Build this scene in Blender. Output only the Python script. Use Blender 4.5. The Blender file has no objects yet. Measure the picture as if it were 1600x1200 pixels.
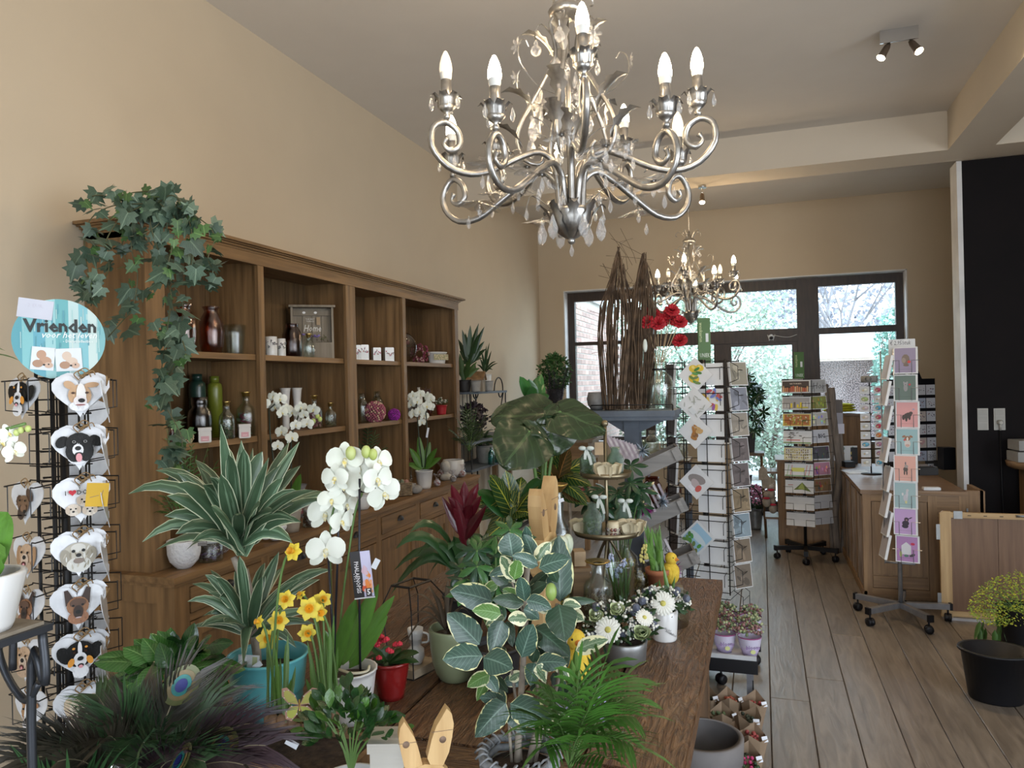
import bpy, bmesh, math, random
from mathutils import Vector as V, Matrix as Mx, Euler, Quaternion
random.seed(11)
sc=bpy.context.scene
COL=sc.collection
PI=math.pi
# ---------------------------------------------------------------- camera
FPX=1155.; TH=math.atan(390/1155); RO=math.radians(1.34); CH=1.6
FW=V((-math.sin(TH),math.cos(TH),0)); RT=V((math.cos(TH),math.sin(TH),0))
IX=RT*math.cos(RO)-V((0,0,1))*math.sin(RO); IY=-IX.cross(FW)
if IY.z<0: IY=-IY
CAMP=V((0,0,CH))
cd=bpy.data.cameras.new('camera'); cam=bpy.data.objects.new('camera',cd); COL.objects.link(cam)
cd.sensor_width=36; cd.lens=FPX/1600*36; cd.clip_start=.05; cd.clip_end=200
cd.shift_y=1/1600
cam.matrix_world=Mx.Translation(CAMP)@Mx(((IX.x,IY.x,-FW.x),(IX.y,IY.y,-FW.y),(IX.z,IY.z,-FW.z))).to_4x4()
sc.camera=cam
# ---------------------------------------------------------------- light
sc.view_settings.view_transform='Standard'; sc.view_settings.look='None'
sc.view_settings.gamma=1; sc.view_settings.exposure=1.3
sc.cycles.use_denoising=True
sc.cycles.max_bounces=7; sc.cycles.diffuse_bounces=3; sc.cycles.glossy_bounces=3
sc.cycles.transmission_bounces=4; sc.cycles.transparent_max_bounces=14
sc.cycles.caustics_reflective=False; sc.cycles.caustics_refractive=False
sc.cycles.sample_clamp_indirect=4
SKY=3.0
w=bpy.data.worlds.new('world'); sc.world=w; w.use_nodes=True
nt=w.node_tree; nt.nodes.clear()
o_=nt.nodes.new('ShaderNodeOutputWorld'); bg=nt.nodes.new('ShaderNodeBackground')
tc=nt.nodes.new('ShaderNodeTexCoord'); sx=nt.nodes.new('ShaderNodeSeparateXYZ')
cr=nt.nodes.new('ShaderNodeValToRGB')
cr.color_ramp.elements[0].position=.0; cr.color_ramp.elements[0].color=(.86,.93,1,1)
cr.color_ramp.elements[1].position=.6; cr.color_ramp.elements[1].color=(.66,.8,1,1)
nt.links.new(tc.outputs['Generated'],sx.inputs[0]); nt.links.new(sx.outputs['Z'],cr.inputs[0])
nt.links.new(cr.outputs[0],bg.inputs[0]); bg.inputs[1].default_value=SKY; nt.links.new(bg.outputs[0],o_.inputs[0])
def portal(name,loc,rot,sx_,sy_):
    l=bpy.data.lights.new(name,'AREA'); l.shape='RECTANGLE'; l.size=sx_; l.size_y=sy_
    l.cycles.is_portal=True
    o=bpy.data.objects.new(name,l); o.location=loc; o.rotation_euler=rot; COL.objects.link(o); return o
# windows light comes in through: behind the camera, on the right, and the back glazing
portal('portal_back',(-.4,9.4,1.4),(math.radians(-90),0,0),3.9,2.75)
portal('portal_front',(0.5,-2.62,1.5),(math.radians(90),0,0),3.4,2.4)
portal('portal_right',(4.32,.0,1.6),(0,math.radians(90),0),2.4,4.4)
# ---------------------------------------------------------------- projection helpers: where in the room a point of the photograph lies
def ray(px,py): return FW+IX*((px-800)/FPX)-IY*((py-601)/FPX)
def PD(px,py,d): return CAMP+ray(px,py)*d
def PZ(px,py,z): r=ray(px,py); return CAMP+r*((z-CH)/r.z)
def PX(px,py,x): r=ray(px,py); return CAMP+r*(x/r.x)
def PY(px,py,y): r=ray(px,py); return CAMP+r*(y/r.y)
def depth(p): return (V(p)-CAMP).dot(FW)
def pix(n,p): return n*depth(p)/FPX       # n photograph pixels at p, in metres
# ---------------------------------------------------------------- materials
MATS={}
def mat(name,c=(.5,.5,.5),r=.6,m=0,c2=None,ns=12,stretch=(1,1,1),bump=0,em=None,es=0,spec=.5,vc=False,trans=0,coat=0,sub=0,thr=None,bscale=None,detail=3,obj_rand=0,mid=.5,wid=.35,dist=0):
    if name in MATS: return MATS[name]
    k=bpy.data.materials.new(name); k.use_nodes=True; N=k.node_tree.nodes; L=k.node_tree.links
    b=N['Principled BSDF']; b.inputs['Roughness'].default_value=r; b.inputs['Metallic'].default_value=m
    b.inputs['Specular IOR Level'].default_value=spec
    if coat: b.inputs['Coat Weight'].default_value=coat
    if trans: b.inputs['Transmission Weight'].default_value=trans
    c4=lambda q:(q[0],q[1],q[2],1)
    if em: b.inputs['Emission Color'].default_value=c4(em); b.inputs['Emission Strength'].default_value=es
    if c2 is None: c2=tuple(x*.82 for x in c)
    t=N.new('ShaderNodeTexCoord'); mp=N.new('ShaderNodeMapping'); mp.inputs['Scale'].default_value=stretch
    nz=N.new('ShaderNodeTexNoise'); nz.inputs['Scale'].default_value=ns; nz.inputs['Detail'].default_value=detail; nz.inputs['Distortion'].default_value=dist
    L.new(t.outputs['Object'],mp.inputs[0]); L.new(mp.outputs[0],nz.inputs['Vector'])
    rp=N.new('ShaderNodeValToRGB'); rp.color_ramp.elements[0].position=mid-wid/2; rp.color_ramp.elements[1].position=mid+wid/2
    rp.color_ramp.elements[0].color=c4(c2); rp.color_ramp.elements[1].color=c4(c); L.new(nz.outputs[0],rp.inputs[0])
    col=rp.outputs[0]
    if vc:
        a=N.new('ShaderNodeVertexColor'); a.layer_name='Col'; mx=N.new('ShaderNodeMix'); mx.data_type='RGBA'; mx.blend_type='MULTIPLY'; mx.inputs[0].default_value=1
        L.new(a.outputs[0],mx.inputs[6]); L.new(rp.outputs[0],mx.inputs[7]); col=mx.outputs[2]
    if obj_rand:
        oi=N.new('ShaderNodeObjectInfo'); mr=N.new('ShaderNodeMapRange'); mr.inputs[3].default_value=1-obj_rand; mr.inputs[4].default_value=1+obj_rand
        L.new(oi.outputs['Random'],mr.inputs[0])
        hs=N.new('ShaderNodeHueSaturation'); L.new(mr.outputs[0],hs.inputs['Value']); L.new(col,hs.inputs['Color']); col=hs.outputs[0]
        va=N.new('ShaderNodeVectorMath'); va.operation='ADD'; vs=N.new('ShaderNodeVectorMath'); vs.operation='SCALE'; vs.inputs[3].default_value=37
        L.new(oi.outputs['Random'],vs.inputs[0]); L.new(t.outputs['Object'],va.inputs[0]); L.new(vs.outputs[0],va.inputs[1]); L.new(va.outputs[0],mp.inputs[0])
    L.new(col,b.inputs['Base Color'])
    if bump:
        bp=N.new('ShaderNodeBump'); bp.inputs['Strength'].default_value=bump; bp.inputs['Distance'].default_value=.01
        L.new(nz.outputs[0],bp.inputs['Height']); L.new(bp.outputs[0],b.inputs['Normal'])
    MATS[name]=k; return k
def glass(name,tint=(1,1,1),gl=.12,wob=0):
    if name in MATS: return MATS[name]
    k=bpy.data.materials.new(name); k.use_nodes=True; N=k.node_tree.nodes; L=k.node_tree.links; N.clear()
    o=N.new('ShaderNodeOutputMaterial'); mx=N.new('ShaderNodeMixShader'); tr=N.new('ShaderNodeBsdfTransparent'); g=N.new('ShaderNodeBsdfGlossy')
    tr.inputs[0].default_value=(*tint,1); g.inputs['Roughness'].default_value=.04; g.inputs[0].default_value=(1,1,1,1)
    f=N.new('ShaderNodeLayerWeight'); f.inputs[0].default_value=.35
    mr=N.new('ShaderNodeMapRange'); mr.inputs[3].default_value=gl*.35; mr.inputs[4].default_value=min(.9,gl*2.6)
    L.new(f.outputs['Facing'],mr.inputs[0]); L.new(mr.outputs[0],mx.inputs[0]); L.new(tr.outputs[0],mx.inputs[1]); L.new(g.outputs[0],mx.inputs[2])
    nz=N.new('ShaderNodeTexNoise'); nz.inputs['Scale'].default_value=60; bp=N.new('ShaderNodeBump'); bp.inputs['Strength'].default_value=.15+wob; bp.inputs['Distance'].default_value=.004
    L.new(nz.outputs[0],bp.inputs['Height']); L.new(bp.outputs[0],g.inputs['Normal'])
    L.new(mx.outputs[0],o.inputs[0]); MATS[name]=k; return k
def leafmat(name,base,edge=None,vein=None,ew=.75,rough=.4,stripe=0,stripe_c=None,noise=0,ramp_c=None,obj_rand=.18,sub=0):
    """leaf colours by its own UV: u across the blade, v along it"""
    if name in MATS: return MATS[name]
    k=bpy.data.materials.new(name); k.use_nodes=True; N=k.node_tree.nodes; L=k.node_tree.links
    b=N['Principled BSDF']; b.inputs['Roughness'].default_value=rough
    uv=N.new('ShaderNodeUVMap'); uv.uv_map='UVMap'; s=N.new('ShaderNodeSeparateXYZ'); L.new(uv.outputs[0],s.inputs[0])
    def math_(op,a,b_=None,c=None):
        n=N.new('ShaderNodeMath'); n.operation=op
        for i,x in enumerate((a,b_,c)):
            if x is None: continue
            if isinstance(x,(int,float)): n.inputs[i].default_value=x
            else: L.new(x,n.inputs[i])
        return n.outputs[0]
    def mix(f,a,b_):
        n=N.new('ShaderNodeMix'); n.data_type='RGBA'
        L.new(f,n.inputs[0]) if not isinstance(f,float) else setattr(n.inputs[0],'default_value',f)
        for i,x in ((6,a),(7,b_)):
            if isinstance(x,tuple): n.inputs[i].default_value=(*x,1)
            else: L.new(x,n.inputs[i])
        return n.outputs[2]
    U=math_('ABSOLUTE',math_('MULTIPLY_ADD',s.outputs[0],2,-1))
    oi=N.new('ShaderNodeObjectInfo')
    tc=N.new('ShaderNodeTexCoord'); va=N.new('ShaderNodeVectorMath'); va.operation='ADD'
    L.new(uv.outputs[0],va.inputs[0])
    vs=N.new('ShaderNodeVectorMath'); vs.operation='SCALE'; vs.inputs[0].default_value=(31,17,7); L.new(oi.outputs['Random'],vs.inputs[3]); L.new(vs.outputs[0],va.inputs[1])
    nz=N.new('ShaderNodeTexNoise'); nz.inputs['Scale'].default_value=4.5; L.new(va.outputs[0],nz.inputs['Vector'])
    base=tuple(x*.78 for x in base)
    col=mix(nz.outputs[0],tuple(x*.65 for x in base),tuple(min(1,x*1.3) for x in base))
    if stripe:
        nz2=N.new('ShaderNodeTexNoise'); nz2.inputs['Scale'].default_value=1; mp=N.new('ShaderNodeMapping'); mp.inputs['Scale'].default_value=(stripe,.5,1)
        L.new(va.outputs[0],mp.inputs[0]); L.new(mp.outputs[0],nz2.inputs['Vector'])
        f=math_('MULTIPLY',math_('GREATER_THAN',nz2.outputs[0],.56),.85); col=mix(f,col,stripe_c or edge)
    if vein:
        d=math_('SINE',math_('MULTIPLY_ADD',s.outputs[1],55,math_('MULTIPLY',U,-14))); f=math_('MULTIPLY',math_('GREATER_THAN',d,.9),.45)
        f2=math_('LESS_THAN',U,.05); f=math_('MAXIMUM',f,f2); col=mix(f,col,vein)
    if edge:
        t=U
        if noise: t=math_('ADD',U,math_('MULTIPLY_ADD',nz.outputs[0],noise,-noise*.5))
        f=math_('GREATER_THAN',t,ew); col=mix(f,col,edge)
    if ramp_c: col=mix(s.outputs[1],col,ramp_c)
    mr=N.new('ShaderNodeMapRange'); mr.inputs[3].default_value=1-obj_rand; mr.inputs[4].default_value=1+obj_rand; L.new(oi.outputs['Random'],mr.inputs[0])
    hs=N.new('ShaderNodeHueSaturation'); L.new(mr.outputs[0],hs.inputs['Value']); L.new(col,hs.inputs['Color'])
    L.new(hs.outputs[0],b.inputs['Base Color'])
    bp=N.new('ShaderNodeBump'); bp.inputs['Strength'].default_value=.25; bp.inputs['Distance'].default_value=.004
    L.new(nz.outputs[0],bp.inputs['Height']); L.new(bp.outputs[0],b.inputs['Normal'])
    MATS[name]=k; return k
def wood(name,c,c2,axis='z',r=.5,s=1,bump=.25,rand=.08,wid=.4,dist=0,k=9):
    st={'x':(.6,k,k),'y':(k,.6,k),'z':(k,k,.6)}[axis]
    return mat(name,c,r,c2=c2,ns=4*s,stretch=st,bump=bump,detail=6,obj_rand=rand,wid=wid,dist=dist)
# ---------------------------------------------------------------- mesh builder
class MB:
    def __init__(s): s.v=[];s.f=[];s.mi=[];s.uv=[];s.c=[];s.M=Mx.Identity(4);s.sm=[]
    def vs(s,pts):
        n=len(s.v); s.v.extend([tuple(s.M@V(p)) for p in pts]); return n
    def face(s,idx,m=0,uv=None,c=(1,1,1),sm=True):
        s.f.append(tuple(idx)); s.mi.append(m); s.uv.append(uv or [(0,0)]*len(idx)); s.c.append(c); s.sm.append(sm)
    def poly(s,pts,m=0,c=(1,1,1),uv=None,sm=False):
        n=s.vs(pts); s.face(range(n,n+len(pts)),m,uv,c,sm); return s
    def box(s,x0,x1,y0,y1,z0,z1,m=0,c=(1,1,1)):
        n=s.vs([(x0,y0,z0),(x1,y0,z0),(x1,y1,z0),(x0,y1,z0),(x0,y0,z1),(x1,y0,z1),(x1,y1,z1),(x0,y1,z1)])
        for q in ((0,3,2,1),(4,5,6,7),(0,1,5,4),(1,2,6,5),(2,3,7,6),(3,0,4,7)): s.face([n+i for i in q],m,None,c,False)
        return s
    def cbox(s,c,d,m=0,col=(1,1,1)):
        return s.box(c[0]-d[0]/2,c[0]+d[0]/2,c[1]-d[1]/2,c[1]+d[1]/2,c[2]-d[2]/2,c[2]+d[2]/2,m,col)
    def prism(s,pts,y0,y1,m=0,c=(1,1,1),cf=None):
        """outline in x,z (ccw seen from -y), between y0 (front) and y1"""
        k=len(pts); n=s.vs([(p[0],y0,p[1]) for p in pts]+[(p[0],y1,p[1]) for p in pts])
        s.face(range(n,n+k),m,None,cf or c,False); s.face(range(n+2*k-1,n+k-1,-1),m,None,c,False)
        for i in range(k):
            j=(i+1)%k; s.face([n+j,n+i,n+k+i,n+k+j],m,None,c,False)
        return s
    def lathe(s,prof,n=20,o=(0,0,0),m=0,c=(1,1,1),cap=True,sq=0):
        b=None; R=len(prof)
        pts=[]
        for r,z in prof:
            for i in range(n):
                a=2*PI*i/n+(PI/n if sq else 0); pts.append((o[0]+r*math.cos(a),o[1]+r*math.sin(a),o[2]+z))
        b=s.vs(pts)
        for j in range(R-1):
            for i in range(n):
                k=(i+1)%n; s.face([b+j*n+i,b+j*n+k,b+(j+1)*n+k,b+(j+1)*n+i],m,None,c,not sq)
        if cap:
            if prof[0][0]>1e-5: s.face([b+n-1-i for i in range(n)],m,None,c,False)
            if prof[-1][0]>1e-5: s.face([b+(R-1)*n+i for i in range(n)],m,None,c,False)
        return s
    def tube(s,pts,r,n=6,m=0,c=(1,1,1),cap=True):
        pts=[V(p) for p in pts]; k=len(pts); rr=r if isinstance(r,(list,tuple)) else [r]*k
        t0=(pts[1]-pts[0]).normalized(); up=V((0,0,1)) if abs(t0.z)<.9 else V((1,0,0)); nn=t0.cross(up).normalized(); P=[]
        for i in range(k):
            t=(pts[min(i+1,k-1)]-pts[max(i-1,0)])
            if t.length<1e-9: t=t0
            t=t.normalized(); nn=(nn-t*nn.dot(t)); nn=nn.normalized() if nn.length>1e-6 else t.orthogonal().normalized(); bn=t.cross(nn)
            for j in range(n):
                a=2*PI*j/n; P.append(pts[i]+(nn*math.cos(a)+bn*math.sin(a))*rr[i])
        b=s.vs(P)
        for i in range(k-1):
            for j in range(n):
                q=(j+1)%n; s.face([b+i*n+j,b+i*n+q,b+(i+1)*n+q,b+(i+1)*n+j],m,None,c,n>4)
        if cap: s.face([b+n-1-i for i in range(n)],m,None,c,False); s.face([b+(k-1)*n+i for i in range(n)],m,None,c,False)
        return s
    def ell(s,o,r,n=12,k=8,m=0,c=(1,1,1)):
        if isinstance(r,(int,float)): r=(r,r,r)
        o=V(o); P=[]
        for j in range(1,k):
            t=PI*j/k
            for i in range(n):
                a=2*PI*i/n; P.append((o.x+r[0]*math.sin(t)*math.cos(a),o.y+r[1]*math.sin(t)*math.sin(a),o.z-r[2]*math.cos(t)))
        b=s.vs(P+[(o.x,o.y,o.z-r[2]),(o.x,o.y,o.z+r[2])]); e=b+(k-1)*n
        for j in range(k-2):
            for i in range(n):
                q=(i+1)%n; s.face([b+j*n+i,b+j*n+q,b+(j+1)*n+q,b+(j+1)*n+i],m,None,c)
        for i in range(n):
            q=(i+1)%n; s.face([e,b+q,b+i],m,None,c); s.face([e+1,b+(k-2)*n+i,b+(k-2)*n+q],m,None,c)
        return s
    def strip(s,pts,wd,side,fold=0,m=0,c=(1,1,1),wave=0):
        """leaf blade: centre line pts, half widths wd, side vectors (one or a list); uv across/along"""
        k=len(pts); pts=[V(p) for p in pts]; P=[]; sd=side if isinstance(side,list) else [V(side)]*k
        for i in range(k):
            t=(pts[min(i+1,k-1)]-pts[max(i-1,0)]).normalized(); a=(sd[i]-t*sd[i].dot(t)).normalized(); nn=t.cross(a)
            wv=math.sin(i*2.3)*wave*wd[i]
            P+= [pts[i]-a*wd[i]+nn*(fold*wd[i]+wv),pts[i]-a*wd[i]*.5+nn*fold*wd[i]*.4,pts[i],pts[i]+a*wd[i]*.5+nn*fold*wd[i]*.4,pts[i]+a*wd[i]+nn*(fold*wd[i]-wv)]
        b=s.vs(P)
        for i in range(k-1):
            v0,v1=i/(k-1),(i+1)/(k-1)
            for j in range(4):
                s.face([b+5*i+j,b+5*i+j+1,b+5*i+5+j+1,b+5*i+5+j],m,[(j/4,v0),((j+1)/4,v0),((j+1)/4,v1),(j/4,v1)],c)
        return s
    def data(s,name,mats):
        me=bpy.data.meshes.new(name); me.from_pydata(s.v,[],s.f)
        for k in (mats if isinstance(mats,(list,tuple)) else [mats]): me.materials.append(k)
        me.polygons.foreach_set('material_index',s.mi); me.polygons.foreach_set('use_smooth',s.sm)
        uvl=me.uv_layers.new(name='UVMap'); flat=[x for u in s.uv for p in u for x in p]; uvl.data.foreach_set('uv',flat)
        if any(c!=(1,1,1) for c in s.c):
            ca=me.color_attributes.new('Col','FLOAT_COLOR','CORNER'); fl=[]
            for f,c in zip(s.f,s.c): fl+=[c[0],c[1],c[2],1]*len(f)
            ca.data.foreach_set('color',fl)
        elif any(m_.name.startswith('print') for m_ in me.materials):
            ca=me.color_attributes.new('Col','FLOAT_COLOR','CORNER'); ca.data.foreach_set('color',[1.]*4*sum(len(f) for f in s.f))
        me.validate(); me.update(); return me
    def build(s,name,mats,parent=None,label=None,kind=None):
        return put(name,s.data(name,mats),parent,None,label,kind)
def put(name,me,parent=None,M=None,label=None,kind=None):
    o=bpy.data.objects.new(name,me); COL.objects.link(o)
    if parent: o.parent=parent
    if M is not None: o.matrix_local=M
    if label: o['label']=label
    if kind: o['kind']=kind
    return o
def tag(o,label,cat,group=None,kind=None):
    o['label']=label; o['category']=cat
    if group: o['group']=group
    if kind: o['kind']=kind
    return o
def thing(name,label,cat,loc=(0,0,0),rz=0,group=None,s=1):
    o=bpy.data.objects.new(name,None); COL.objects.link(o); o.location=loc; o.rotation_euler=(0,0,rz); o.empty_display_size=.05
    if s!=1: o.scale=(s,s,s)
    return tag(o,label,cat,group)
def single(name,label,cat,mb,mats,loc=(0,0,0),rz=0,group=None,kind=None):
    o=mb.build(name,mats); o.location=loc; o.rotation_euler=(0,0,rz); return tag(o,label,cat,group,kind)
def struct(name,mb,mats,parent=None):
    o=mb.build(name,mats,parent)
    if not parent: o['kind']='structure'
    return o
KIDS={}
def copy_tree(o,parent=None):
    c=o.copy(); COL.objects.link(c)
    if parent: c.parent=parent
    for ch in list(o.children): copy_tree(ch,c)
    return c
def frame(p,d,n,s=1):
    """matrix at p with local y along d, local z near n"""
    d=V(d).normalized(); n=V(n); x=d.cross(n)
    x=x.normalized() if x.length>1e-5 else d.orthogonal().normalized()
    z=x.cross(d); sx=s if isinstance(s,(tuple,list)) else (s,s,s)
    R=Mx(((x.x*sx[0],d.x*sx[1],z.x*sx[2]),(x.y*sx[0],d.y*sx[1],z.y*sx[2]),(x.z*sx[0],d.z*sx[1],z.z*sx[2]))).to_4x4()
    return Mx.Translation(V(p))@R
def bez(a,b,c,n):
    a,b,c=V(a),V(b),V(c); return [a*(1-t)**2+b*2*t*(1-t)+c*t*t for t in [i/n for i in range(n+1)]]
U=random.uniform
CREAM=(.85,.83,.74)
# ================================================================ room shell
wallm=mat('wall_paint',(.57,.475,.35),.85,c2=(.545,.453,.333),ns=3,bump=.05,wid=.5)
ceilm=mat('ceiling_paint',(.74,.70,.65),.9,c2=(.72,.68,.63),ns=4,bump=.04)
beamm=mat('beam_paint',(.66,.58,.47),.85,c2=(.64,.56,.455),ns=3,bump=.04)
darkm=mat('dark_wall_paint',(.009,.007,.008),.8,c2=(.007,.006,.007),ns=5,bump=.1,spec=.2)
whitem=mat('white_trim',(.78,.78,.78),.6,ns=5)
darkwood=mat('dark_window_wood',(.045,.026,.018),.45,c2=(.022,.013,.01),ns=5,stretch=(8,8,1),bump=.2,detail=5)
def S(name,mats,*boxes,parent=None):
    m=MB()
    for b in boxes: m.box(*b)
    return struct(name,m,mats,parent)
XL,XR,YB,YN,ZC=-2.65,4.3,9.0,-2.6,3.6
S('wall_left',wallm,(XL-.15,XL,YN,YB+.3,0,ZC))
S('ceiling',ceilm,(XL-.15,XR+.2,YN-.2,YB+.2,ZC,ZC+.12))
S('floor',mat('subfloor',(.05,.04,.03),.9),(XL-.15,XR+.2,YN-.2,YB+.2,-.08,-.012))
# back wall round the glazing
WX0,WX1,WZ1=-2.33,1.522,2.757
S('wall_back',wallm,(XL,WX0,YB,YB+.3,0,ZC),(WX1,XR,YB,YB+.3,0,ZC),(WX0,WX1,YB,YB+.3,WZ1,ZC),(WX0,-.35,YB,YB+.3,0,.85),(.38,WX1,YB,YB+.3,0,.85))
S('trim_1',whitem,(WX0-.001,WX0+.012,YB-.004,YB+.24,.85,WZ1),(WX1-.012,WX1+.001,YB-.004,YB+.24,.85,WZ1),(WX0,WX1,YB-.004,YB+.24,WZ1-.012,WZ1+.001))
# near wall with a wide shop window, right wall with windows (both outside the picture)
S('wall_front',wallm,(XL,-1.2,YN-.2,YN,0,ZC),(2.2,XR,YN-.2,YN,0,ZC),(-1.2,2.2,YN-.2,YN,2.7,ZC),(-1.2,2.2,YN-.2,YN,0,.3))
S('wall_right',wallm,(XR,XR+.2,YN,-2.2,0,ZC),(XR,XR+.2,2.2,YB,0,ZC),(XR,XR+.2,-2.2,2.2,2.8,ZC),(XR,XR+.2,-2.2,2.2,0,.4))
# ceiling beams (downstands)
S('trim_2',beamm,(XL,XR,6.38,6.735,3.302,ZC))
S('trim_3',beamm,(1.378,1.69,YN,6.38,3.302,ZC))
# dark partition with a white corner bead
S('wall_partition',darkm,(1.545,XR,6.75,6.95,0,3.3))
S('trim_4',whitem,(1.512,1.548,6.742,6.955,0,3.3))
# floor planks, each its own board
plm=mat('floor_board',(.25,.21,.17),.34,c2=(.11,.09,.072),ns=3.4,stretch=(7,.8,7),bump=.3,detail=9,dist=1.2,obj_rand=.12,wid=.5,spec=.55)
plfloor=bpy.data.objects['floor']
W=.1845; meshes={}
x=0.006-W*14
while x<XR:
    y=YN+U(-4,0)
    while y<YB:
        Ln=random.choice([4.1,5.2,6.3]); key=Ln
        if key not in meshes:
            m=MB(); g=.0016; e=.003
            m.box(g,W-g,g,Ln-g,-.012,-e)
            n=m.vs([(g,g,-e),(W-g,g,-e),(W-g,Ln-g,-e),(g,Ln-g,-e),(g+e,g+e,0),(W-g-e,g+e,0),(W-g-e,Ln-g-e,0),(g+e,Ln-g-e,0)])
            for q in ((4,5,6,7),(0,1,5,4),(1,2,6,5),(2,3,7,6),(3,0,4,7)): m.face([n+i for i in q],0,None,(1,1,1),False)
            meshes[key]=m.data('floor_plank',plm)
        if x+W>XL: put('floor_plank',meshes[key],plfloor,Mx.Translation((x,y,0)))
        y+=Ln
    x+=W
# ---------------- glazing of the back wall
def fx(px,py=500): return PY(px,py,9.2).x
def fz(px,py): return PY(px,py,9.2).z
g=glass('window_glass',(.93,.97,.97),.05)
def bars(name,*bx):
    m=MB()
    for b in bx: m.box(*b)
    return struct(name,m,[darkwood])
xa,xb_=WX0+.012,fx(899); xm0,xm1=fx(1006),fx(1021); xd0,xd1=fx(1116,560),fx(1143,560); xr0,xr1=fx(1245),fx(1279); xe=fx(1399)
zt=WZ1-.012; zt1=fz(1340,446); zm0,zm1=fz(1340,510),fz(1340,520); Y0,Y1=9.16,9.24
zl=.85
w1=bars('window_1',(xa,xb_,Y0,Y1,zl,zt),(xm0,xm1,Y0,Y1,0,zt),(xb_,xm0,Y0,Y1,zt1,zt),(xb_,xm0,Y0,Y1,zm0-.05,zm1-.02),(xb_,xm0,Y0,Y1,zl,zl+.07))
w2=bars('window_2',(xm1,xr0,Y0,Y1,zt1,zt),(xm1,xr0,Y0-.02,Y1,fz(1200,535),fz(1200,515)),(xm1,xd0,Y0,Y1,0,.12))
w3=bars('window_3',(xr0,xr1,Y0-.02,Y1,0,zt),(xe,WX1-.012,Y0,Y1,zl,zt),(xr1,xe,Y0,Y1,zt1+.01,zt),(xr1,xe,Y0,Y1,zm1,zm0),(xr1,xe,Y0,Y1,zl,zl+.07))
d1=bars('door_1',(xd0,xd1,Y0,Y1,0,fz(1200,535)),(xr0-.06,xr0,Y0,Y1,0,fz(1200,535)),(xd1,xr0-.06,Y0,Y1,0,.16),(xd1,xr0-.06,Y0,Y1,fz(1200,540),fz(1200,535)))
def pane(p,x0,x1,z0,z1): 
    m=MB().box(x0,x1,9.195,9.205,z0,z1); m.build('pane',g,p)
pane(w1,xb_,xm0,zm0-.0,zt1); pane(w1,xb_,xm0,zl+.07,zm0-.05)
pane(w2,xm1,xr0,fz(1200,515),zt1); pane(w2,xm1,xd0,.12,fz(1200,535))
pane(w3,xr1,xe,zm0,zt1); pane(w3,xr1,xe,zl+.07,zm1); pane(d1,xd1,xr0-.06,.16,fz(1200,540))
m=MB().tube([(xr0-.03,Y0-.05,1.02),(xr0-.03,Y0-.05,1.1),(xr0-.14,Y0-.05,1.1)],.008); m.build('door_handle',mat('steel',(.6,.6,.62),.3,m=1),d1)
S('window_sill',whitem,(WX0+.012,xm0,YB-.03,YB+.06,.85,.88),(xr1,WX1-.012,YB-.03,YB+.06,.85,.88))
# ---------------- outside
paving=mat('paving_stone',(.62,.6,.57),.8,c2=(.5,.48,.45),ns=6,bump=.2)
S('ground_outside',paving,(-9,9,9.31,32,-.1,-.02))
pm=MB(); pm.box(.01,.59,.01,.59,-.03,0); pme=pm.data('paving_slab',paving)
go=bpy.data.objects['ground_outside']
for i in range(-4,5):
    for j in range(6): put('paving_slab',pme,go,Mx.Translation((i*.6,9.35+j*.6,0)))
# neighbouring brick house, its side wall running away from the glazing
brickm=mat('brick',(.52,.36,.30),.85,c2=(.40,.28,.25),ns=5,bump=.3,obj_rand=.2)
mort=mat('mortar',(.66,.64,.6),.9,ns=9,bump=.2)
bh=thing('brick_house','pale red brick side wall of a house outside left window pane','house',(-2.34,9.4,0))
MB().box(-2.2,-.012,0,3.2,0,2.78).box(-2.2,-.012,3.2,6.2,0,2.3).build('masonry_core',mort,bh)
MB().box(-2.3,.05,-.03,3.25,2.78,2.86).box(-2.3,.05,3.25,6.25,2.3,2.38).build('coping',mat('zinc',(.55,.57,.58),.5,m=.3),bh)
bm_=MB().box(-.012,0,.005,.215,.004,.062).data('brick',brickm)
n=0
for k in range(16,37):
    z=k*.0745
    for j in range(15):
        y=j*.22+(.11 if k%2 else 0)
        if y<3.2 and n<298 and z<2.72: put('brick',bm_,bh,Mx.Translation((0,y,z))); n+=1
m=MB()
for k in range(0,16):
    for j in range(24): m.box(-.012,0,j*.22+(.11 if k%2 else 0)+.005,j*.22+(.11 if k%2 else 0)+.215,k*.0745+.004,k*.0745+.062)
for k in range(16,30):
    for j in range(13): m.box(-.012,0,3.2+j*.22+.005,3.2+j*.22+.215,k*.0745+.004,k*.0745+.062)
m.build('brick_courses',brickm,bh,kind='stuff')
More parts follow.
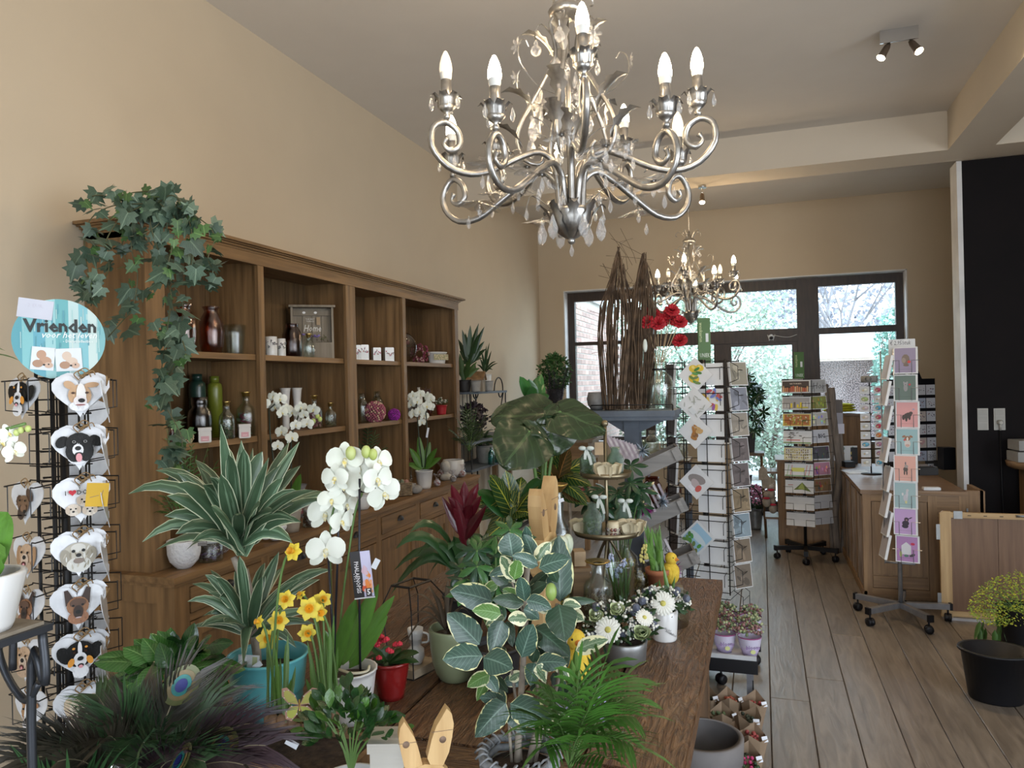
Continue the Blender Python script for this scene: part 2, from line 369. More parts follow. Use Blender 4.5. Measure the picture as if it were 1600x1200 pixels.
# outbuilding: white fascia roof on a brown pebble-dash wall
ob=thing('outbuilding','low outbuilding with white roof edge and speckled brown wall beyond the glazing','building',(2.6,17,0))
wr=mat('white_fascia',(.9,.9,.9),.7,ns=5)
MB().box(-3.4,4,-.6,3,1.98,2.62).build('roof',wr,ob)
MB().box(-3.35,4,-.58,-.5,1.93,2.0).build('gutter',mat('tan_wood',(.5,.4,.32),.7,ns=5),ob)
MB().box(-3.2,4,0,3,0,2.04).build('wall',mat('pebble_dash',(.27,.21,.20),.9,c2=(.06,.045,.045),ns=45,bump=.5,wid=.12),ob)
def shrub(name,label,cat,c,r,n,col,ls=.07,stem=True,seed=1):
    random.seed(seed); t=thing(name,label,cat,c)
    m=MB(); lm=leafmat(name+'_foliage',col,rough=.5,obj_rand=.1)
    for i in range(n):
        d=V((random.gauss(0,1),random.gauss(0,1),random.gauss(0,1))).normalized(); q=d*U(.55,1)
        p=V((q.x*r[0],q.y*r[1],r[2]+q.z*r[2])); a=V((U(-1,1),U(-1,1),U(-.6,.9))).normalized(); b=a.orthogonal().normalized(); b=(b*math.cos(i)+a.cross(b)*math.sin(i))
        s=ls*U(.6,1.2); m.poly([p,p+a*s*.5+b*s*.3,p+a*s,p+a*s*.5-b*s*.3],uv=[(.5,0),(1,.5),(.5,1),(0,.5)])
    o=m.build('foliage',lm,t,kind='stuff')
    if stem:
        m=MB()
        for i in range(7):
            a=U(0,6.28); m.tube(bez((0,0,0),(U(-.1,.1),U(-.1,.1),r[2]*.7),(math.cos(a)*r[0]*.6,math.sin(a)*r[1]*.6,r[2]*U(1,1.6)),5),[.04,.032,.026,.02,.014,.006])
        m.build('stem',mat('bark',(.16,.12,.09),.9,ns=20,bump=.4),t)
    return t
shrub('garden_shrub','tall pale green garden shrub filling the middle of the glazing','shrub',(-.9,14.3,0),(1.75,.9,1.95),11000,(.50,.64,.5),.085,seed=3)
shrub('garden_shrub','light green rounded shrub beyond the glazed back door','shrub',(.15,12.4,0),(.75,.6,.98),4200,(.55,.68,.58),.08,seed=4)
shrub('garden_shrub','leafy bush growing low beyond the left of the door','shrub',(-1.5,11.6,0),(.6,.5,.85),2600,(.36,.52,.34),.08,seed=5)
shrub('conifer','feathery green conifer standing at the right end of the glazing','tree',(2.25,14.4,0),(.42,.42,1.5),3600,(.36,.6,.5),.09,seed=6)
shrub('tree_crown','tall evergreen trees behind the garden shrubs','tree',(-4.2,24,0),(3.6,1.5,3.4),9000,(.46,.6,.45),.16,seed=7)
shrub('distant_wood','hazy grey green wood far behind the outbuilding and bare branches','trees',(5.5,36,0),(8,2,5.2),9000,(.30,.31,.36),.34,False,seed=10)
def bare(name,label,c,h,seed,lean=(0,0)):
    random.seed(seed); t=thing(name,label,'tree',c); m=MB()
    def br(p,d,l,r,k):
        e=p+d*l; mid=p+d*l*.5+V((U(-1,1),U(-1,1),U(-.4,.6)))*l*.08; m.tube([p,mid,e],[r,r*.85,r*.65],5)
        if k==0: return
        for i in range(3 if k>1 else 2):
            dd=(d+V((U(-1,1),U(-.6,.6),U(-.5,.7)))*.85).normalized(); br(e if i else mid,dd,l*U(.6,.85),r*.6,k-1)
    br(V((0,0,0)),V((lean[0],lean[1],1)).normalized(),h,.085,6)
    m.build('branches',mat('bare_bark',(.2,.19,.2),.9,ns=12,bump=.4),t)
bare('bare_tree','bare branched tree seen through the upper right pane',(2.6,22.5,0),3.0,8,(-.25,0))
bare('bare_tree','bare tree with thin twigs behind the outbuilding roof',(1.6,25.5,0),3,9,(.1,0))
bare('bare_tree','bare tree at the far right beyond the outbuilding',(7.5,24,0),2.6,14,(-.1,0))
# ================================================================ chandeliers
silver=mat('brushed_silver',(.50,.49,.47),.32,m=.9,c2=(.33,.32,.31),ns=30,bump=.08)
crystal=glass('crystal',(.93,.94,.96),.42,.5)
bulbm=mat('bulb_glow',(1,1,1),.4,em=(1,.86,.62),es=14); bulboff=mat('bulb_off_added_glow',(.9,.85,.75),.35,em=(1,.8,.55),es=.35)  # bulbs that are off get a faint warm glow put into their material
bulbbase=mat('white_plastic',(.85,.85,.82),.4)
def cr(pts,n):
    """smooth curve through points"""
    P=[V(p) for p in pts]; P=[P[0]*2-P[1]]+P+[P[-1]*2-P[-2]]; out=[]
    for i in range(1,len(P)-2):
        for k in range(n):
            t=k/n; a,b,c,d=P[i-1:i+3]
            out.append(.5*((2*b)+(c-a)*t+(2*a-5*b+4*c-d)*t*t+(3*b-a-3*c+d)*t**3))
    out.append(P[-2]); return out
def mk_drop(l,r):
    m=MB(); m.lathe([(0,0),(r*.35,-l*.12),(r*.3,-l*.16),(r*.9,-l*.5),(r,-l*.62),(r*.7,-l*.85),(0,-l)],6,cap=False)
    for i in range(len(m.sm)): m.sm[i]=False
    return m.data('crystal_drop',crystal)
def mk_acanthus(L,W,curl=.5):
    m=MB(); n=9; pts=[];wd=[]
    for i in range(n+1):
        t=i/n; pts.append((0,L*(math.sin(t*1.5)),L*curl*(t**2)*.9)); wd.append(W*(.25+.75*math.sin(PI*min(1,t*1.02)))*(1 if i%2 else .62)+.0006)
    wd[-1]=.001; m.strip(pts,wd,(1,0,0),fold=.35); return m.data('acanthus_leaf',silver)
def mk_flower():
    m=MB()
    for i in range(6):
        a=i*PI/3; d=V((math.cos(a),math.sin(a),.25)); s_=V((-math.sin(a),math.cos(a),0))
        m.strip([d*.006,d*.018,d*.032,d*.04],[.003,.009,.009,.001],s_,fold=.3)
    return m.data('crystal_petals',crystal)
def mk_star():
    m=MB()
    for i in range(7):
        a=i*PI/3.5; d=V((math.cos(a),math.sin(a),.15)); m.strip([d*.001,d*.01,d*.017],[.003,.004,.0005],V((-math.sin(a),math.cos(a),0)))
    m.ell((0,0,.002),.005,6,4); return m.data('flower_heart',silver)
def chandelier(label,loc,dead,rot):
    t=thing('chandelier',label,'chandelier',loc,rot,'chandeliers')
    drop=mk_drop(.045,.0085); big=mk_drop(.085,.019); ball=MB().ell((0,0,-.035),.0185,12,8).ell((0,0,-.01),.008,8,5).data('crystal_ball',crystal)
    aca=mk_acanthus(.07,.016); aca2=mk_acanthus(.11,.03,.7); fl=mk_flower(); st=mk_star(); cupl=0
    # bowl with its leaves
    MB().lathe([(0,-.005),(.012,0),(.03,.012),(.058,.045),(.072,.085),(.074,.10),(.068,.10),(.05,.05),(0,.03)],24).build('bowl',silver,t)
    MB().ell((0,0,-.005),.013).build('finial',silver,t)
    for i in range(8):
        a=i*PI/4; d=V((math.cos(a),math.sin(a),0)); m=MB(); m.strip(cr([d*.02+V((0,0,.002)),d*.062+V((0,0,.035)),d*.078+V((0,0,.08)),d*.105+V((0,0,.112)),d*.118+V((0,0,.098))],3),[.004,.012,.014,.019,.013,.02,.013,.02,.012,.016,.009,.01,.002],(-d.y,d.x,0),fold=.25)
        m.build('bowl_leaf',silver,t)
    for i in range(6):
        a=i*PI/3+.3; d=V((math.cos(a)*.1,math.sin(a)*.1,.07)); put('crystal_pendant',big,t,Mx.Translation(d))
    put('crystal_pendant',drop,t,Mx.Translation((0,0,-.015)))
    MB().tube([(0,0,.05),(0,0,.86)],.009,8).tube([(0,0,.86),(0,0,3.6-loc[2]-.02)],.004,6).build('rod',silver,t)
    MB().lathe([(.02,.74),(.055,.755),(.062,.77),(.05,.785),(.03,.80),(.012,.83)],20).build('crown',silver,t)
    MB().lathe([(.02,0),(.05,.01),(.06,.045),(.06,.05)],20,(0,0,3.6-loc[2]-.05)).build('ceiling_rose',silver,t)
    def P2(prof,a): return [V((r*math.cos(a),r*math.sin(a),z)) for r,z in prof]
    up=[(.04,.08),(.045,.18),(.06,.255),(.11,.285),(.18,.262),(.27,.215),(.35,.195),(.425,.215),(.475,.275),(.47,.335),(.43,.355),(.39,.33),(.385,.285),(.415,.265),(.437,.285),(.425,.305)]
    lo=[(.035,.08),(.04,.15),(.055,.205),(.10,.235),(.16,.21),(.25,.15),(.33,.10),(.405,.095),(.455,.14),(.46,.20),(.425,.245),(.39,.225),(.38,.18),(.405,.155),(.43,.17),(.42,.195)]
    n=0
    for tier,prof,a0,cup in ((0,up,0,.375),(1,lo,PI/5,.265)):
        for i in range(5):
            a=a0+i*2*PI/5; pts=cr(P2(prof,a),3); arm=MB().tube(pts,[.0105]*(len(pts)-6)+[.008,.007,.006,.006,.008,.010],8).build('arm',silver,t)
            R=.424; c=V((R*math.cos(a),R*math.sin(a),cup)); zc=cup
            cu=MB().lathe([(0,-.012),(.01,-.01),(.011,0),(.006,.008),(.018,.016),(.03,.03),(.026,.032),(.012,.022)],14,c).build('candle_cup',silver,t)
            for k in range(6):
                b=k*PI/3+a; d=V((math.cos(b),math.sin(b),0)); s_=(-d.y,d.x,0)
                MB().strip([c+d*.012+V((0,0,.012)),c+d*.028+V((0,0,.028)),c+d*.03+V((0,0,.05)),c+d*.042+V((0,0,.066)),c+d*.052+V((0,0,.06))],[.008,.017,.018,.012,.002],s_,fold=.3).build('cup_leaf',silver,cu)
                if k%2==0: put('crystal_drop',drop,cu,Mx.Translation(c+d*.05+V((0,0,.055))))
            ca=MB().lathe([(.0165,.02),(.0165,.115),(.013,.116)],12,c).build('candle_sleeve',silver,t)
            bb=MB(); bb.lathe([(.0155,.115),(.0185,.125),(.0195,.138)],12,c,m=1,cap=False); bb.lathe([(.0195,.138),(.0208,.150),(.019,.168),(.013,.19),(.006,.205),(0,.21)],12,c,cap=False)
            off=n in dead
            bb.build('bulb',[bulboff if off else bulbm,bulbbase],ca,'unlit frosted candle bulb with a faint added glow' if off else 'glowing candle bulb')
            if not off:
                l=bpy.data.lights.new('candle_light','POINT'); l.energy=LAMP; l.color=(1,.72,.42); l.shadow_soft_size=.03
                lo_=bpy.data.objects.new('candle_light',l); COL.objects.link(lo_); lo_.parent=t; lo_.location=c+V((0,0,.262))
            # flower sprays and drops hung along the arm
            for q,(r_,z_) in enumerate(((.20,.27 if tier==0 else .19),(.31,.2 if tier==0 else .12))):
                b=a+(.25 if q else -.22); e=V((r_*math.cos(b),r_*math.sin(b),z_+.02)); s0=V((r_*.8*math.cos(a),r_*.8*math.sin(a),z_))
                f=MB().tube(bez(s0,(s0+e)/2+V((0,0,.03)),e,4),.0016,4).build('wire_spray',silver,t)
                put('crystal_flower',fl,f,frame(e,(math.cos(b),math.sin(b),.2),(math.cos(b),math.sin(b),-.6),.5*(3+q))); put('flower_heart',st,f,frame(e,(math.cos(b),math.sin(b),.2),(math.cos(b),math.sin(b),-.6)))
                put('crystal_drop',drop,f,Mx.Translation(e+V((0,0,-.01))))
                e2=V((r_*1.12*math.cos(b*1),r_*1.12*math.sin(b),z_-.03)); put('crystal_drop',drop,f,Mx.Translation(e2))
            n+=1
    # upper cage
    st_=[(.032,.77),(.055,.73),(.045,.68),(.04,.62),(.075,.55),(.12,.47),(.16,.40),(.175,.33),(.15,.27),(.10,.255),(.085,.29),(.10,.315)]
    for i in range(5):
        a=PI/5+i*2*PI/5+.3; d=V((math.cos(a),math.sin(a),0)); sd=V((-d.y,d.x,0))
        MB().tube(cr(P2(st_,a),3),.007,6).build('strut',silver,t)
        for (r_,z_,k) in ((.05,.62,1),(.11,.42,1.1),(.16,.31,1)):
            put('acanthus_leaf',aca2,t,frame(V((r_*d.x,r_*d.y,z_)),d*.45+V((0,0,1)),d,k))
        put('acanthus_leaf',aca2,t,frame((.02*d.x,.02*d.y,.33),d*.25+V((0,0,1)),d,.9))
        c1=cr([d*.05+V((0,0,.69)),d*.085+V((0,0,.73)),d*.11+V((0,0,.70)),d*.105+V((0,0,.675))],3); w_=MB().tube(c1,.0025,4).build('wire_scroll',silver,t)
        put('crystal_ball',ball,w_,Mx.Translation(c1[-1]))
        c2=cr([d*.03+V((0,0,.79)),d*.07+V((0,0,.85)),d*.11+V((0,0,.86)),d*.125+V((0,0,.83)),d*.11+V((0,0,.82))],3); MB().tube(c2,.003,4).build('wire_scroll',silver,t)
        b=a+PI/5; e=V((math.cos(b),math.sin(b),0))
        c3=cr([e*.06+V((0,0,.48)),e*.13+V((0,0,.49)),e*.2+V((0,0,.55)),e*.205+V((0,0,.61)),e*.18+V((0,0,.63)),e*.165+V((0,0,.61))],4); w_=MB().tube(c3,.0022,4).build('wire_scroll',silver,t)
        put('crystal_flower',fl,w_,frame(e*.21+V((0,0,.60)),(0,0,1),e,.7)); put('crystal_flower',fl,w_,frame(e*.12+V((0,0,.43)),(0,0,1),e,1.1)); put('crystal_drop',drop,w_,Mx.Translation(e*.12+V((0,0,.41))))
        c4=cr([e*.05+V((0,0,.33)),e*.10+V((0,0,.37)),e*.155+V((0,0,.385))],3); w_=MB().tube(c4,.002,4).build('wire_scroll',silver,t); put('crystal_pendant',big,w_,Mx.Translation(c4[-1]))
        c5=cr([d*.06+V((0,0,.10)),d*.13+V((0,0,.15)),d*.15+V((0,0,.11))],3); w_=MB().tube(c5,.002,4).build('wire_scroll',silver,t); put('crystal_drop',drop,w_,Mx.Translation(c5[-1])); put('crystal_drop',drop,w_,Mx.Translation(c5[2]))
        put('crystal_drop',drop,t,Mx.Translation(d*.135+V((0,0,.50)))); put('crystal_drop',drop,t,Mx.Translation(d*.03+V((0,0,.56))))
        for k in range(4): put('crystal_bead',MB().ell((0,0,0),.007,6,4).data('crystal_bead',crystal),t,Mx.Translation(e*.03+V((0,0,.40+.03*k))))
    return t
LAMP=1.1
c1=PD(893,375,2.5)
ang=math.atan2(-FW.y,-FW.x)
chandelier('large silver chandelier with crystal drops hanging nearest, in front of the beam',(c1.x,c1.y,2.087),{4,6},ang+.02)
c2=PD(1079,470,6.95)
chandelier('smaller looking silver chandelier hanging farther back before the glazing',(c2.x,c2.y,2.14),{2,3,8},ang-.35)
# ---------------- ceiling spots
def spot(name,label,loc,heads,aim=(0,0,-1)):
    t=thing(name,label,'spotlight',loc); chrome=mat('chrome',(.75,.76,.78),.15,m=1,ns=5); br=mat('bronze_metal',(.22,.17,.13),.35,m=.8)
    if len(heads)>1: MB().box(-.085,.085,-.04,.04,-.03,0).box(-.10,.10,-.055,-.045,-.075,.0).build('base_plate',chrome,t)
    else: MB().lathe([(.035,-.02),(.035,0)],16).build('base_plate',chrome,t)
    for x,d in heads:
        p=V((x,-.03,-.03)); d=V(d).normalized(); q=p+V((0,0,-.06)); MB().tube([p,q],.006,6).build('stem',chrome,t)
        m=MB(); m.M=frame(q,d,(0,1,0) if abs(d.y)<.9 else (1,0,0))@Mx.Rotation(-PI/2,4,'X')
        m.lathe([(.012,-.02),(.018,0),(.022,.06),(.027,.075)],14); h=m.build('lamp_head',br,t)
        m=MB(); m.M=frame(q,d,(0,1,0) if abs(d.y)<.9 else (1,0,0))@Mx.Rotation(-PI/2,4,'X'); m.lathe([(.025,.073),(.022,.079),(0,.081)],14,cap=False); m.build('lens',mat('spot_glow',(1,1,1),.4,em=(1,.84,.55),es=22),h)
        l=bpy.data.lights.new('spot_light','SPOT'); l.energy=22; l.color=(1,.75,.45); l.spot_size=1.9; l.spot_blend=.6; l.shadow_soft_size=.025
        lo_=bpy.data.objects.new('spot_light',l); COL.objects.link(lo_); lo_.parent=t; lo_.matrix_local=Mx.Translation(q+d*.09)@d.to_track_quat('-Z','Y').to_matrix().to_4x4()
s1=PZ(1402,50,3.6)
spot('ceiling_spotlight','chrome twin spotlight with two lit heads on the ceiling',(s1.x,s1.y,3.6),((-.06,(-.45,-.2,-.8)),(.07,(.35,-.35,-.75))))
s2=PZ(1098,293,3.302)
spot('ceiling_spotlight','small single lit spotlight under the white ceiling beam',(s2.x,min(s2.y,6.68),3.302),((0,(0,-.4,-.9)),))
# ================================================================ display cabinet
W1,W2=(.27,.155,.066),(.13,.072,.03)
cabz=wood('cabinet_wood_upright',W1,W2,'z',.5); caby=wood('cabinet_wood_long',W1,W2,'y',.5); cabx=wood('cabinet_wood_cross',W1,W2,'x',.5)
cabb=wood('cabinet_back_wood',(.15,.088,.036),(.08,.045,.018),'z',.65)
CX0,CXU,CXB=-2.645,-2.327,-2.184
cab=thing('display_cabinet','long light brown wooden wall cabinet with open shelves over drawers and doors','cabinet',(-2.42,2.3,0))
def cb(name,m,mats,*bx,parent=None,**k):
    b=MB(); b.M=Mx.Translation((2.42,-2.3,0))
    for q in bx: b.box(*q)
    return b.build(name,mats,parent or cab,**k)
Y0c,Y1c=2.30,5.56
cb('counter_top',0,caby,(CX0,CXB+.012,Y0c-.012,Y1c+.012,.853,.88),(CX0,CXB+.004,Y0c-.004,Y1c+.004,.838,.853))
cb('plinth',0,caby,(CX0,CXB-.0,Y0c,Y1c,.02,.1))
cb('side_panel',0,cabz,(CX0,CXB-.03,Y0c+.012,Y0c+.03,.1,.838)); cb('side_frame',0,cabz,(CX0,CX0+.08,Y0c,Y0c+.03,.1,.838),(CXB-.085,CXB,Y0c,Y0c+.03,.1,.838),(CX0+.08,CXB-.085,Y0c,Y0c+.03,.1,.18),(CX0+.08,CXB-.085,Y0c,Y0c+.03,.77,.838))
cb('side_panel',0,cabz,(CX0,CXB,Y1c-.025,Y1c,.1,.838))
nD=6; dw=(Y1c-Y0c-.08)/nD
cb('rail',0,caby,(CXB-.02,CXB-.001,Y0c+.03,Y1c-.03,.822,.838),(CXB-.02,CXB-.001,Y0c+.03,Y1c-.03,.685,.715)); cb('lower_rail',0,caby,(CXB-.02,CXB-.001,Y0c+.03,Y1c-.03,.1,.15))
iron=mat('black_iron',(.03,.03,.033),.4,m=.7)
for i in range(nD+1):
    y=Y0c+.03+i*dw+ (.0 if i else .0); cb('stile',0,cabz,(CXB-.02,CXB-.0005,y-(.0 if i==0 else .03),y+.03,.15,.838) if 0<i<nD else ((CXB-.02,CXB-.0005,y-.029,y+.05,.15,.838) if i==0 else (CXB-.02,CXB-.0005,y-.05,y+.02,.15,.838)))
for i in range(nD):
    ya=Y0c+.03+i*dw+.034+(.02 if i==0 else 0); yb=Y0c+.03+(i+1)*dw-.034
    d=cb('drawer',0,caby,(CXB-.05,CXB+.004,ya,yb,.718,.819)); yc=(ya+yb)/2
    m=MB(); m.M=Mx.Translation((2.42,-2.3,0))@Mx.Translation((CXB+.004,yc,.765))
    # cup pull
    K=[]
    for a in range(7):
        for b in range(5):
            u=PI*a/6; v=PI/2*b/4; K.append((.024*math.sin(v)*math.sin(u)*1.0,.034*math.cos(u),.03*math.cos(v)*math.sin(u)))
    n=m.vs(K)
    for a in range(6):
        for b in range(4): q=n+a*5+b; m.face([q,q+1,q+6,q+5])
    m.build('drawer_handle',iron,d)
    d=cb('door',0,cabz,(CXB-.04,CXB-.012,ya+.03,yb-.03,.2,.64)); 
    cb('door_frame',0,cabz,(CXB-.03,CXB,ya,ya+.06,.155,.68),(CXB-.03,CXB,yb-.06,yb,.155,.68),(CXB-.03,CXB,ya+.06,yb-.06,.155,.22),(CXB-.03,CXB,ya+.06,yb-.06,.615,.68),parent=d)
# upper part
UP=[2.335,3.055,3.93,4.60,5.56]
cb('side_panel',0,cabz,(CX0,CXU-.02,2.335,2.36,.88,2.27)); cb('side_panel',0,cabz,(CX0,CXU-.02,5.53,5.555,.88,2.27))
for j in range(24):
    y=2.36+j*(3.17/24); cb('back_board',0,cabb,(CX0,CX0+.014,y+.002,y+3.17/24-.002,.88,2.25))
for y,w_ in ((2.40,.075),(3.06,.045),(3.90,.105),(4.60,.045),(5.525,.07)):
    cb('stile',0,cabz,(CXU-.02,CXU,y-w_/2 if y>2.4 else 2.335,y+w_/2 if y<5.5 else 5.555,.88,2.235))
cb('side_panel',0,cabz,(CX0,CXU-.02,3.885,3.915,.88,2.25)); 
for ya,yb in ((2.36,3.885),(3.915,5.53)):
    for z in (1.375,1.775): cb('shelf',0,caby,(CX0+.014,CXU-.03,ya,yb,z-.022,z),(CXU-.036,CXU-.026,ya,yb,z-.025,z+.003))
for y in (3.06,4.60):
    cb('shelf_support',0,cabz,(CX0+.014,CXU-.02,y-.01,y+.01,.88,1.35),(CX0+.014,CXU-.02,y-.01,y+.01,1.378,1.75),(CX0+.014,CXU-.02,y-.01,y+.01,1.778,2.24))
cb('top_board',0,caby,(CX0,CXU,2.335,5.555,2.235,2.26))
cb('frieze',0,caby,(CXU-.02,CXU+.004,2.335,5.56,2.215,2.27))
m=MB(); m.M=Mx.Translation((2.42,-2.3,0))
for x,z0,z1 in ((.008,2.268,2.279),(.02,2.279,2.288),(.034,2.288,2.294),(.05,2.294,2.308)): m.box(CX0,CXU+x,2.335-x,5.555+x,z0,z1)
m.build('crown_moulding',caby,cab)
# ================================================================ kit of shapes
soil=mat('potting_soil',(.06,.04,.028),.95,c2=(.02,.013,.01),ns=60,bump=1)
printm=mat('print_card',(1,1,1),.45,c2=(.97,.97,.97),ns=3,vc=True)
printgloss=mat('print_gloss',(1,1,1),.4,c2=(.97,.97,.97),ns=3,vc=True,spec=.2)
gold=mat('gold_metal',(.55,.38,.12),.3,m=.95,ns=8); zincm=mat('zinc_metal',(.36,.37,.37),.42,m=.75,c2=(.22,.23,.24),ns=9,bump=.1)
whitecer=mat('white_ceramic',(.78,.78,.77),.3,ns=6,coat=.3); greycer=mat('grey_ceramic',(.33,.33,.32),.7,ns=30,bump=.2)
terra=mat('terracotta',(.45,.17,.08),.8,c2=(.36,.13,.06),ns=20,bump=.2); blackpl=mat('black_plastic',(.008,.008,.010),.45,ns=5,spec=.3)
wirem=mat('black_wire',(.01,.01,.011),.45,m=.3,ns=5)
gclear=glass('clear_glass',(.90,.94,.93),.16); gbrown=glass('brown_glass',(.42,.19,.12),.16); gamber=glass('amber_glass',(.66,.36,.2),.2); gpink=glass('pink_glass',(.6,.36,.34),.16); ggreen=glass('green_glass',(.55,.72,.62),.22,.6)
tagm=mat('white_label',(.75,.78,.84),.4,ns=3)
def Bo(t): 
    m=MB(); m.M=Mx.Translation(-V(t.location)); return m          # builder taking room coordinates for a thing that is not turned
def vessel(t,prof,m_,name='pot',n=28,th=.005,soilz=None,ribs=0,label=None):
    """prof: outer (r,z) bottom to top"""
    m=MB(); inner=[(max(r-th,.001),z) for r,z in reversed(prof) if z>prof[0][1]+th*.5]; full=[(0,prof[0][1])]+prof+inner+[(0,prof[0][1]+th)]
    m.lathe(full,n,cap=False)
    if ribs:
        for i,v in enumerate(m.v):
            k=i%n; 
            if k%2 and v[2]>.01: m.v[i]=(v[0]*(1-ribs),v[1]*(1-ribs),v[2])
    o=m.build(name,m_,t,label)
    if soilz is not None:
        r=[p[0] for p in prof if p[1]<=soilz+1e-6][-1]-th
        s=MB(); s.lathe([(0,soilz+.006),(r*.6,soilz+.004),(r,soilz)],n,cap=False); s.build('soil',soil,t)
    return o
def potprof(r0,r1,h,rim=0,lip=.0,belly=0):
    P=[]
    for i in range(9):
        q=i/8; P.append((r0+(r1-r0)*q**(.55 if belly else 1)+belly*math.sin(PI*q)*.3,h*q))
    if rim: P[-1]=(r1+rim,h); P.insert(-1,(r1,h-rim*2.5)); P.insert(-1,(r1+rim,h-rim*2.4))
    return P
PROF={'lance':lambda t:math.sin(PI*min(1,t**.75))**.8*(1-.12*t)+.02,'strap':lambda t:min(1,t*9+.35)*(1-max(0,(t-.55)/.45)**2.2)+.01,
 'ovate':lambda t:(math.sin(PI*t**.72)**.62)*(1-.1*t)+.01,'obov':lambda t:math.sin(PI*t**1.35)**.7+.02,'petal':lambda t:math.sin(PI*(t*.86+.07)**1.1)**.55}
def blade(t,name,ml,p0,p1,w,lift=0,fold=.2,prof='lance',n=7,nrm=(0,0,1),parent=None,wave=0,sag=None,label=None):
    """one leaf from p0 to p1 in room coordinates"""
    p0,p1=V(p0),V(p1); c=(p0+p1)/2+V((0,0,lift))+(V(sag) if sag else V((0,0,0)))
    pts=bez(p0,c,p1,n); wd=[w*.5*PROF[prof](i/n) for i in range(n+1)]; wd[-1]=min(wd[-1],w*.04)
    d=(p1-p0).normalized(); s=d.cross(V(nrm)); s=s if s.length>.1 else d.orthogonal()
    m=Bo(t); m.strip(pts,wd,s.normalized(),fold=fold,wave=wave); return m.build(name,ml,parent or t,label)
def towardcam(p,k=.6): 
    v=(CAMP-V(p)).normalized(); return v*k+V((U(-.25,.25),U(-.25,.25),1))*(1-k)
def leafdata(name,ml,prof='ovate',L=1,W=.5,fold=.25,droop=.25,n=5):
    m=MB(); pts=[(0,L*i/n,-droop*L*(i/n)**2) for i in range(n+1)]; wd=[W*L*.5*PROF[prof](i/n) for i in range(n+1)]; wd[-1]=.004*L
    m.strip(pts,wd,(1,0,0),fold=fold); return m.data(name,ml)
def lab(px,py,d,rot=0,w=.022,h=.011,t=None,name='price_sticker'):
    p=PD(px,py,d); m=Bo(t) if t else MB(); m.M=m.M@Mx.Translation(p)@cam.matrix_world.to_3x3().to_4x4()@Mx.Rotation(rot,4,'Z'); m.cbox((0,0,0),(w,h,.0008)); return m.build(name,tagm,t)
# ---- flat print: coloured shapes in x,z of a card, facing -y
class Pr(MB):
    def __init__(s,M=None,y=0,dy=.0002): super().__init__(); s.M=M or Mx.Identity(4); s.y=y; s.dy=dy
    def nx(s): s.y-=s.dy; return s.y
    def e(s,x,z,rx,rz,c,rot=0,n=14):
        y=s.nx(); P=[]
        for i in range(n): a=2*PI*i/n; u,v=rx*math.cos(a),rz*math.sin(a); P.append((x+u*math.cos(rot)-v*math.sin(rot),y,z+u*math.sin(rot)+v*math.cos(rot)))
        s.poly(P,0,c); return s
    def r(s,x0,x1,z0,z1,c): y=s.nx(); s.poly([(x0,y,z0),(x1,y,z0),(x1,y,z1),(x0,y,z1)],0,c); return s
    def p(s,pts,c): y=s.nx(); s.poly([(a,y,b) for a,b in pts],0,c); return s
    def text(s,txt,x,z,h,c,bold=0,shear=0,w=None,rot=0):
        y=s.nx(); cu=bpy.data.curves.new('lettering','FONT'); cu.body=txt; cu.size=h*1.4; cu.align_x='CENTER'; cu.align_y='CENTER'; cu.resolution_u=1; cu.offset=bold*h; cu.shear=shear
        o=bpy.data.objects.new('lettering',cu); COL.objects.link(o); bpy.context.view_layer.update(); dg=bpy.context.evaluated_depsgraph_get(); me=bpy.data.meshes.new_from_object(o.evaluated_get(dg))
        xs=[v.co.x for v in me.vertices] or [0]; k=(w/(max(xs)-min(xs))) if w else 1
        b=s.vs([(x+(v.co.x*k)*math.cos(rot)-v.co.y*math.sin(rot),y,z+v.co.x*k*math.sin(rot)+v.co.y*math.cos(rot)) for v in me.vertices])
        for f in me.polygons: s.face([b+i for i in f.vertices],0,None,c,False)
        bpy.data.objects.remove(o); bpy.data.meshes.remove(me); bpy.data.curves.remove(cu); return s
lw_=wood('side_table_wood',(.16,.09,.04),(.08,.045,.02),'y',.5)
# ================================================================ rustic table
tabw=wood('table_plank_wood',(.21,.11,.05),(.045,.022,.012),'y',.4,3.2,.9,.15,.42,3,4); tabx=wood('table_end_wood',(.2,.11,.05),(.045,.022,.012),'x',.4,3.2,.9,.15,.42,3,4); tabz=wood('table_leg_wood',(.18,.10,.05),(.07,.04,.02),'z',.5)
TZ=.78; TX0,TX1,TY0,TY1=-1.36,-.168,.80,3.15
tb=thing('table','long rustic brown plank table carrying the plants and flower arrangements','table',(0,0,0))
cuts=[TX0,-1.12,-.87,-.62,-.39,TX1]
for a,b in zip(cuts,cuts[1:]):
    m=Bo(tb); g=.0025; m.box(a+g,b-g,1.56,TY1-.02*(a<-.4)+U(-.01,.01),TZ-.05,TZ-.004); m.box(a+g+.004,b-g-.004,1.562,TY1-.03,TZ-.004,TZ); m.build('table_plank',tabw,tb)
for y0,y1 in ((.80,1.17),(1.17,1.555)):
    m=Bo(tb); m.box(TX0,TX1,y0+.002,y1-.002,TZ-.05,TZ-.003).box(TX0+.004,TX1-.004,y0+.006,y1-.006,TZ-.003,TZ); m.build('table_end_plank',tabx,tb)
Bo(tb).box(TX0+.06,TX1-.06,1.05,1.08,TZ-.16,TZ-.05).box(TX0+.06,TX1-.06,3.0,3.03,TZ-.16,TZ-.05).box(TX0+.06,TX0+.09,1.05,3.03,TZ-.16,TZ-.05).box(TX1-.09,TX1-.06,1.05,3.03,TZ-.16,TZ-.05).build('apron',tabz,tb)
for x in (TX0+.1,TX1-.1):
    for y in (1.1,2.98): m=Bo(tb); m.box(x-.045,x+.045,y-.045,y+.045,0,TZ-.05); m.build('leg',tabz,tb)
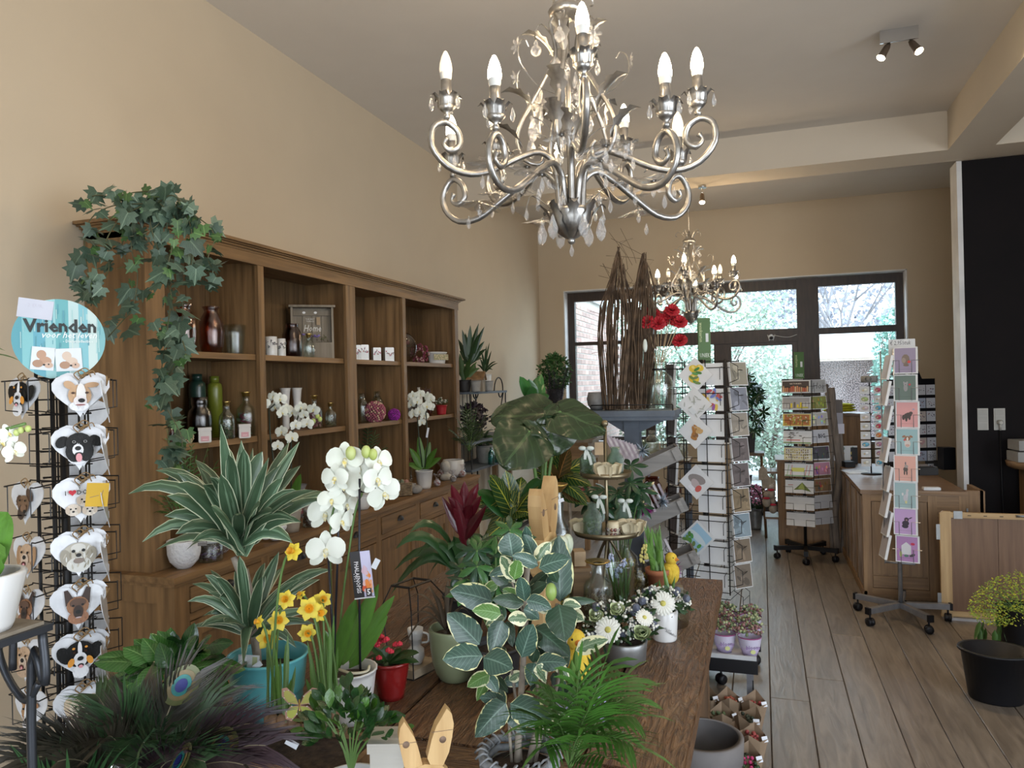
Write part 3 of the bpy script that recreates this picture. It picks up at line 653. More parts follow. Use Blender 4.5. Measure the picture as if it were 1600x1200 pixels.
# ================================================================ ivy garland on the cabinet
random.seed(5)
def ivyleaf(name,c,vein):
    k=[(0,-.1),(.22,-.28),(.5,-.18),(.36,.02),(.58,.22),(.30,.30),(.26,.52),(.12,.5),(0,.82),(-.12,.5),(-.26,.52),(-.30,.30),(-.58,.22),(-.36,.02),(-.5,-.18),(-.22,-.28)]
    m=MB(); n=m.vs([(0,.1,.03)]+[(x,y,-.12*abs(x)-.12*max(0,y)**2) for x,y in k])
    for i in range(len(k)):
        j=(i+1)%len(k); a,b=k[i],k[j]; m.face([n,n+1+j,n+1+i],0,[(.5,.4),(b[0]+.5,b[1]),(a[0]+.5,a[1])])
    return m.data('ivy_leaf',leafmat(name,c,vein=vein,rough=.5))
ivs=[ivyleaf('ivy_grey_green',(.06,.11,.07),(.12,.18,.12)),ivyleaf('ivy_pale',(.11,.18,.125),(.2,.28,.2)),ivyleaf('ivy_fresh',(.07,.16,.045),(.14,.26,.08))]
ivy=thing('ivy_garland','bushy green ivy garland trailing over the near top corner of the wooden cabinet','ivy',(-2.4,2.5,2.31))
vine=mat('vine_stem',(.09,.09,.04),.7,ns=20)
strands=[[(230,318),(175,322),(140,345),(132,390),(138,430),(128,458),(115,462)],[(230,318),(190,340),(165,380),(170,420),(150,455),(142,478)],[(235,315),(215,345),(205,385),(215,430),(207,480),(188,505),(168,528)],
 [(240,318),(235,350),(250,400),(262,440),(268,470),(262,520),(278,555),(262,600),(268,650),(262,690),(280,720)],[(250,318),(275,345),(268,390),(262,430),(285,470),(283,520),(290,548)],
 [(250,315),(290,330),(325,352),(335,375),(325,405),(338,430),(330,455)],[(250,315),(285,325),(300,365),(300,400),(298,425),(305,440)],[(220,320),(180,310),(150,305),(130,318)],[(235,318),(245,300),(215,300),(190,305)],[(245,318),(268,305),(290,322),(300,340)],[(230,322),(250,345),(225,365),(200,370)],
 [(265,480),(255,560),(250,590),(246,625)],[(262,640),(285,690),(270,740),(262,760)],[(225,330),(205,350),(190,385),(198,410)]]
for si,s in enumerate(strands):
    D=2.78 if si not in (0,1) else 2.72
    P=[PD(x,y,D+U(-.05,.05)-(0.04 if i>1 else .02)) for i,(x,y) in enumerate(s)]; P=cr(P,6); Bo(ivy).tube(P,.0022,4).build('vine',vine,ivy)
    n=0
    dist=0
    for a,b in zip(P,P[1:]):
        dist+=(b-a).length
        step=.026 if si<11 else .034
        while dist>step:
            dist-=step; lp=a+V((U(-.035,.035),U(-.035,.035),U(-.035,.03)))
            k=0 if random.random()<.5 else (1 if random.random()<.55 else 2)
            sz=U(.05,.092) if k<2 else U(.035,.055)
            nn=towardcam(lp,.55)+V((U(-.5,.5),U(-.5,.5),U(-.2,.3))); dr=V((U(-1,1),U(-.6,.6),U(-1.3,.2)))
            M=Mx.Translation(-V(ivy.location))@frame(lp,dr,nn,sz); put('ivy_leaf',ivs[k],ivy,M)
# ================================================================ foreground left: heart rack
random.seed(21)
BK,WH,TN,RD,OR=(.012,.012,.012),(.82,.83,.86),(.42,.22,.10),(.55,.03,.05),(.75,.33,.06)
PKt=(.75,.35,.38); NOSE=(.02,.02,.02); LB=(.55,.36,.22)
def heart_pts(s=1,n=26):
    P=[]
    for i in range(n):
        t=2*PI*i/n; x=16*math.sin(t)**3; z=13*math.cos(t)-5*math.cos(2*t)-2*math.cos(3*t)-math.cos(4*t)
        P.append((x/33*s*-1,(z+2)/33*s))
    return P
HP=heart_pts(1)
def dog(pr,kind,s=1,x=0,z=0):
    def e(a,b,rx,rz,c,rot=0):
        pr.e(x+a*s,z+b*s,rx*s,rz*s,c,rot)
        if min(rx,rz)>.085 and kind!='shaggy':
            for k in range(22):
                t_=U(0,6.28); q=U(.45,1.0); u=rx*q*math.cos(t_); v=rz*q*math.sin(t_); f=U(.7,1.35)
                pr.e(x+(a+u*math.cos(rot)-v*math.sin(rot))*s,z+(b+u*math.sin(rot)+v*math.cos(rot))*s,.006*s,.026*s,tuple(min(.9,k_*f+(.01 if f>1 else 0)) for k_ in c),-u*1.2,6)
    if kind in('bernese','bernese_small'):
        e(-.24,.05,.11,.17,BK,.5); e(.24,.05,.11,.17,BK,-.5); e(0,.10,.22,.17,BK); e(0,-.02,.19,.17,BK); e(0,-.26,.13,.12,WH); e(0,.13,.035,.14,WH); e(0,-.05,.11,.13,WH)
        for q in(-1,1): e(q*.15,-.08,.05,.08,OR,q*.4); e(q*.1,.16,.025,.02,OR); e(q*.09,.09,.022,.018,(.05,.02,.01))
        e(0,-.03,.05,.038,NOSE); e(0,-.15,.05,.035,NOSE); e(0,-.17,.035,.03,PKt)
    elif kind=='collie':
        e(-.27,.1,.12,.09,BK,.9); e(.27,.1,.12,.09,BK,-.9); e(0,.06,.22,.2,BK); e(-.03,-.18,.17,.14,WH); e(-.12,-.12,.1,.16,BK,.3); e(.12,-.12,.1,.16,BK,-.3); e(-.03,-.06,.09,.11,WH)
        for q in(-1,1): e(q*.09,.09,.03,.025,(.3,.3,.3)); e(q*.09,.09,.018,.018,BK)
        e(-.03,-.03,.05,.04,NOSE); e(-.02,-.15,.07,.05,NOSE); e(-.02,-.2,.05,.08,PKt)
    elif kind=='brindle':
        e(-.16,.17,.1,.07,LB,-.6); e(.2,.17,.12,.05,LB,.1); e(0,-.02,.19,.2,LB); e(-.02,-.22,.16,.09,WH); e(.02,-.02,.08,.22,(.8,.78,.76)); e(0,-.13,.11,.1,(.78,.72,.72))
        for q in(-1,1): e(q*.11,.02,.03,.02,(.07,.04,.03))
        e(.02,-.12,.055,.04,NOSE); e(0,-.2,.08,.015,(.3,.12,.12))
    elif kind=='shepherd':
        pr.p([(x+a*s,z+b*s) for a,b in((-.19,.02),(-.21,.30),(-.15,.31),(-.05,.12))],(.06,.04,.035)); pr.p([(x+a*s,z+b*s) for a,b in((.05,.12),(.15,.33),(.22,.30),(.19,.02))],(.06,.04,.035))
        e(0,0,.18,.17,(.30,.15,.08)); e(0,-.2,.17,.12,(.34,.17,.10)); e(0,.06,.13,.08,(.12,.07,.05)); e(0,-.1,.08,.12,(.05,.035,.03))
        for q in(-1,1): e(q*.075,.02,.024,.018,BK)
        e(0,-.1,.045,.035,NOSE); e(0,-.2,.05,.012,(.5,.4,.4))
    elif kind=='golden':
        e(-.18,-.02,.08,.2,(.40,.24,.13),.1); e(.18,-.02,.08,.2,(.40,.24,.13),-.1); e(0,.02,.18,.2,(.55,.38,.25)); e(0,-.22,.18,.13,(.5,.36,.25)); e(0,-.08,.1,.12,(.66,.52,.40))
        for q in(-1,1): e(q*.08,.06,.026,.024,BK)
        e(0,-.03,.045,.04,NOSE); e(0,-.15,.06,.045,(.1,.03,.03)); e(0,-.17,.03,.03,PKt)
    elif kind=='retriever':
        e(-.17,.02,.09,.2,(.62,.5,.36),.2); e(.17,.02,.09,.2,(.6,.48,.35),-.2); e(0,.02,.19,.19,(.72,.62,.49)); e(0,-.22,.19,.13,(.72,.62,.5)); e(.0,-.08,.11,.11,(.78,.7,.6))
        for q in(-1,1): e(q*.09,.05,.024,.02,BK)
        e(0,-.04,.06,.045,NOSE); e(0,-.15,.08,.025,(.1,.05,.05))
    elif kind=='shaggy':
        e(0,0,.26,.2,(.5,.47,.40)); e(-.2,-.06,.09,.16,(.36,.33,.27),.2); e(.2,-.06,.09,.16,(.36,.33,.27),-.2); e(0,-.2,.2,.14,(.62,.62,.58)); e(0,.1,.12,.08,(.68,.67,.62))
        for i in range(26): a=U(0,6.28); r=U(.06,.24); e(r*math.cos(a),r*math.sin(a)*.8-.06,.012,.05,random.choice([(.3,.27,.2),(.7,.7,.66),(.5,.46,.38)]),U(-.6,.6))
        for q in(-1,1): e(q*.08,.05,.03,.028,BK)
        e(0,-.03,.045,.035,NOSE); e(0,-.13,.09,.05,(.25,.2,.17))
    elif kind=='dachs':
        e(.12,.12,.07,.14,(.10,.06,.04),.5); e(-.12,0,.09,.12,(.12,.07,.045),.3); e(0,-.05,.15,.17,(.2,.12,.07)); e(-.02,-.2,.1,.14,(.07,.05,.04)); e(.04,-.12,.08,.07,(.22,.13,.08))
        for q in(-1,1): e(q*.07,.02,.022,.02,BK)
        e(.08,-.18,.04,.035,NOSE)
    elif kind=='pups':
        for a,b in((-.12,-.18),(.06,-.02),(.14,-.2)):
            e(a,b,.12,.11,(.72,.64,.55)); e(a-.09,b,.035,.07,(.6,.5,.4)); e(a+.09,b,.035,.07,(.6,.5,.4)); e(a-.04,b+.02,.014,.014,BK); e(a+.04,b+.02,.014,.014,BK); e(a,b-.03,.022,.018,NOSE)
    elif kind=='terrier':
        e(-.16,.17,.06,.13,(.35,.18,.09),.5); e(.17,.12,.11,.05,(.35,.18,.09),-.3); e(0,-.02,.17,.22,(.42,.24,.12)); e(0,-.1,.08,.3,WH); e(0,-.25,.11,.1,(.75,.7,.7))
        for q in(-1,1): e(q*.09,.02,.026,.02,BK)
        e(0,-.17,.045,.04,NOSE)
heartm=mat('white_glazed_heart',(.74,.76,.80),.25,ns=4,coat=.3); twine=mat('jute_twine',(.36,.23,.11),.9,c2=(.2,.12,.05),ns=90,bump=.5); rearm=mat('heart_back',(.5,.55,.62),.4,ns=4)
DH=1.92
rc=PD(104,860,DH+.09)
rack=thing('heart_display_rack','tall black wire spinner rack holding the white dog hearts','display rack',(rc.x,rc.y,0))
faceD={}
toc=-ray(104,860); toc.z=0; toc.normalize(); right=V((-toc.y,toc.x,0))
def fdir(a): return (toc*math.cos(a)+right*math.sin(a)).normalized()
FA=[(.10,'front'),(-.95,'left'),(1.42,'right')]
rowsy=[618,700,782,866,948,1026,1107]; zr=[PD(104,y,DH).z for y in rowsy]
wm=Bo(rack)
for a in(.1,1.42,-.95,3.0,-2.4):
    d=fdir(a); s_=V((-d.y,d.x,0)); c=V((rc.x,rc.y,0))+d*.055
    for q in(-.03,.03): wm.tube([c+s_*q+V((0,0,.08)),c+s_*q+V((0,0,zr[0]+.1))],.0028,5)
for z in zr:
    for a in(.1,1.42,-.95,3.0):
        d=fdir(a); s_=V((-d.y,d.x,0)); c=V((rc.x,rc.y,0))
        for dz in(.048,-.01,-.05):
            e=c+d*.055+V((0,0,z+dz)); wm.tube([e-s_*.06,e+s_*.06],.0018,4)
        for q in(-.045,.045):
            b0=c+d*.055+s_*q*1.3+V((0,0,z+.045)); b1=c+d*.125+s_*q+V((0,0,z+.04)); b2=b1-V((0,0,.075)); b3=c+d*.055+s_*q+V((0,0,z-.045)); wm.tube([b0,b1+s_*q*.3,b1],.0018,4); wm.tube([b1,b2,b3],.0018,4)
wm.build('wire_frame',wirem,rack)
Bo(rack).tube([V((rc.x,rc.y,.06)),V((rc.x,rc.y,zr[0]+.14))],.011,10).build('pole',wirem,rack)
Bo(rack).lathe([(.2,0),(.2,.012),(.03,.03),(.02,.07)],24,(rc.x,rc.y,0)).build('base',wirem,rack)
hb=MB().prism(HP,-.03,.03); hb.v=[(x,y*.2,z) for x,y,z in hb.v]; 
HS=.128
hm=hb.data('heart_board',heartm)
LBL={'brindle':'white heart printed with a tan and white staffordshire dog face','bernese':'white heart with a smiling black, white and rust mountain dog','collie':'white heart with a black and white collie, tongue out','pups':'white heart reading I love dogs with three pale puppies','shaggy':'white heart with a shaggy grey terrier face','shepherd':'white heart with a german shepherd head, ears pricked','retriever':'white heart with a cream retriever face half behind feathers',
'bernese_small':'white heart, small black and white mountain dog','dachs':'white heart, dark brown long nosed dog','golden':'white heart, golden brown laughing retriever','terrier':'white heart, tan eared white nosed terrier'}
def heart(kind,p,d,tilt,label,i,empty=False,rot=0):
    t=thing('heart_plaque',label,'heart plaque',p,0,'dog hearts on the spinner rack'); t.rotation_euler=(tilt,rot,math.atan2(d.y,d.x)+PI/2)
    # local -y faces the viewer
    put('heart_board',hm,t,Mx.Diagonal((HS,HS,HS,1)))
    if not empty:
        pr=Pr(Mx.Diagonal((HS,HS,HS,1)),-.0075/HS*1,.0006); dog(pr,kind,1.1,0,.02)
        if kind=='pups':
            pr.text('I',-.26,.16,.09,BK,.02); pr.text('DOGS',.11,.16,.09,BK,.02); pr.p([(-.14+a*.14,.16+b*.14) for a,b in HP],RD)
        pr.build('printed_dog',printgloss,t)
    MB().tube(cr([(0,-.008,HS*.30),(-.012,-.012,HS*.42),(.004,-.012,HS*.50),(.014,-.012,HS*.42),(0,-.01,HS*.33)],3),.0016,5).tube(cr([(0,-.012,HS*.38),(.02,-.016,HS*.44),(.026,-.014,HS*.36)],3),.0015,5).build('jute_loop',twine,t)
    return t
front=['brindle','collie','pups','shaggy','shepherd','bernese','retriever']; left=['bernese_small',None,'dachs','golden','shepherd','golden','terrier']
xsf=[124,123,125,122,121,124,126]; xsl=[37,0,42,45,44,42,48]
pos=['in the top row','in the second row','in the third row','in the fourth row','in the fifth row','in the sixth row','in the bottom row']
for i,y in enumerate(rowsy):
    p=PD(xsf[i],y,DH-.01); heart(front[i],p,fdir(.12),-.12,LBL[front[i]]+' in the front column',i)
    for q in (1,):
        h=heart(None,p+FW*.014+RT*.003+V((0,0,.006)),fdir(.12),-.12,'plain white heart tucked behind the printed one '+pos[i],i,True)
    # hearts in the far pockets, seen from behind
    b=PD(125+8,y+38,DH+.18); hh=heart(None,b,fdir(3.1),0,'pale heart seen from behind low '+pos[i]+' of the rack',i,True)
    if left[i]:
        p=PD(xsl[i],y+3,DH+.04); heart(left[i],p,fdir(-.92),-.1,(LBL[left[i]] if left[i]!='shepherd' else 'white heart, dark shepherd turned aside')+' at the left '+pos[i],i)
    if i<6: p=PD(165,y+8,DH+.02); heart(None,p,fdir(1.45),-.14,'white heart seen edge on at the right '+pos[i],i,True)
# yellow note on the third heart
p=PD(152,773,DH-.035); t=thing('sticky_note','yellow sticky note on the white heart about dogs','note',p); t.rotation_euler=(0,.1,math.atan2(toc.y,toc.x)+PI/2)
MB().cbox((0,0,0),(.05,.001,.06)).build('paper',mat('yellow_paper',(.72,.45,.05),.8,ns=5),t); pr=Pr(None,-.0006); pr.p([(-.016,-.008),(.004,-.002),(.004,-.0005),(-.016,-.006)],(.3,.2,.1)); pr.p([(.008,-.003),(.012,.012),(.0135,.012),(.01,-.003)],(.3,.2,.1)); pr.build('pencil_mark',printm,t)
# round sign on top
sp=PD(93,530,DH+.03); R=.106
sg=thing('round_sign','round blue plank sign reading Vrienden above the dog heart rack','sign',sp); sg.rotation_euler=(-.06,0,math.atan2(toc.y,toc.x)+PI/2)
m=MB(); circ=[(R*math.cos(2*PI*i/48),R*math.sin(2*PI*i/48)) for i in range(48)]; m.prism(circ,-.003,.003,0,(.16,.42,.47)); m.build('disc',printm,sg)
pr=Pr(None,-.0031,.00005)
xs=[-1,-.78,-.55,-.3,-.08,.2,.42,.62,.82,1]; cs=[(.10,.35,.42),(.22,.52,.55),(.13,.40,.50),(.33,.60,.62),(.14,.42,.45),(.5,.66,.66),(.22,.5,.56),(.55,.68,.66),(.2,.45,.48)]
for a,b,c in zip(xs,xs[1:],cs):
    K=[]; 
    for q in range(7): x=(a+(b-a)*q/6)*R*.998; K.append((x,-math.sqrt(max(0,R*R*.997-x*x))))
    for q in range(6,-1,-1): x=(a+(b-a)*q/6)*R*.998; K.append((x,math.sqrt(max(0,R*R*.997-x*x))))
    pr.p(K,c)
for k in range(36):
    x=U(-.9,.9)*R; h=math.sqrt(R*R-x*x)*.9; z=U(-h,h*.7); pr.r(x,x+U(.0008,.004),z,min(h,z+U(.01,.05)),random.choice([(.4,.62,.62),(.1,.33,.4),(.6,.7,.66)]))
pr.text('Vrienden',.004,.033,.034,(.015,.02,.02),.045,w=.165); pr.text('voor het leven',.022,.010,.017,(.85,.9,.9),.012,.35,w=.125); pr.text('- Dierencollectie -',.042,-.006,.008,(.85,.9,.9),.02,w=.068)
pr.build('printed_face',printm,sg)
def minipic(x,z,w,h,rot,c):
    m=MB(); m.M=Mx.Translation((x,-.006,z))@Mx.Rotation(rot,4,'Y'); m.cbox((0,0,0),(w,.001,h)); return m
for x,z,rot,kind,nm in((-.038,-.052,.1,0,'photo_card'),(.02,-.055,-.05,1,'photo_card')):
    MM=Mx.Translation((x,-.007,z))@Mx.Rotation(rot,4,'Y'); pr=Pr(MM,0,.0003); pr.r(-.03,.03,-.03,.03,(.72,.76,.8)) if kind else pr.r(-.026,.026,-.03,.03,(.72,.76,.8))
    f=(.5,.3,.2) if not kind else (.66,.52,.42)
    pr.e(-.004,.01,.011,.012,f); pr.e(.006,-.006,.014,.012,f); pr.e(-.01,-.014,.012,.01,(.42,.25,.16)); pr.e(.014,-.016,.01,.008,(.6,.42,.32)); pr.e(.004,-.016,.003,.0025,NOSE); pr.e(.014,-.014,.002,.002,NOSE); pr.build('photo_card',printm,sg)
m=MB(); m.M=Mx.Translation((-.052,-.005,.078))@Mx.Rotation(.12,4,'Y'); m.cbox((0,0,0),(.078,.001,.05)); m.build('taped_paper',mat('bluish_paper',(.66,.68,.78),.7,ns=5),sg)
pr=Pr(Mx.Translation((-.052,-.0057,.078))@Mx.Rotation(.12,4,'Y')); pr.text('2 EUR.',0,.008,.009,(.55,.55,.64),w=.035); pr.build('pencil_writing',printm,sg)
Bo(sg)
m=MB(); m.tube([(0,.004,-.02),(0,.03,-.17)],.004,6); m.build('bracket',wirem,sg)
# ================================================================ plants and things on the table
random.seed(31)
def at_table(px,py): return PZ(px,py,TZ)
stemg=mat('green_stem',(.12,.22,.06),.5,ns=20); bark=mat('grey_bark',(.30,.26,.21),.85,c2=(.17,.14,.11),ns=30,bump=.5)
# ---- dracaena in a turquoise zinc bucket
turq=mat('turquoise_enamel',(.13,.50,.55),.35,ns=5,coat=.2)
p=V((-1.215,1.59,TZ)); D0=depth(p+V((0,0,.3)))
t=thing('potted_dracaena','striped dracaena with white edged leaves in a turquoise metal bucket','plant',p)
prof=[(.078,0),(.080,.012),(.083,.03),(.086,.034),(.085,.04),(.088,.055),(.091,.06),(.090,.066),(.094,.10),(.098,.137),(.102,.141),(.101,.146)]
vessel(t,prof,turq,'bucket',32,soilz=.10)
dl=leafmat('dracaena_leaf',(.075,.14,.075),edge=(.55,.60,.42),ew=.88,stripe=5,stripe_c=(.17,.27,.17),rough=.35)
for a,b,r in (((404,1040),(382,890),.010),((395,985),(365,870),.008)):
    Bo(t).tube(cr([PD(404,1050,D0),PD((a[0]+b[0])/2+4,(a[1]+b[1])/2,D0),PD(*b,D0)],4),r,8).build('stem',bark,t)
def dleaves(base,tips,D,w):
    for i,(x,y,lift,dd) in enumerate(tips):
        b=PD(base[0]+U(-6,6),base[1]+U(-14,8),D+U(-.02,.02)); e=PD(x,y,D+dd); blade(t,'leaf',dl,b,e,w*U(.85,1.15),lift=lift,fold=.3,prof='strap' if i%3 else 'lance',nrm=towardcam(b,.7),wave=.05)
dleaves((378,862),[(345,663,.02,-.1),(377,688,0,.08),(468,690,.03,.1),(420,715,.03,-.12),(200,772,.16,-.05),(243,735,.13,.08),(222,847,.13,-.12),(312,730,.05,.15),(470,727,.06,.14),(470,770,.10,-.05),(448,740,.05,.18),(517,770,.08,.2),(462,815,.09,-.1),(300,760,.06,.12),(425,800,.06,-.22),(290,860,.08,.15),(405,790,.07,-.25),(452,690,.04,.25),(395,700,.02,.2),(345,740,.02,-.2),(330,790,.04,-.25),(372,805,.06,-.28)]+[(378+r_*math.cos(a_)*1.15,815-r_*math.sin(a_),.07,U(-.2,.22)) for a_,r_ in ((U(-.5,3.6),U(70,125)) for _ in range(30))],D0,.036)
dleaves((388,990),[(293,940,.07,-.1),(300,912,.06,.1),(320,898,.05,-.05),(330,905,.04,.12),(436,862,.03,.1),(520,890,.08,.12),(470,905,.06,-.05),(500,905,.06,.15),(345,915,.05,.18),(380,1040,.08,-.18),(463,1012,.07,-.05),(350,972,.04,-.2),(410,900,.02,-.1),(445,930,.05,.2),(370,895,.02,.2)]+[(400+r_*math.cos(a_)*1.1,965-r_*math.sin(a_),.05,U(-.15,.2)) for a_,r_ in ((U(-.4,3.5),U(60,100)) for _ in range(22))],D0,.028)
m=Bo(t); q=PD(388,1045,D0-.075); m.M=m.M@Mx.Translation(q)@cam.matrix_world.to_3x3().to_4x4()@Mx.Rotation(-.05,4,'Z'); m.cbox((0,.0,0),(.052,.068,.001),0,(.6,.63,.65)); 
for a,b,c,d,cc in ((-.014,.02,.018,.02,(.75,.78,.8)),(-.01,.005,.012,.028,(.06,.2,.12)),(.015,.015,.012,.03,(.4,.45,.25)),(0,-.02,.04,.02,(.25,.27,.3)),(-.006,-.022,.018,.006,(.85,.85,.88))): m.cbox((a,b,.0008),(c,d,.0004),0,cc)
m.build('care_label',printm,t)
lab(402,1040,D0-.09,.6,.024,.013,t)
# ---- daffodils
yel=mat('daffodil_petal',(.80,.66,.06),.5,c2=(.72,.56,.05),ns=20); ora=mat('daffodil_trumpet',(.80,.40,.02),.5,ns=20); daff=leafmat('daffodil_leaf',(.12,.26,.05),rough=.4,vein=(.2,.36,.1))
def daffodils(name,label,base,D,flowers,leaves,hgt):
    pb=PD(*base,D); t=thing(name,label,'flowers',pb)
    m=Bo(t); 
    for k in range(7): a=k*.9; m.ell(pb+V((math.cos(a)*.022,math.sin(a)*.022,.012)),(.014,.014,.02),10,7)
    m.build('bulb',mat('brown_bulb',(.22,.13,.07),.7,c2=(.1,.06,.03),ns=40),t)
    for (x,y,s,ax,ay) in flowers:
        f=PD(x,y,D+U(-.03,.03)); st=pb+V((U(-.03,.03),U(-.03,.03),.01)); c=(st+f)/2; c=V((st.x*.7+f.x*.3,st.y*.7+f.y*.3,f.z+.01))
        Bo(t).tube(bez(st,c,f,8),.0026,6).build('flower_stem',stemg,t)
        n=((CAMP-f).normalized()+RT*ax+V((0,0,ay))).normalized(); fr=frame(f,n.orthogonal(),n)
        m=Bo(t); M0=m.M@fr@Mx.Rotation(U(0,6),4,'Z')
        for k in range(6):
            m.M=M0@Mx.Rotation(k*PI/3,4,'Z'); m.strip([(0,.002*s,0),(0,.009*s,.001),(0,.015*s,.0015),(0,.021*s,-.001)],[.004*s,.0078*s,.0066*s,.0005],(1,0,0),fold=.2)
        h=m.build('petals',yel,t); m=Bo(t); m.M=m.M@fr; m.lathe([(.004*s,0),(.0058*s,.006*s),(.0062*s,.010*s),(.0082*s,.0135*s),(.007*s,.013*s),(.005*s,.006*s),(.001,.002)],14,cap=False); m.build('trumpet',ora,h)
    for (x0,x,y) in leaves:
        b=PD(base[0]+x0,base[1]-3,D+U(-.03,.03)); blade(t,'leaf',daff,b,PD(x,y,D+U(-.06,.06)),U(.008,.012),fold=.4,prof='strap',nrm=towardcam(b,.9),n=6)
    return t
daffodils('daffodils','daffodil clump with a tall bloom, planted left of the yellow butterfly',(440,1132),1.55,[(458,862,1.0,-.6,.2),(447,937,1,-.2,.1),(435,970,1.1,.1,.1),(418,998,1.15,0,0),(405,972,.7,-1.2,.2)],[(0,430,1010),(-6,424,1040),(6,446,1005),(3,455,1060),(-3,438,1025),(8,462,1040),(-4,432,1060),(4,450,990)],.2)
daffodils('daffodils','daffodil clump with four open blooms beside the white orchid pot',(508,1118),1.6,[(504,937,1,.2,.1),(483,951,1.25,0,0),(498,958,1.0,.5,0),(480,989,1,.1,-.1),(470,930,.6,-1,1)],[(-6,480,1000),(0,500,985),(5,522,960),(8,528,1010),(-8,484,1040),(2,510,1000),(10,520,1030),(-3,495,1020),(6,516,975),(12,535,1060),(-10,478,1060)],.2)
# butterfly
p=PD(468,1102,1.5); t=thing('butterfly_stick','glittery yellow and pink butterfly decoration stuck among the daffodils','decoration',p)
pk=mat('print_butterfly',(1,1,1),.3,vc=True,ns=40,c2=(.85,.85,.85))
pr=Pr(); m4=cam.matrix_world.to_3x3().to_4x4(); pr.M=m4@Mx.Rotation(PI/2*0,4,'X')
def bw(pts,c,k=0): 
    n=pr.vs([(a,b,k) for a,b in pts]); pr.face(range(n,n+len(pts)),0,None,c,False)
for s_ in(-1,1):
    A=[(0,.0),(s_*.01,.022),(s_*.026,.036),(s_*.036,.034),(s_*.036,.018),(s_*.024,.004)]; B=[(0,0),(s_*.018,-.002),(s_*.03,-.014),(s_*.028,-.028),(s_*.016,-.032),(s_*.006,-.02)]
    for P_,c1,c2_ in((A,(.62,.36,.28),(.62,.62,.16)),(B,(.60,.34,.26),(.55,.6,.12))):
        bw(P_,c1); cx=sum(a for a,b in P_)/6; cy=sum(b for a,b in P_)/6; bw([((a-cx)*.8+cx*.9,(b-cy)*.78+cy*.9) for a,b in P_],c2_,.0006)
        for a,b in P_[1:]: 
            q=(a*.86,b*.86); bw([(q[0]+.0014*math.cos(k),q[1]+.0014*math.sin(k)) for k in(0,1.05,2.1,3.14,4.2,5.2)],(.85,.85,.8),.001)
pr.build('wings',pk,t)
MB().tube([(0,0,.012),(0,0,-.015),(.004,0,-.06)],.0018,6).build('body',gold,t)
# planter crate beneath the daffodils
cratew=wood('crate_wood',(.26,.15,.07),(.12,.07,.035),'x',.6)
p=at_table(470,1200); cz=PD(440,1150,1.55)
t=thing('planting_crate','brown wooden crate holding the daffodil bulbs at the picture bottom','crate',(cz.x+.06,cz.y-.01,TZ))
hC=cz.z-TZ-.01
for a in range(2): 
    MB().box(-.14,.14,(-.09,.078)[a],(-.078,.09)[a],0,hC).build('side_board',cratew,t); MB().box((-.14,.128)[a],(-.128,.14)[a],-.078,.078,0,hC).build('end_board',cratew,t)
MB().box(-.13,.13,-.08,.08,hC-.03,hC-.012).build('soil',soil,t)
lab(456,1162,1.45,-.5,.026,.013,t)
# ---- front orchid
whp=mat('orchid_petal',(.80,.82,.74),.5,c2=(.74,.78,.68),ns=18); lip=mat('orchid_lip',(.75,.62,.22),.5,c2=(.72,.72,.6),ns=160,wid=.2); ol=leafmat('orchid_leaf',(.10,.24,.035),vein=None,rough=.28); bud=mat('orchid_bud',(.45,.55,.14),.45,c2=(.55,.62,.25),ns=20)
def orchid_flower(t,p,r,n,roll=0,parent=None):
    fr=frame(p,V((0,0,1))-n*n.z,n)@Mx.Rotation(roll,4,'Z'); m=Bo(t); M0=m.M@fr
    # three narrow sepals behind, two broad petals in front
    for a,w,l,z in ((0,.62,1.0,-.004),(2.25,.55,.98,-.004),(-2.25,.55,.98,-.004),(1.22,1.12,1.0,.001),(-1.22,1.12,1.0,.001)):
        m.M=M0@Mx.Rotation(a,4,'Z'); k=[0,.2,.45,.7,.9,1.0]; pts=[(0,r*l*q,z+r*.12*math.sin(q*PI)) for q in k]; wd=[r*w*.5*x for x in (.16,.62,.98,.92,.6,.15)]; m.strip(pts,wd,(1,0,0),fold=-.08)
    h=m.build('blossom',whp,parent or t)
    m=Bo(t); m.M=M0; m.ell((0,-.0*r,r*.1),(r*.13,r*.16,r*.12),8,6); m.strip([(0,-.05*r,r*.12),(0,-.2*r,r*.2),(0,-.36*r,r*.12)],[r*.14,r*.1,r*.02],(1,0,0),fold=.5); m.build('lip',lip,h)
    return h
def orchid(label,loc,pot,ptop,D,flowers,buds,stakes,leaves,fr_,soilz,grp=None,ribs=0,lw=.05):
    t=thing('potted_orchid',label,'orchid',loc,0,grp); vessel(t,pot,whitecer,'pot',40,soilz=soilz,ribs=ribs)
    for s_ in stakes: Bo(t).tube([PD(x,y,D) for x,y in s_],.0028*D/1.8,6).build('stake',mat('dark_stake',(.02,.02,.03),.4),t)
    for q in flowers:
        x,y,k=q[:3]; ax=q[3] if len(q)>3 else 0; ay=q[4] if len(q)>4 else -.15; rl=q[5] if len(q)>5 else 0
        P=PD(x,y,D+U(-.03,.02)*D/1.8); n=((CAMP-P).normalized()+RT*ax+V((0,0,ay))).normalized(); orchid_flower(t,P,fr_*k,n,rl)
    for x,y,k in buds: Bo(t).ell(PD(x,y,D-.02),(.011*k,.011*k,.015*k),10,8).build('bud',bud,t)
    for s_,w_ in leaves:
        b=PD(*s_[0],D); e=PD(*s_[-1],D+s_[1] if isinstance(s_[1],float) else D); blade(t,'leaf',ol,b,e,w_,lift=.01,fold=.25,prof='ovate',nrm=towardcam(b,.8))
    return t
D1=1.86; p=at_table(548,1122); 
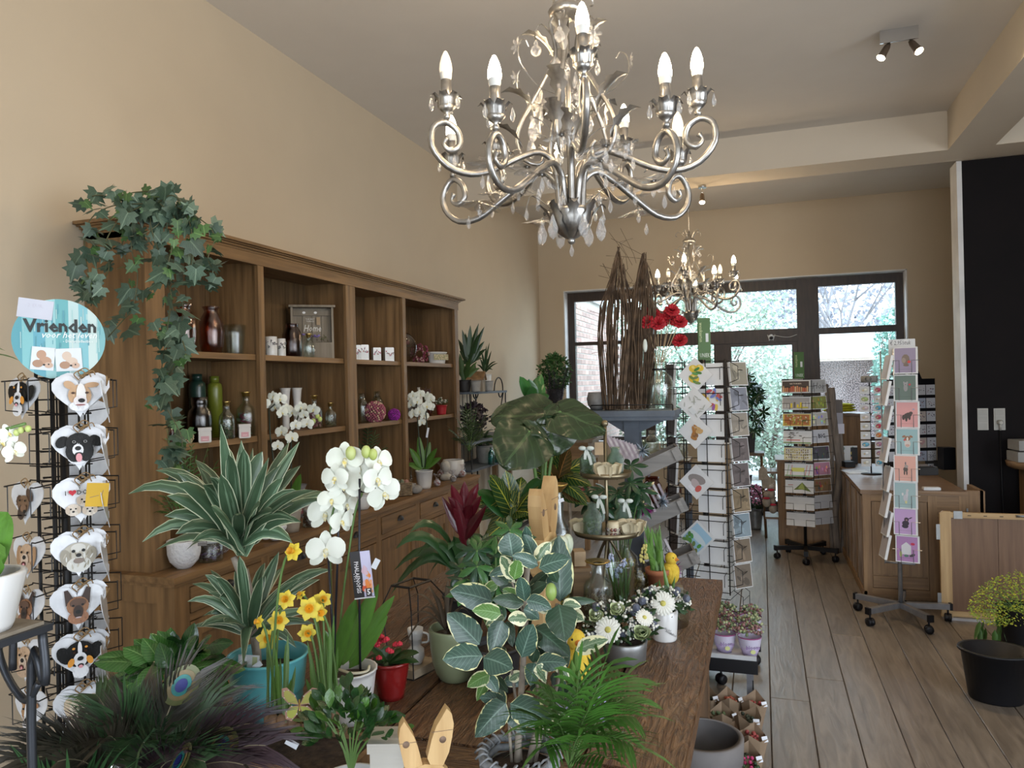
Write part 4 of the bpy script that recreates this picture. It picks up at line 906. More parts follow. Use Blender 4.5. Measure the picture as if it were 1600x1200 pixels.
t=orchid('tall white orchid with large blossoms in a ribbed white pot on the table',p,potprof(.05,.067,.125,.002),0,D1,
 [(539,720,1,-.1,0),(560,733,1.0,.1,.0),(524,748,.8,-.5),(537,757,1,.0,.0),(559,755,.8,.3,-.4),(591,722,.85,.7,.1),(589,750,.9,.7,-.2),(600,772,1,.6,-.5,.5),(509,804,1,-.25,-.1),(518,783,.75,0,.3),(533,816,.8,1.0,-.2),(509,861,1.05,-.1,-.2),(541,790,.75,.9,-.2)],
 [(548,708,1.2),(572,706,1.1),(583,710,1)],[[(530,765),(528,860),(521,1050)],[(562,748),(561,900),(563,1052)],[(513,868),(518,960),(524,1050)]],
 [([(535,1040),(592,912)],.05),([(528,1045),(556,935)],.05),([(545,1045),(606,962)],.042),([(545,1035),(617,930)],.04),([(530,1050),(508,985)],.03)],.048,.10,ribs=.02)
for s_ in ([(527,1048),(519,960),(516,880),(518,810),(531,770),(545,730),(560,712)],[(530,1048),(533,960),(543,880),(555,800),(566,770)]):
    Bo(t).tube(cr([PD(x,y,D1+.008) for x,y in s_],4),.0028,6).build('flower_stem',stemg,t)
Bo(t).tube(cr([PD(530,1046,D1-.04),PD(550,1052,D1-.07),PD(573,1049,D1-.05),PD(577,1040,D1-.03)],4),.0035,6).build('air_root',mat('pale_root',(.6,.56,.42),.7,ns=20),t)
# the picture tag reading PHALAENOPSIS
q=PD(566,898,D1-.03); MM=Mx.Translation(q)@m4@Mx.Rotation(-.10,4,'Z')@Mx.Rotation(-PI/2,4,'X')@Mx.Rotation(PI,4,'Z')
MM=Mx.Translation(q)@Mx.Rotation(math.atan2(-FW.y,-FW.x)+PI/2,4,'Z')@Mx.Rotation(-.09,4,'Y')
h_=.059; 
pr=Pr(Mx.Translation(-V(t.location))@MM); w_=.0255
pr.r(-w_,w_,-h_,h_,(.02,.018,.02)); pr.r(.0,w_-.001,-h_+.004,h_-.001,(.60,.58,.78)); pr.r(-w_,w_,-h_,-h_+.003,(.7,.7,.72))
for i in range(26): 
    a=U(0,1); pr.e(U(.003,.022),-.045+a*.06,U(.002,.006),U(.004,.014),random.choice([(.7,.1,.03),(.8,.25,.05),(.8,.4,.2),(.75,.5,.5)]) if a<.8 else (.7,.5,.6),U(-.6,.6),8)
pr.r(.006,.020,-h_+.006,-h_+.026,(.03,.02,.02)); pr.text('5',.013,-h_+.016,.014,(.85,.85,.85),.03)
pr.text('PHALAENOPSIS',-.011,-.004,.0105,(.8,.78,.8),.02,w=.078,rot=-PI/2); pr.text('*  *  *  *',-.020,-.004,.006,(.8,.78,.8),.02,w=.02,rot=-PI/2)
pr.build('care_tag',printm,t,'black tag with red flower picture reading PHALAENOPSIS')
lab(587,881,D1-.035,1.1,.026,.014,t)
# ---- red kalanchoe
p=at_table(603,1096)+V((0,.03,0)); t=thing('potted_kalanchoe','small red flowering kalanchoe in a dark red pot beside the orchid pot','plant',p); DK=depth(p)
redc=mat('red_glaze',(.25,.012,.012),.22,ns=5,coat=.5); vessel(t,potprof(.034,.052,.10,.003),redc,'pot',28,soilz=.085)
kl=leafmat('kalanchoe_leaf',(.03,.08,.02),rough=.3)
for x,y in ((655,1020),(648,1030),(590,1045),(570,1030),(615,1050),(640,1045),(600,1010),(580,1055),(628,1015),(655,1035),(577,1012)):
    b=PD(605,1032,DK); blade(t,'leaf',kl,b,PD(x,y,DK+U(-.07,.04)),.034,lift=.015,prof='ovate',nrm=towardcam(b,.4))
rf=mat('red_petal',(.62,.03,.06),.5,c2=(.5,.02,.04),ns=40)
for x,y in ((592,1003),(604,999),(589,1008),(618,1007),(607,1016),(592,1028),(600,1001),(624,1006),(611,1018),(585,1005),(596,995)):
    P=PD(x,y,DK-.03+U(-.02,.02)); m=Bo(t)
    for k in range(6): a=k*PI/3; m.ell(P+V((math.cos(a)*.005,math.sin(a)*.005,0)),(.0045,.0045,.0045),6,4)
    m.ell(P+V((0,0,.003)),(.005,.005,.005),6,4); m.build('flower',rf,t)
# ---- lantern with black wire frame
lan=thing('wire_lantern','black geometric wire lantern on a wooden base with a white jug inside','lantern',(0,0,0))
A=at_table(620,1055); 
import itertools
bl=PZ(611,1056,TZ);br=PZ(645,1060,TZ);bx=V((.115,-.02,0)); by=V((.02,.13,0)); o=PZ(612,1057,TZ+.0)
lan.location=o
c0=[V((0,0,0)),V((.075,-.012,0)),V((.105,.10,0)),V((.03,.112,0))]
ctr=sum(c0,V())/4; top=[ctr+(c-ctr)*.8+V((-.01,.0,.255)) for c in c0]; mid=[ctr+(c-ctr)*1.35+V((0,0,.20)) for c in c0]
m=MB()
for i in range(4):
    j=(i+1)%4
    for a,b,r in((c0[i],c0[j],.0022),(c0[i],mid[i],.002),(mid[i],top[i],.002),(top[i],top[j],.0035)): m.tube([a,b],r,4)
m.build('wire_frame',wirem,lan)
m=MB(); q=[c.lerp(ctr,.05) for c in c0]; 
m.poly([V((v.x,v.y,.025)) for v in q]); 
for i in range(4): a,b=q[i],q[(i+1)%4]; m.poly([a+V((0,0,.002)),b+V((0,0,.002)),b+V((0,0,.025)),a+V((0,0,.025))])
m.build('wooden_base',wood('pale_base_wood',(.42,.34,.24),(.28,.22,.15),'x',.7),lan)
jug=single('white_jug','white stacked ceramic jug standing inside the black wire lantern','jug',MB().lathe([(0,0),(.018,0),(.026,.02),(.024,.04),(.014,.05),(.015,.055),(.022,.085),(.023,.10),(.02,.10),(.018,.06),(0,.055)],20,cap=False).tube(cr([(.023,0,.09),(.04,0,.085),(.04,0,.065),(.02,0,.06)],3),.003,6),whitecer,lan.location+ctr+V((0,0,.026)))
# ---- green pot with brown drooping bromeliad
p=at_table(703,1068)+V((0,.04,0)); t=thing('potted_bromeliad','drooping brown leaved plant in a sage green glazed pot','plant',p); DG=depth(p)
sage=mat('sage_glaze',(.25,.29,.17),.28,ns=4,coat=.3); vessel(t,[(.042,0),(.046,.004),(.055,.02),(.064,.05),(.069,.09),(.071,.125),(.073,.14),(.071,.145)],sage,'pot',36,soilz=.12)
bl_=leafmat('brown_leaf',(.10,.075,.05),rough=.45)
for x,y,l in ((617,1000,.14),(632,1010,.12),(690,1075,.10),(705,1040,.1),(640,935,.10),(660,930,.12),(720,925,.10),(700,905,.04),(735,960,.08),(650,965,.10),(680,930,.05),(745,985,.07),(668,915,.06),(712,1030,.12),(755,930,.06)):
    b=PD(697,985,DG); blade(t,'leaf',bl_,b,PD(x,y,DG+U(-.08,.1)),.014,lift=l,prof='strap',fold=.4,nrm=(0,0,1))
# ---- rectangular box and white jar behind (grey white pot)
# ---- small leaved ficus in front
random.seed(8)
pf=PD(548,1200,1.36); pf.z=TZ; t=thing('ficus_bush','bushy small plant with glossy rounded dark green leaves at the bottom edge','plant',pf)
vessel(t,potprof(.05,.06,.10,.002),whitecer,'pot',24,soilz=.085)
fl_=[leafdata('ficus_leaf',leafmat('ficus_dark',(.025,.085,.02),rough=.25,vein=None),'obov',1,.5,.15,.15),leafdata('ficus_leaf',leafmat('ficus_bright',(.06,.17,.02),rough=.25),'obov',1,.52,.15,.2)]
for i in range(150):
    a=U(0,6.28); e=U(.1,1.45); r=U(.55,1); x=548+78*r*math.cos(a)*math.sin(e*1.05); y=1165-88*r*math.cos(e)*(.9+.2*math.sin(a)); 
    P=PD(x,y,1.36+.07*math.sin(a)*r); o_=(P-PD(548,1175,1.36)).normalized(); put('leaf',fl_[random.random()<.25],t,Mx.Translation(-pf)@frame(P,o_+V((U(-.6,.6),U(-.6,.6),U(-.3,.5))),towardcam(P,.5)+V((U(-.4,.4),U(-.4,.4),0)),U(.026,.038)))
for i in range(14):
    x=548+U(-60,60); y=1165-U(10,70); Bo(t).tube(bez(pf+V((0,0,.08)),pf+V((0,0,.16)),PD(x,y,1.36),4),.0018,4).build('twig',stemg,t)
# crate corner, white, behind ficus
q=PD(600,1180,1.3); single('white_crate','whitewashed little wooden box beside the wooden rabbit ears','box',MB().box(-.03,.03,-.03,.03,0,q.z-TZ-.002).box(-.034,.034,-.034,.034,q.z-TZ-.002,q.z-TZ+.016),wood('whitewashed_wood',(.55,.53,.48),(.4,.38,.33),'x',.7),(q.x-.01,q.y+.04,TZ),.3)
# ---- wooden rabbit
pine=wood('pine_wood',(.62,.42,.20),(.42,.25,.10),'z',.55,1.2); knotm=mat('pine_knot',(.22,.14,.09),.6,c2=(.1,.06,.04),ns=80)
def rabbit(label,p,rz,s,grp=None,face=True):
    t=thing('wooden_rabbit',label,'decoration',p,rz,grp,s)
    def ear(k): # outline in x,z ; k side
        pts=[(k*.010,.180),(k*.004,.195),(k*.012,.225),(k*.020,.245),(k*.038,.272),(k*.046,.262),(k*.049,.245),(k*.046,.225),(k*.040,.200),(k*.030,.180)]
        return pts if k<0 else pts[::-1]
    for k in (-1,1):
        K=[(a*(1 if k>0 else .85),b-(0 if k>0 else .012)) for a,b in ear(k)]
        if k<0: K=K[::-1]
        K=K[::-1] if sum(K[i][0]*K[(i+1)%len(K)][1]-K[(i+1)%len(K)][0]*K[i][1] for i in range(len(K)))<0 else K
        e=MB().prism(K,-.011,.011).build('ear',pine,t)
        pr=MB(); pr.lathe([(0,.0116),(.0055,.0114),(.006,.0108)],12,cap=False); pr.v=[(a+k*.030,-c_,b+.222) for a,b,c_ in pr.v]; pr.build('knot',knotm,e)
        g_=MB(); zz=.236+(0 if k>0 else -.012); g_.box(k*.012 if k>0 else -.043,.047 if k>0 else -.012,-.0113,-.0109,zz,zz+.0008); g_.build('saw_line',knotm,e)
    H=[(.028,.18),(.04,.165),(.042,.145),(.034,.125),(.022,.115),(.035,.10),(.045,.07),(.048,.03),(.044,0),(-.044,0),(-.048,.03),(-.045,.07),(-.035,.10),(-.022,.115),(-.034,.125),(-.042,.145),(-.04,.165),(-.028,.18),(0,.186)]
    MB().prism(H[::-1],-.0115,.0115).build('body',pine,t); MB().box(-.055,.055,-.03,.03,-.012,0).build('base_board',pine,t)
    return t
z0=PD(660,1180,1.22)
rabbit('pine wood rabbit with two pointed ears at the bottom edge of the picture',(z0.x+.003,z0.y,1.072-.275+.0),math.atan2(-FW.y,-FW.x)+PI/2+.25,1.0)
# ---- variegated croton in a woven ring basket
random.seed(77)
DCr=1.40; pc=PD(812,1190,1.36); pc.z=TZ; bark=mat('grey_bark',(.3,.26,.21)); t=thing('potted_croton','large variegated plant with cream edged leaves in a round grey woven basket','plant',pc)
wick=mat('grey_wicker',(.34,.35,.36),.8,c2=(.18,.19,.2),ns=40,bump=.4)
hb_=PD(812,1180,1.35).z-TZ
for k in range(9):
    z=.01+k*(hb_-.012)/8; r=.052+.018*k/8; m=MB(); m.tube([(r*math.cos(a*PI/12+k),r*math.sin(a*PI/12+k),z+.003*math.sin(a*1.9+k)) for a in range(25)],.007,6); m.build('wicker_ring',wick,t)
m=MB()
for a in range(22):
    q=a*2*PI/22; c=V((.07*math.cos(q),.07*math.sin(q),hb_)); d=V((math.cos(q),math.sin(q),0)); m.tube(cr([c+d*.012,c+V((0,0,.012))+V((-d.y,d.x,0))*.008,c-d*.012,c-V((0,0,.01))],2),.0022,5)
m.build('wicker_wrap',wick,t)
MB().lathe([(0,hb_-.02),(.06,hb_-.025)],20,cap=False).lathe([(.055,0),(.062,hb_-.03)],20).build('soil',soil,t)
cl=leafmat('croton_leaf',(.055,.115,.085),edge=(.68,.66,.34),ew=.93,vein=(.15,.24,.19),rough=.35,noise=.75,stripe=0,obj_rand=.22)
cl2=leafmat('croton_leaf_dark',(.03,.065,.035),edge=(.5,.5,.3),ew=.98,vein=(.06,.11,.07),rough=.35,noise=.35)
cl3=leafmat('croton_leaf_young',(.14,.30,.07),edge=(.70,.72,.45),ew=.85,vein=(.25,.4,.18),rough=.35,noise=.8)
cl4=leafmat('croton_leaf_cream',(.16,.26,.14),edge=(.78,.76,.50),ew=.52,vein=(.3,.38,.25),rough=.35,noise=1.2)
A1=lambda x,y:(680+x/5.714,800+y/5.714); A2=lambda x,y:(680+x/5.714,960+y/5.714)
LV=[(A1,(690,405),(655,185),205,0,0),(A1,(890,430),(790,200),130,0,.03),(A1,(905,440),(1035,270),120,3,0),(A1,(920,480),(690,390),110,0,-.02),(A1,(925,500),(1200,420),150,0,-.03),(A1,(1112,800),(1108,205),235,0,.07),
(A1,(700,610),(585,390),110,3,0),(A1,(705,605),(745,430),120,2,-.02),(A1,(650,645),(485,555),110,1,.03),(A1,(800,800),(760,580),120,0,0),(A1,(740,790),(600,690),110,2,.02),(A1,(510,800),(130,705),215,0,.02),(A1,(590,915),(330,880),130,2,-.05),
(A1,(395,1185),(105,905),215,0,-.02),(A1,(1105,825),(1160,1160),250,1,.0),(A1,(790,820),(510,785),120,1,.0),(A1,(815,790),(1040,865),130,0,-.03),(A1,(830,740),(1000,640),100,1,.04),(A1,(1130,815),(1435,800),75,1,.05),(A1,(1140,830),(1305,850),100,3,.03),(A1,(1180,900),(1330,970),130,3,.06),(A1,(825,960),(650,960),120,3,.0),(A1,(790,870),(930,960),130,0,.02),
(A2,(600,55),(500,375),170,0,.0),(A2,(425,375),(65,405),205,0,-.03),(A2,(430,385),(690,490),215,0,-.02),(A2,(770,385),(875,85),170,0,-.01),(A2,(885,115),(1200,380),200,1,.04),(A2,(890,430),(850,640),140,0,.02),(A2,(905,435),(1180,440),140,0,-.04),(A2,(910,450),(985,615),95,3,-.05),
(A2,(490,540),(285,650),120,2,.0),(A2,(470,565),(560,700),110,0,.0),(A2,(470,580),(370,775),95,2,.04),(A2,(625,790),(395,745),120,0,.02),(A2,(635,795),(355,1100),205,0,-.04),(A2,(670,795),(1040,975),225,0,-.03),(A2,(672,820),(795,1080),160,0,-.02),(A2,(650,860),(590,1000),90,1,.03),(A2,(1255,325),(1545,225),130,3,-.02),(A2,(870,430),(900,300),100,1,.03),
(A2,(640,60),(690,290),100,1,.05),(A2,(900,640),(960,740),110,2,.05),(A2,(1050,520),(1140,740),90,1,.06),(A2,(520,500),(700,480),80,3,.05),(A2,(660,590),(780,530),90,3,.04),(A1,(620,940),(450,1010),90,3,.06),(A1,(960,1000),(940,1150),120,1,.07),(A1,(560,640),(420,720),90,2,.09),(A2,(820,250),(960,200),110,1,.05),(A2,(520,560),(650,700),80,1,.06)]
for k_ in range(26):
    x=U(770,885); y=U(880,1110) if k_<20 else U(860,960); a_=U(0,6.28); LV.append((lambda x,y:(x,y),(x,y),(x+42*math.cos(a_),y+42*math.sin(a_)),95,random.choice([0,0,1,1,3]),U(.05,.11)))
mats_=[cl,cl2,cl3,cl4]
for f,b,e,w_,k,dd in LV:
    b=PD(*f(*b),DCr+dd); e2=PD(*f(*e),DCr+dd+U(-.04,.01)); blade(t,'leaf',mats_[k],b,e2,w_*1.18/5.714*DCr/FPX,lift=.006,fold=.22,prof='ovate',n=8,nrm=towardcam(b,.85),wave=.07)
Bo(t).ell(PD(*A1(1035,712),DCr-.02),(.011,.011,.017),10,8).build('leaf_bud',leafmat('leaf_bud_green',(.28,.4,.1)),t)
for s_,r in ([(808,1195),(812,1120),(817,1040),(822,950),(824,890),(838,872)],.0085),([(800,1195),(796,1140),(795,1098)],.004),([(826,1195),(842,1120),(850,1060),(860,1000),(872,944)],.008),([(835,1195),(850,1130),(868,1080),(880,1020),(893,960)],.005),([(815,1195),(805,1090),(795,1040),(755,1025)],.004),([(820,950),(808,930),(800,910)],.003),([(820,960),(800,930),(768,950)],.003),([(842,1120),(838,1050),(835,1030)],.004):
    Bo(t).tube(cr([PD(x,y,1.37 if y>1100 else 1.44) for x,y in s_],4),[r*.8*(1-.05*i/len(s_)) for i in range(len(s_)*4-3)],8).build('stem',bark,t)
# ---- palm at the bottom right of the table
def palm(name,label,base,potargs,fronds,ml,D,lw=.012,ll=.07,nleaf=11,parts=True,zt=None):
    t=thing(name,label,'plant',base)
    if potargs: vessel(t,*potargs)
    for (x0,y0,x,y,dd,lift) in fronds:
        b=PD(x0,y0,D); e=PD(x,y,D+dd); P=bez(b,(b+e)/2+V((0,0,lift)),e,14); st=Bo(t).tube(P,[.0022*(1-.7*i/14) for i in range(15)],5).build('frond_stem',stemg,t)
        mm=Bo(t)
        for i in range(nleaf*2+1):
            u=.35+.65*(i//2)/nleaf; k=min(13,int(u*14)); p=P[k].lerp(P[k+1],u*14-k) if k<14 else P[-1]; d=(P[min(k+1,14)]-P[max(k-1,0)]).normalized(); s_=d.cross(V((0,0,1))); s_=s_.normalized() if s_.length>.1 else RT
            sg=1 if i%2 else -1
            if i==nleaf*2: sg=0
            dr=(d*.75+s_*sg*.8+V((0,0,.1-.25*abs(sg)))).normalized(); L=ll*U(.8,1.1)*(1-.35*abs(u-.6)); pts=[p,p+dr*L*.35+V((0,0,.004)),p+dr*L*.7,p+dr*L-V((0,0,L*.12))]
            mm.strip(pts,[lw*.2,lw*.5,lw*.42,lw*.03],d if sg else s_,fold=.15)
        mm.build('leaflets',ml,st,kind='stuff' if not parts else None)
    return t
pl=leafmat('palm_leaf',(.06,.17,.025),rough=.35); 
pp=PD(890,1215,1.27); pp.z=TZ
palm('potted_palm','fresh green parlour palm with narrow leaflets at the front right of the table',pp,([(.045,0),(.05,.05),(.055,.1)],blackpl),
 [(890,1200,x,y,d,l) for x,y,d,l in ((985,1088,.05,.05),(990,1120,-.05,.06),(945,1035,.05,.02),(905,1048,-.03,.0),(855,1085,0,.05),(835,1130,-.05,.06),(990,1165,-.08,.06),(935,1075,-.08,.03),(880,1085,.08,.02),(960,1145,.06,.05),(850,1165,-.06,.05),(920,1110,-.1,.03),(975,1060,.1,.05),(870,1130,-.12,.04),(905,1150,-.12,.02),(950,1185,-.1,.03))],pl,1.27,.0075,.085,8)
# ================================================================ what stands on the cabinet shelves
random.seed(61)
def onshelf(px,X,z,py=600):
    """point on a shelf of height z at depth x=X under photograph column px"""
    p=PX(px,py,X); 
    for _ in range(4):   # settle on the row of that height
        q=PX(px,py,X); h=(q.z-z)/ (depth(q)/FPX); py+=h
    q=PX(px,py,X); q.z=z; return q
S1,S2,SC=1.776,1.376,.881
def glassjar(name,label,loc,prof,m_,cat='vase',n=24,grp=None,flute=0,neck=None,fill=None):
    t=thing(name,label,cat,loc,0,grp); m=MB(); th=.002
    full=prof+[(max(r-th,.0005),z) for r,z in reversed(prof)]
    m.lathe([(0,prof[0][1])]+full,n,cap=False)
    if flute:
        for i,v in enumerate(m.v):
            if (i%n)%2: m.v[i]=(v[0]*(1-flute),v[1]*(1-flute),v[2])
    m.build('glass_body',m_,t)
    if neck: MB().lathe([(neck[0]*.85,neck[1]-.004),(neck[0]+.001,neck[1]-.002),(neck[0]+.002,neck[1]+.012),(neck[0]*1.6,neck[1]+.018),(neck[0]*1.5,neck[1]+.019),(neck[0]*.8,neck[1]+.013)],20,cap=False).build('gold_neck',gold,t)
    if fill:
        cols,zf,rf,nf,sz=fill; 
        for ci,c in enumerate(cols):
            m=MB()
            for k in range(nf):
                a=U(0,6.28); r=rf*U(0,1)**.5; z=U(.01,zf); d=V((U(-1,1),U(-1,1),U(-1,1))).normalized(); e=d.orthogonal().normalized(); o=V((r*math.cos(a),r*math.sin(a),z)); s=sz*U(.5,1.2)
                m.poly([o-d*s,o+e*s*.5,o+d*s,o-e*s*.5]).poly([o-d*s,o+d.cross(e)*s*.5,o+d*s,o-d.cross(e)*s*.5])
            m.build('dried_flowers',mat('dried_%s'%''.join('%02d'%int(q*99) for q in c),c,.8,ns=50),t,kind='stuff')
    return t
BOT=lambda r,h,nr,nh:[(r*.9,0),(r,h*.03),(r,h*.55),(r*.92,h*.68),(r*.6,h*.78),(nr,h*.84),(nr,h-nh),(nr,h)]
VAS=[(.036,0),(.040,.004),(.047,.05),(.05,.10),(.048,.14),(.036,.17),(.026,.19),(.028,.2),(.036,.212)]
X1=-2.46
glassjar('glass_vase','tall fluted amber glass vase beside the clear vase on the top shelf',onshelf(331,X1,S1),[(r*1.15,z*1.06) for r,z in VAS],gamber,flute=.10,n=32)
glassjar('glass_vase','amber fluted vase mostly hidden behind the ivy on the top shelf',onshelf(288,X1+.03,S1),[(r,z*1.02) for r,z in VAS],gamber,flute=.10,n=32)
glassjar('glass_vase','clear faceted glass vase wider at the mouth on the top shelf',onshelf(368,X1+.02,S1),[(.038,0),(.039,.004),(.042,.05),(.047,.10),(.052,.148)],gclear,n=8)
def box_item(name,label,cat,loc,w,d,h,m_,rz=0,pr_=None,group=None,cyl=0):
    t=thing(name,label,cat,loc,rz,group)
    m=MB()
    if cyl: m.lathe([(w*.48,0),(w*.5,.003),(w*.5,h),(w*.47,h),(w*.46,h*.3)],20,cap=False)
    else:
        e=.0025; m.box(-w/2,w/2,-d/2,d/2,e,h-e).box(-w/2+e,w/2-e,-d/2+e,d/2-e,0,h)
    m.build('body',m_,t)
    if pr_: pr=Pr(None,-d/2-.0006 if not cyl else -w/2-.0004,.0001); pr_(pr,w,h); pr.build('printed_pattern',printm,t)
    return t
def flowers_print(cols):
    def f(pr,w,h):
        for i in range(6):
            x=-w*.38+w*.76*i/5; z=h*U(.45,.8); c=random.choice(cols); pr.r(x-.0005,x+.0005,h*.1,z,(.12,.15,.1))
            for k in range(5): pr.e(x+U(-.004,.004),z+U(-.006,.006),.0028,.0028,c,0,7)
    return f
face=PI/2+.35   # things on the cabinet look out into the room towards the door
facz=math.atan2(-FW.y,-FW.x)+PI/2+.45
blk=[(.03,.03,.03),(.1,.08,.08)]; pnk=[(.35,.05,.1),(.3,.12,.1),(.12,.05,.08)]
def tins(L): 
    for px,X,w,h,lab_,cols in L: box_item('storage_tin',lab_,'tin',onshelf(px,X,S1),w,w,h,whitecer,facz,flowers_print(cols),'white patterned tins on the shelves',cyl=1)
tins([(395,X1+.02,.045,.10,'white leaf patterned tin left of the second cabinet post',blk),(424,X1+.05,.062,.102,'white leaf patterned tin just right of the second cabinet post',blk),(440,X1+.06,.045,.095,'small white patterned tin beside the brown bottle',blk)])
for px,w,h,l in ((559,.034,.095,'narrow white flower printed box at the left end of the row'),(569,.05,.10,'second white box with dark flower stems in its row'),(588,.052,.088,'white box with red berry print in the middle of its row'),(607,.062,.095,'rightmost white box with red grass print')):
    box_item('flower_box',l,'box',onshelf(px,X1+.06,S1),w,w,h,whitecer,facz,flowers_print(pnk),'white flower boxes on the third bay top shelf')
glassjar('glass_bottle','brown ribbed glass bottle vase in front of the wooden letter box',onshelf(457,X1+.06,S1),[(.045,0),(.05,.006),(.052,.05),(.052,.12),(.04,.15),(.034,.158),(.034,.175),(.038,.18)],gbrown,'vase',flute=.06,n=28)
glassjar('glass_bottle','small clear ribbed bottle with gold neck before the letter box',onshelf(483,X1+.08,S1),BOT(.031,.115,.014,.01),gclear,'bottle',neck=(.012,.115),flute=.05)
# wooden letter box
gw=wood('grey_washed_wood',(.26,.22,.17),(.17,.14,.10),'z',.75); p=onshelf(489,X1-.02,S1)
t=thing('wooden_letter_box','grey washed wooden house letter box with lettering and purple flowers','decoration',p,facz-.15)
MB().box(-.115,.115,.03,.045,0,.31).build('back_panel',gw,t); MB().box(-.12,-.108,-.035,.045,0,.30).box(.108,.12,-.035,.045,0,.30).build('side_panel',gw,t)
MB().box(-.13,.13,-.05,.055,.30,.312).build('roof',gw,t)
for i in range(4): MB().box(-.107+i*.054,-.056+i*.054,.02,.03,.10,.255).build('front_board',gw,t)
MB().box(-.108,.108,-.045,.02,0,.095).build('drawer',gw,t); MB().ell((0,-.055,.05),.012,10,8).build('knob',whitecer,t); MB().box(-.107,.107,.005,.02,.255,.29).build('letter_flap',gw,t)
pr=Pr(None,.0185,.0002); W_=(.62,.6,.55); pr.text('THE BEST',-.01,.235,.009,W_); pr.text('THINGS',-.01,.222,.009,W_); pr.text('Home',0,.18,.04,W_,.01,.3,w=.10); pr.y=.0045; pr.e(-.045,.272,.009,.007,(.7,.7,.7)); pr.e(.02,.272,.009,.007,(.7,.7,.7)); pr.build('white_lettering',printm,t)
MB().box(.025,.045,.002,.004,.20,.245).build('paper_tag',mat('kraft_paper',(.42,.30,.18),.8,ns=20),t)
m=MB(); 
for i in range(50): o=V((U(-.09,.09),U(-.05,0),.1+U(0,.03))); d=V((U(-1,1),U(-1,1),U(0,1))).normalized()*.02; m.poly([o,o+d*.5+V((.003,0,0)),o+d,o+d*.5-V((.003,0,0))])
m.build('dried_grass',mat('dried_grass_green',(.12,.12,.05),.8,ns=30),t,kind='stuff')
for x,y,z,r in ((.02,-.03,.13,.02),(-.02,-.03,.125,.014),(-.05,-.02,.14,.012)):
    m=MB(); 
    for k in range(9): a=k*2.4; rr=r*(.3+.07*k); m.ell((x+rr*math.cos(a),y+rr*math.sin(a)*.5,z+.004*k%3*.2),(r*.35,r*.2,r*.3),7,5)
    m.build('purple_flower',mat('purple_petal',(.22,.16,.42),.6,ns=20),t)
# rose wreath in a clear round dome, berries wreath
p=onshelf(627,X1-.05,S1); t=thing('rose_hat_box','round transparent hat box printed with pink roses behind the white boxes','box',p,facz)
m=MB(); m.M=Mx.Translation((0,0,.115))@Mx.Rotation(PI/2,4,'X'); m.lathe([(.112,-.03),(.114,.03),(.10,.045),(0,.048)],32,cap=False); m.build('dome',glass('smoky_glass',(.5,.45,.45),.2),t)
for i in range(16):
    a=U(0,6.28); r=U(.02,.09); m=MB(); c=random.choice([0,0,1,2]); o=V((r*math.cos(a),-.01,.115+r*math.sin(a)))
    if c==0:
        for k in range(6): m.ell(o+V((math.cos(k)*.008,0,math.sin(k)*.008)),(.009,.006,.009),7,5)
        m.build('rose',mat('dusty_pink',(.42,.13,.17),.7,c2=(.3,.08,.12),ns=60),t)
    else: m.ell(o,(.018,.003,.007),8,5); m.build('leaf',mat('dusty_green',(.12,.14,.10),.7,ns=40),t)
def ballwreath(name,label,cat,loc,r,c,n,sz,ring=False,c2=None):
    t=thing(name,label,cat,loc); m=MB(); m2=MB()
    for i in range(n):
        if ring: a=U(0,6.28); b=U(0,6.28); o=V(((r*.72+r*.28*math.cos(b))*math.cos(a),r*.28*math.sin(b),r+(r*.72+r*.28*math.cos(b))*math.sin(a)))
        else: g=i*2.39996; z=1-2*(i+.5)/n; q=math.sqrt(1-z*z); o=V((q*math.cos(g)*r,q*math.sin(g)*r,r+z*r))
        (m if random.random()<.7 else m2).ell(o,sz*U(.8,1.2),6,4)
    if not ring: MB().ell((0,0,r),r*.9,14,10).build('core',mat('dark_moss',(.06,.05,.03),.9,ns=40),t)
    m.build('petals',mat(name+'_petals',c,.7,ns=60),t,kind='stuff'); m2.build('pale_petals',mat(name+'_pale',c2 or tuple(x*1.5 for x in c),.7,ns=60),t,kind='stuff')
ballwreath('berry_wreath','red berry wreath leaning behind the white oval planter','wreath',onshelf(656,X1+.0,S1),.075,(.22,.04,.07),160,.008,True,(.5,.3,.28))
p=onshelf(683,X1+.04,S1); t=thing('oval_planter','white oval tin planter printed with little garden flowers','planter',p,facz+.3)
m=MB(); m.lathe([(.06,0),(.075,.085),(.08,.086),(.08,.094),(.075,.094),(.06,.01)],28,cap=False); m.v=[(a*1.15,b*.7,c_) for a,b,c_ in m.v]; m.build('body',whitecer,t)
MB().box(-.07,.07,-.0545,-.0525,.03,.075).build('printed_band',mat('floral_print',(.6,.5,.35),.7,c2=(.25,.28,.15),ns=90,wid=.2),t)
# shelf two
X2=-2.46
glassjar('brown_vase','round dark brown glass vase behind the ivy on the middle shelf',onshelf(262,X2+.02,S2),[(.03,0),(.048,.02),(.055,.07),(.045,.11),(.025,.13),(.028,.15)],gbrown)
glassjar('glass_bottle','large dark brown glass bottle left of the pink gift box',onshelf(313,X2+.03,S2),BOT(.052,.20,.036,.02),glass('dark_brown_glass',(.22,.09,.06),.2),'bottle')
def flask(label,px,X,c,h,r,word=None):
    t=thing('vacuum_flask',label,'flask',onshelf(px,X,S2)); k=mat('flask_%d'%px,c,.35,ns=5,coat=.2)
    MB().lathe([(r,0),(r,h*.8),(r*.92,h*.86),(r*.6,h*.9)],24).build('body',k,t); MB().lathe([(r*.62,h*.9),(r*.62,h)],20).build('lid',k,t)
flask('dark green square shouldered flask standing behind the brown bottle',310,-2.56,(.012,.04,.03),.31,.038)
flask('olive green drinking flask standing next to the dark flask',337,-2.55,(.16,.19,.02),.30,.036)
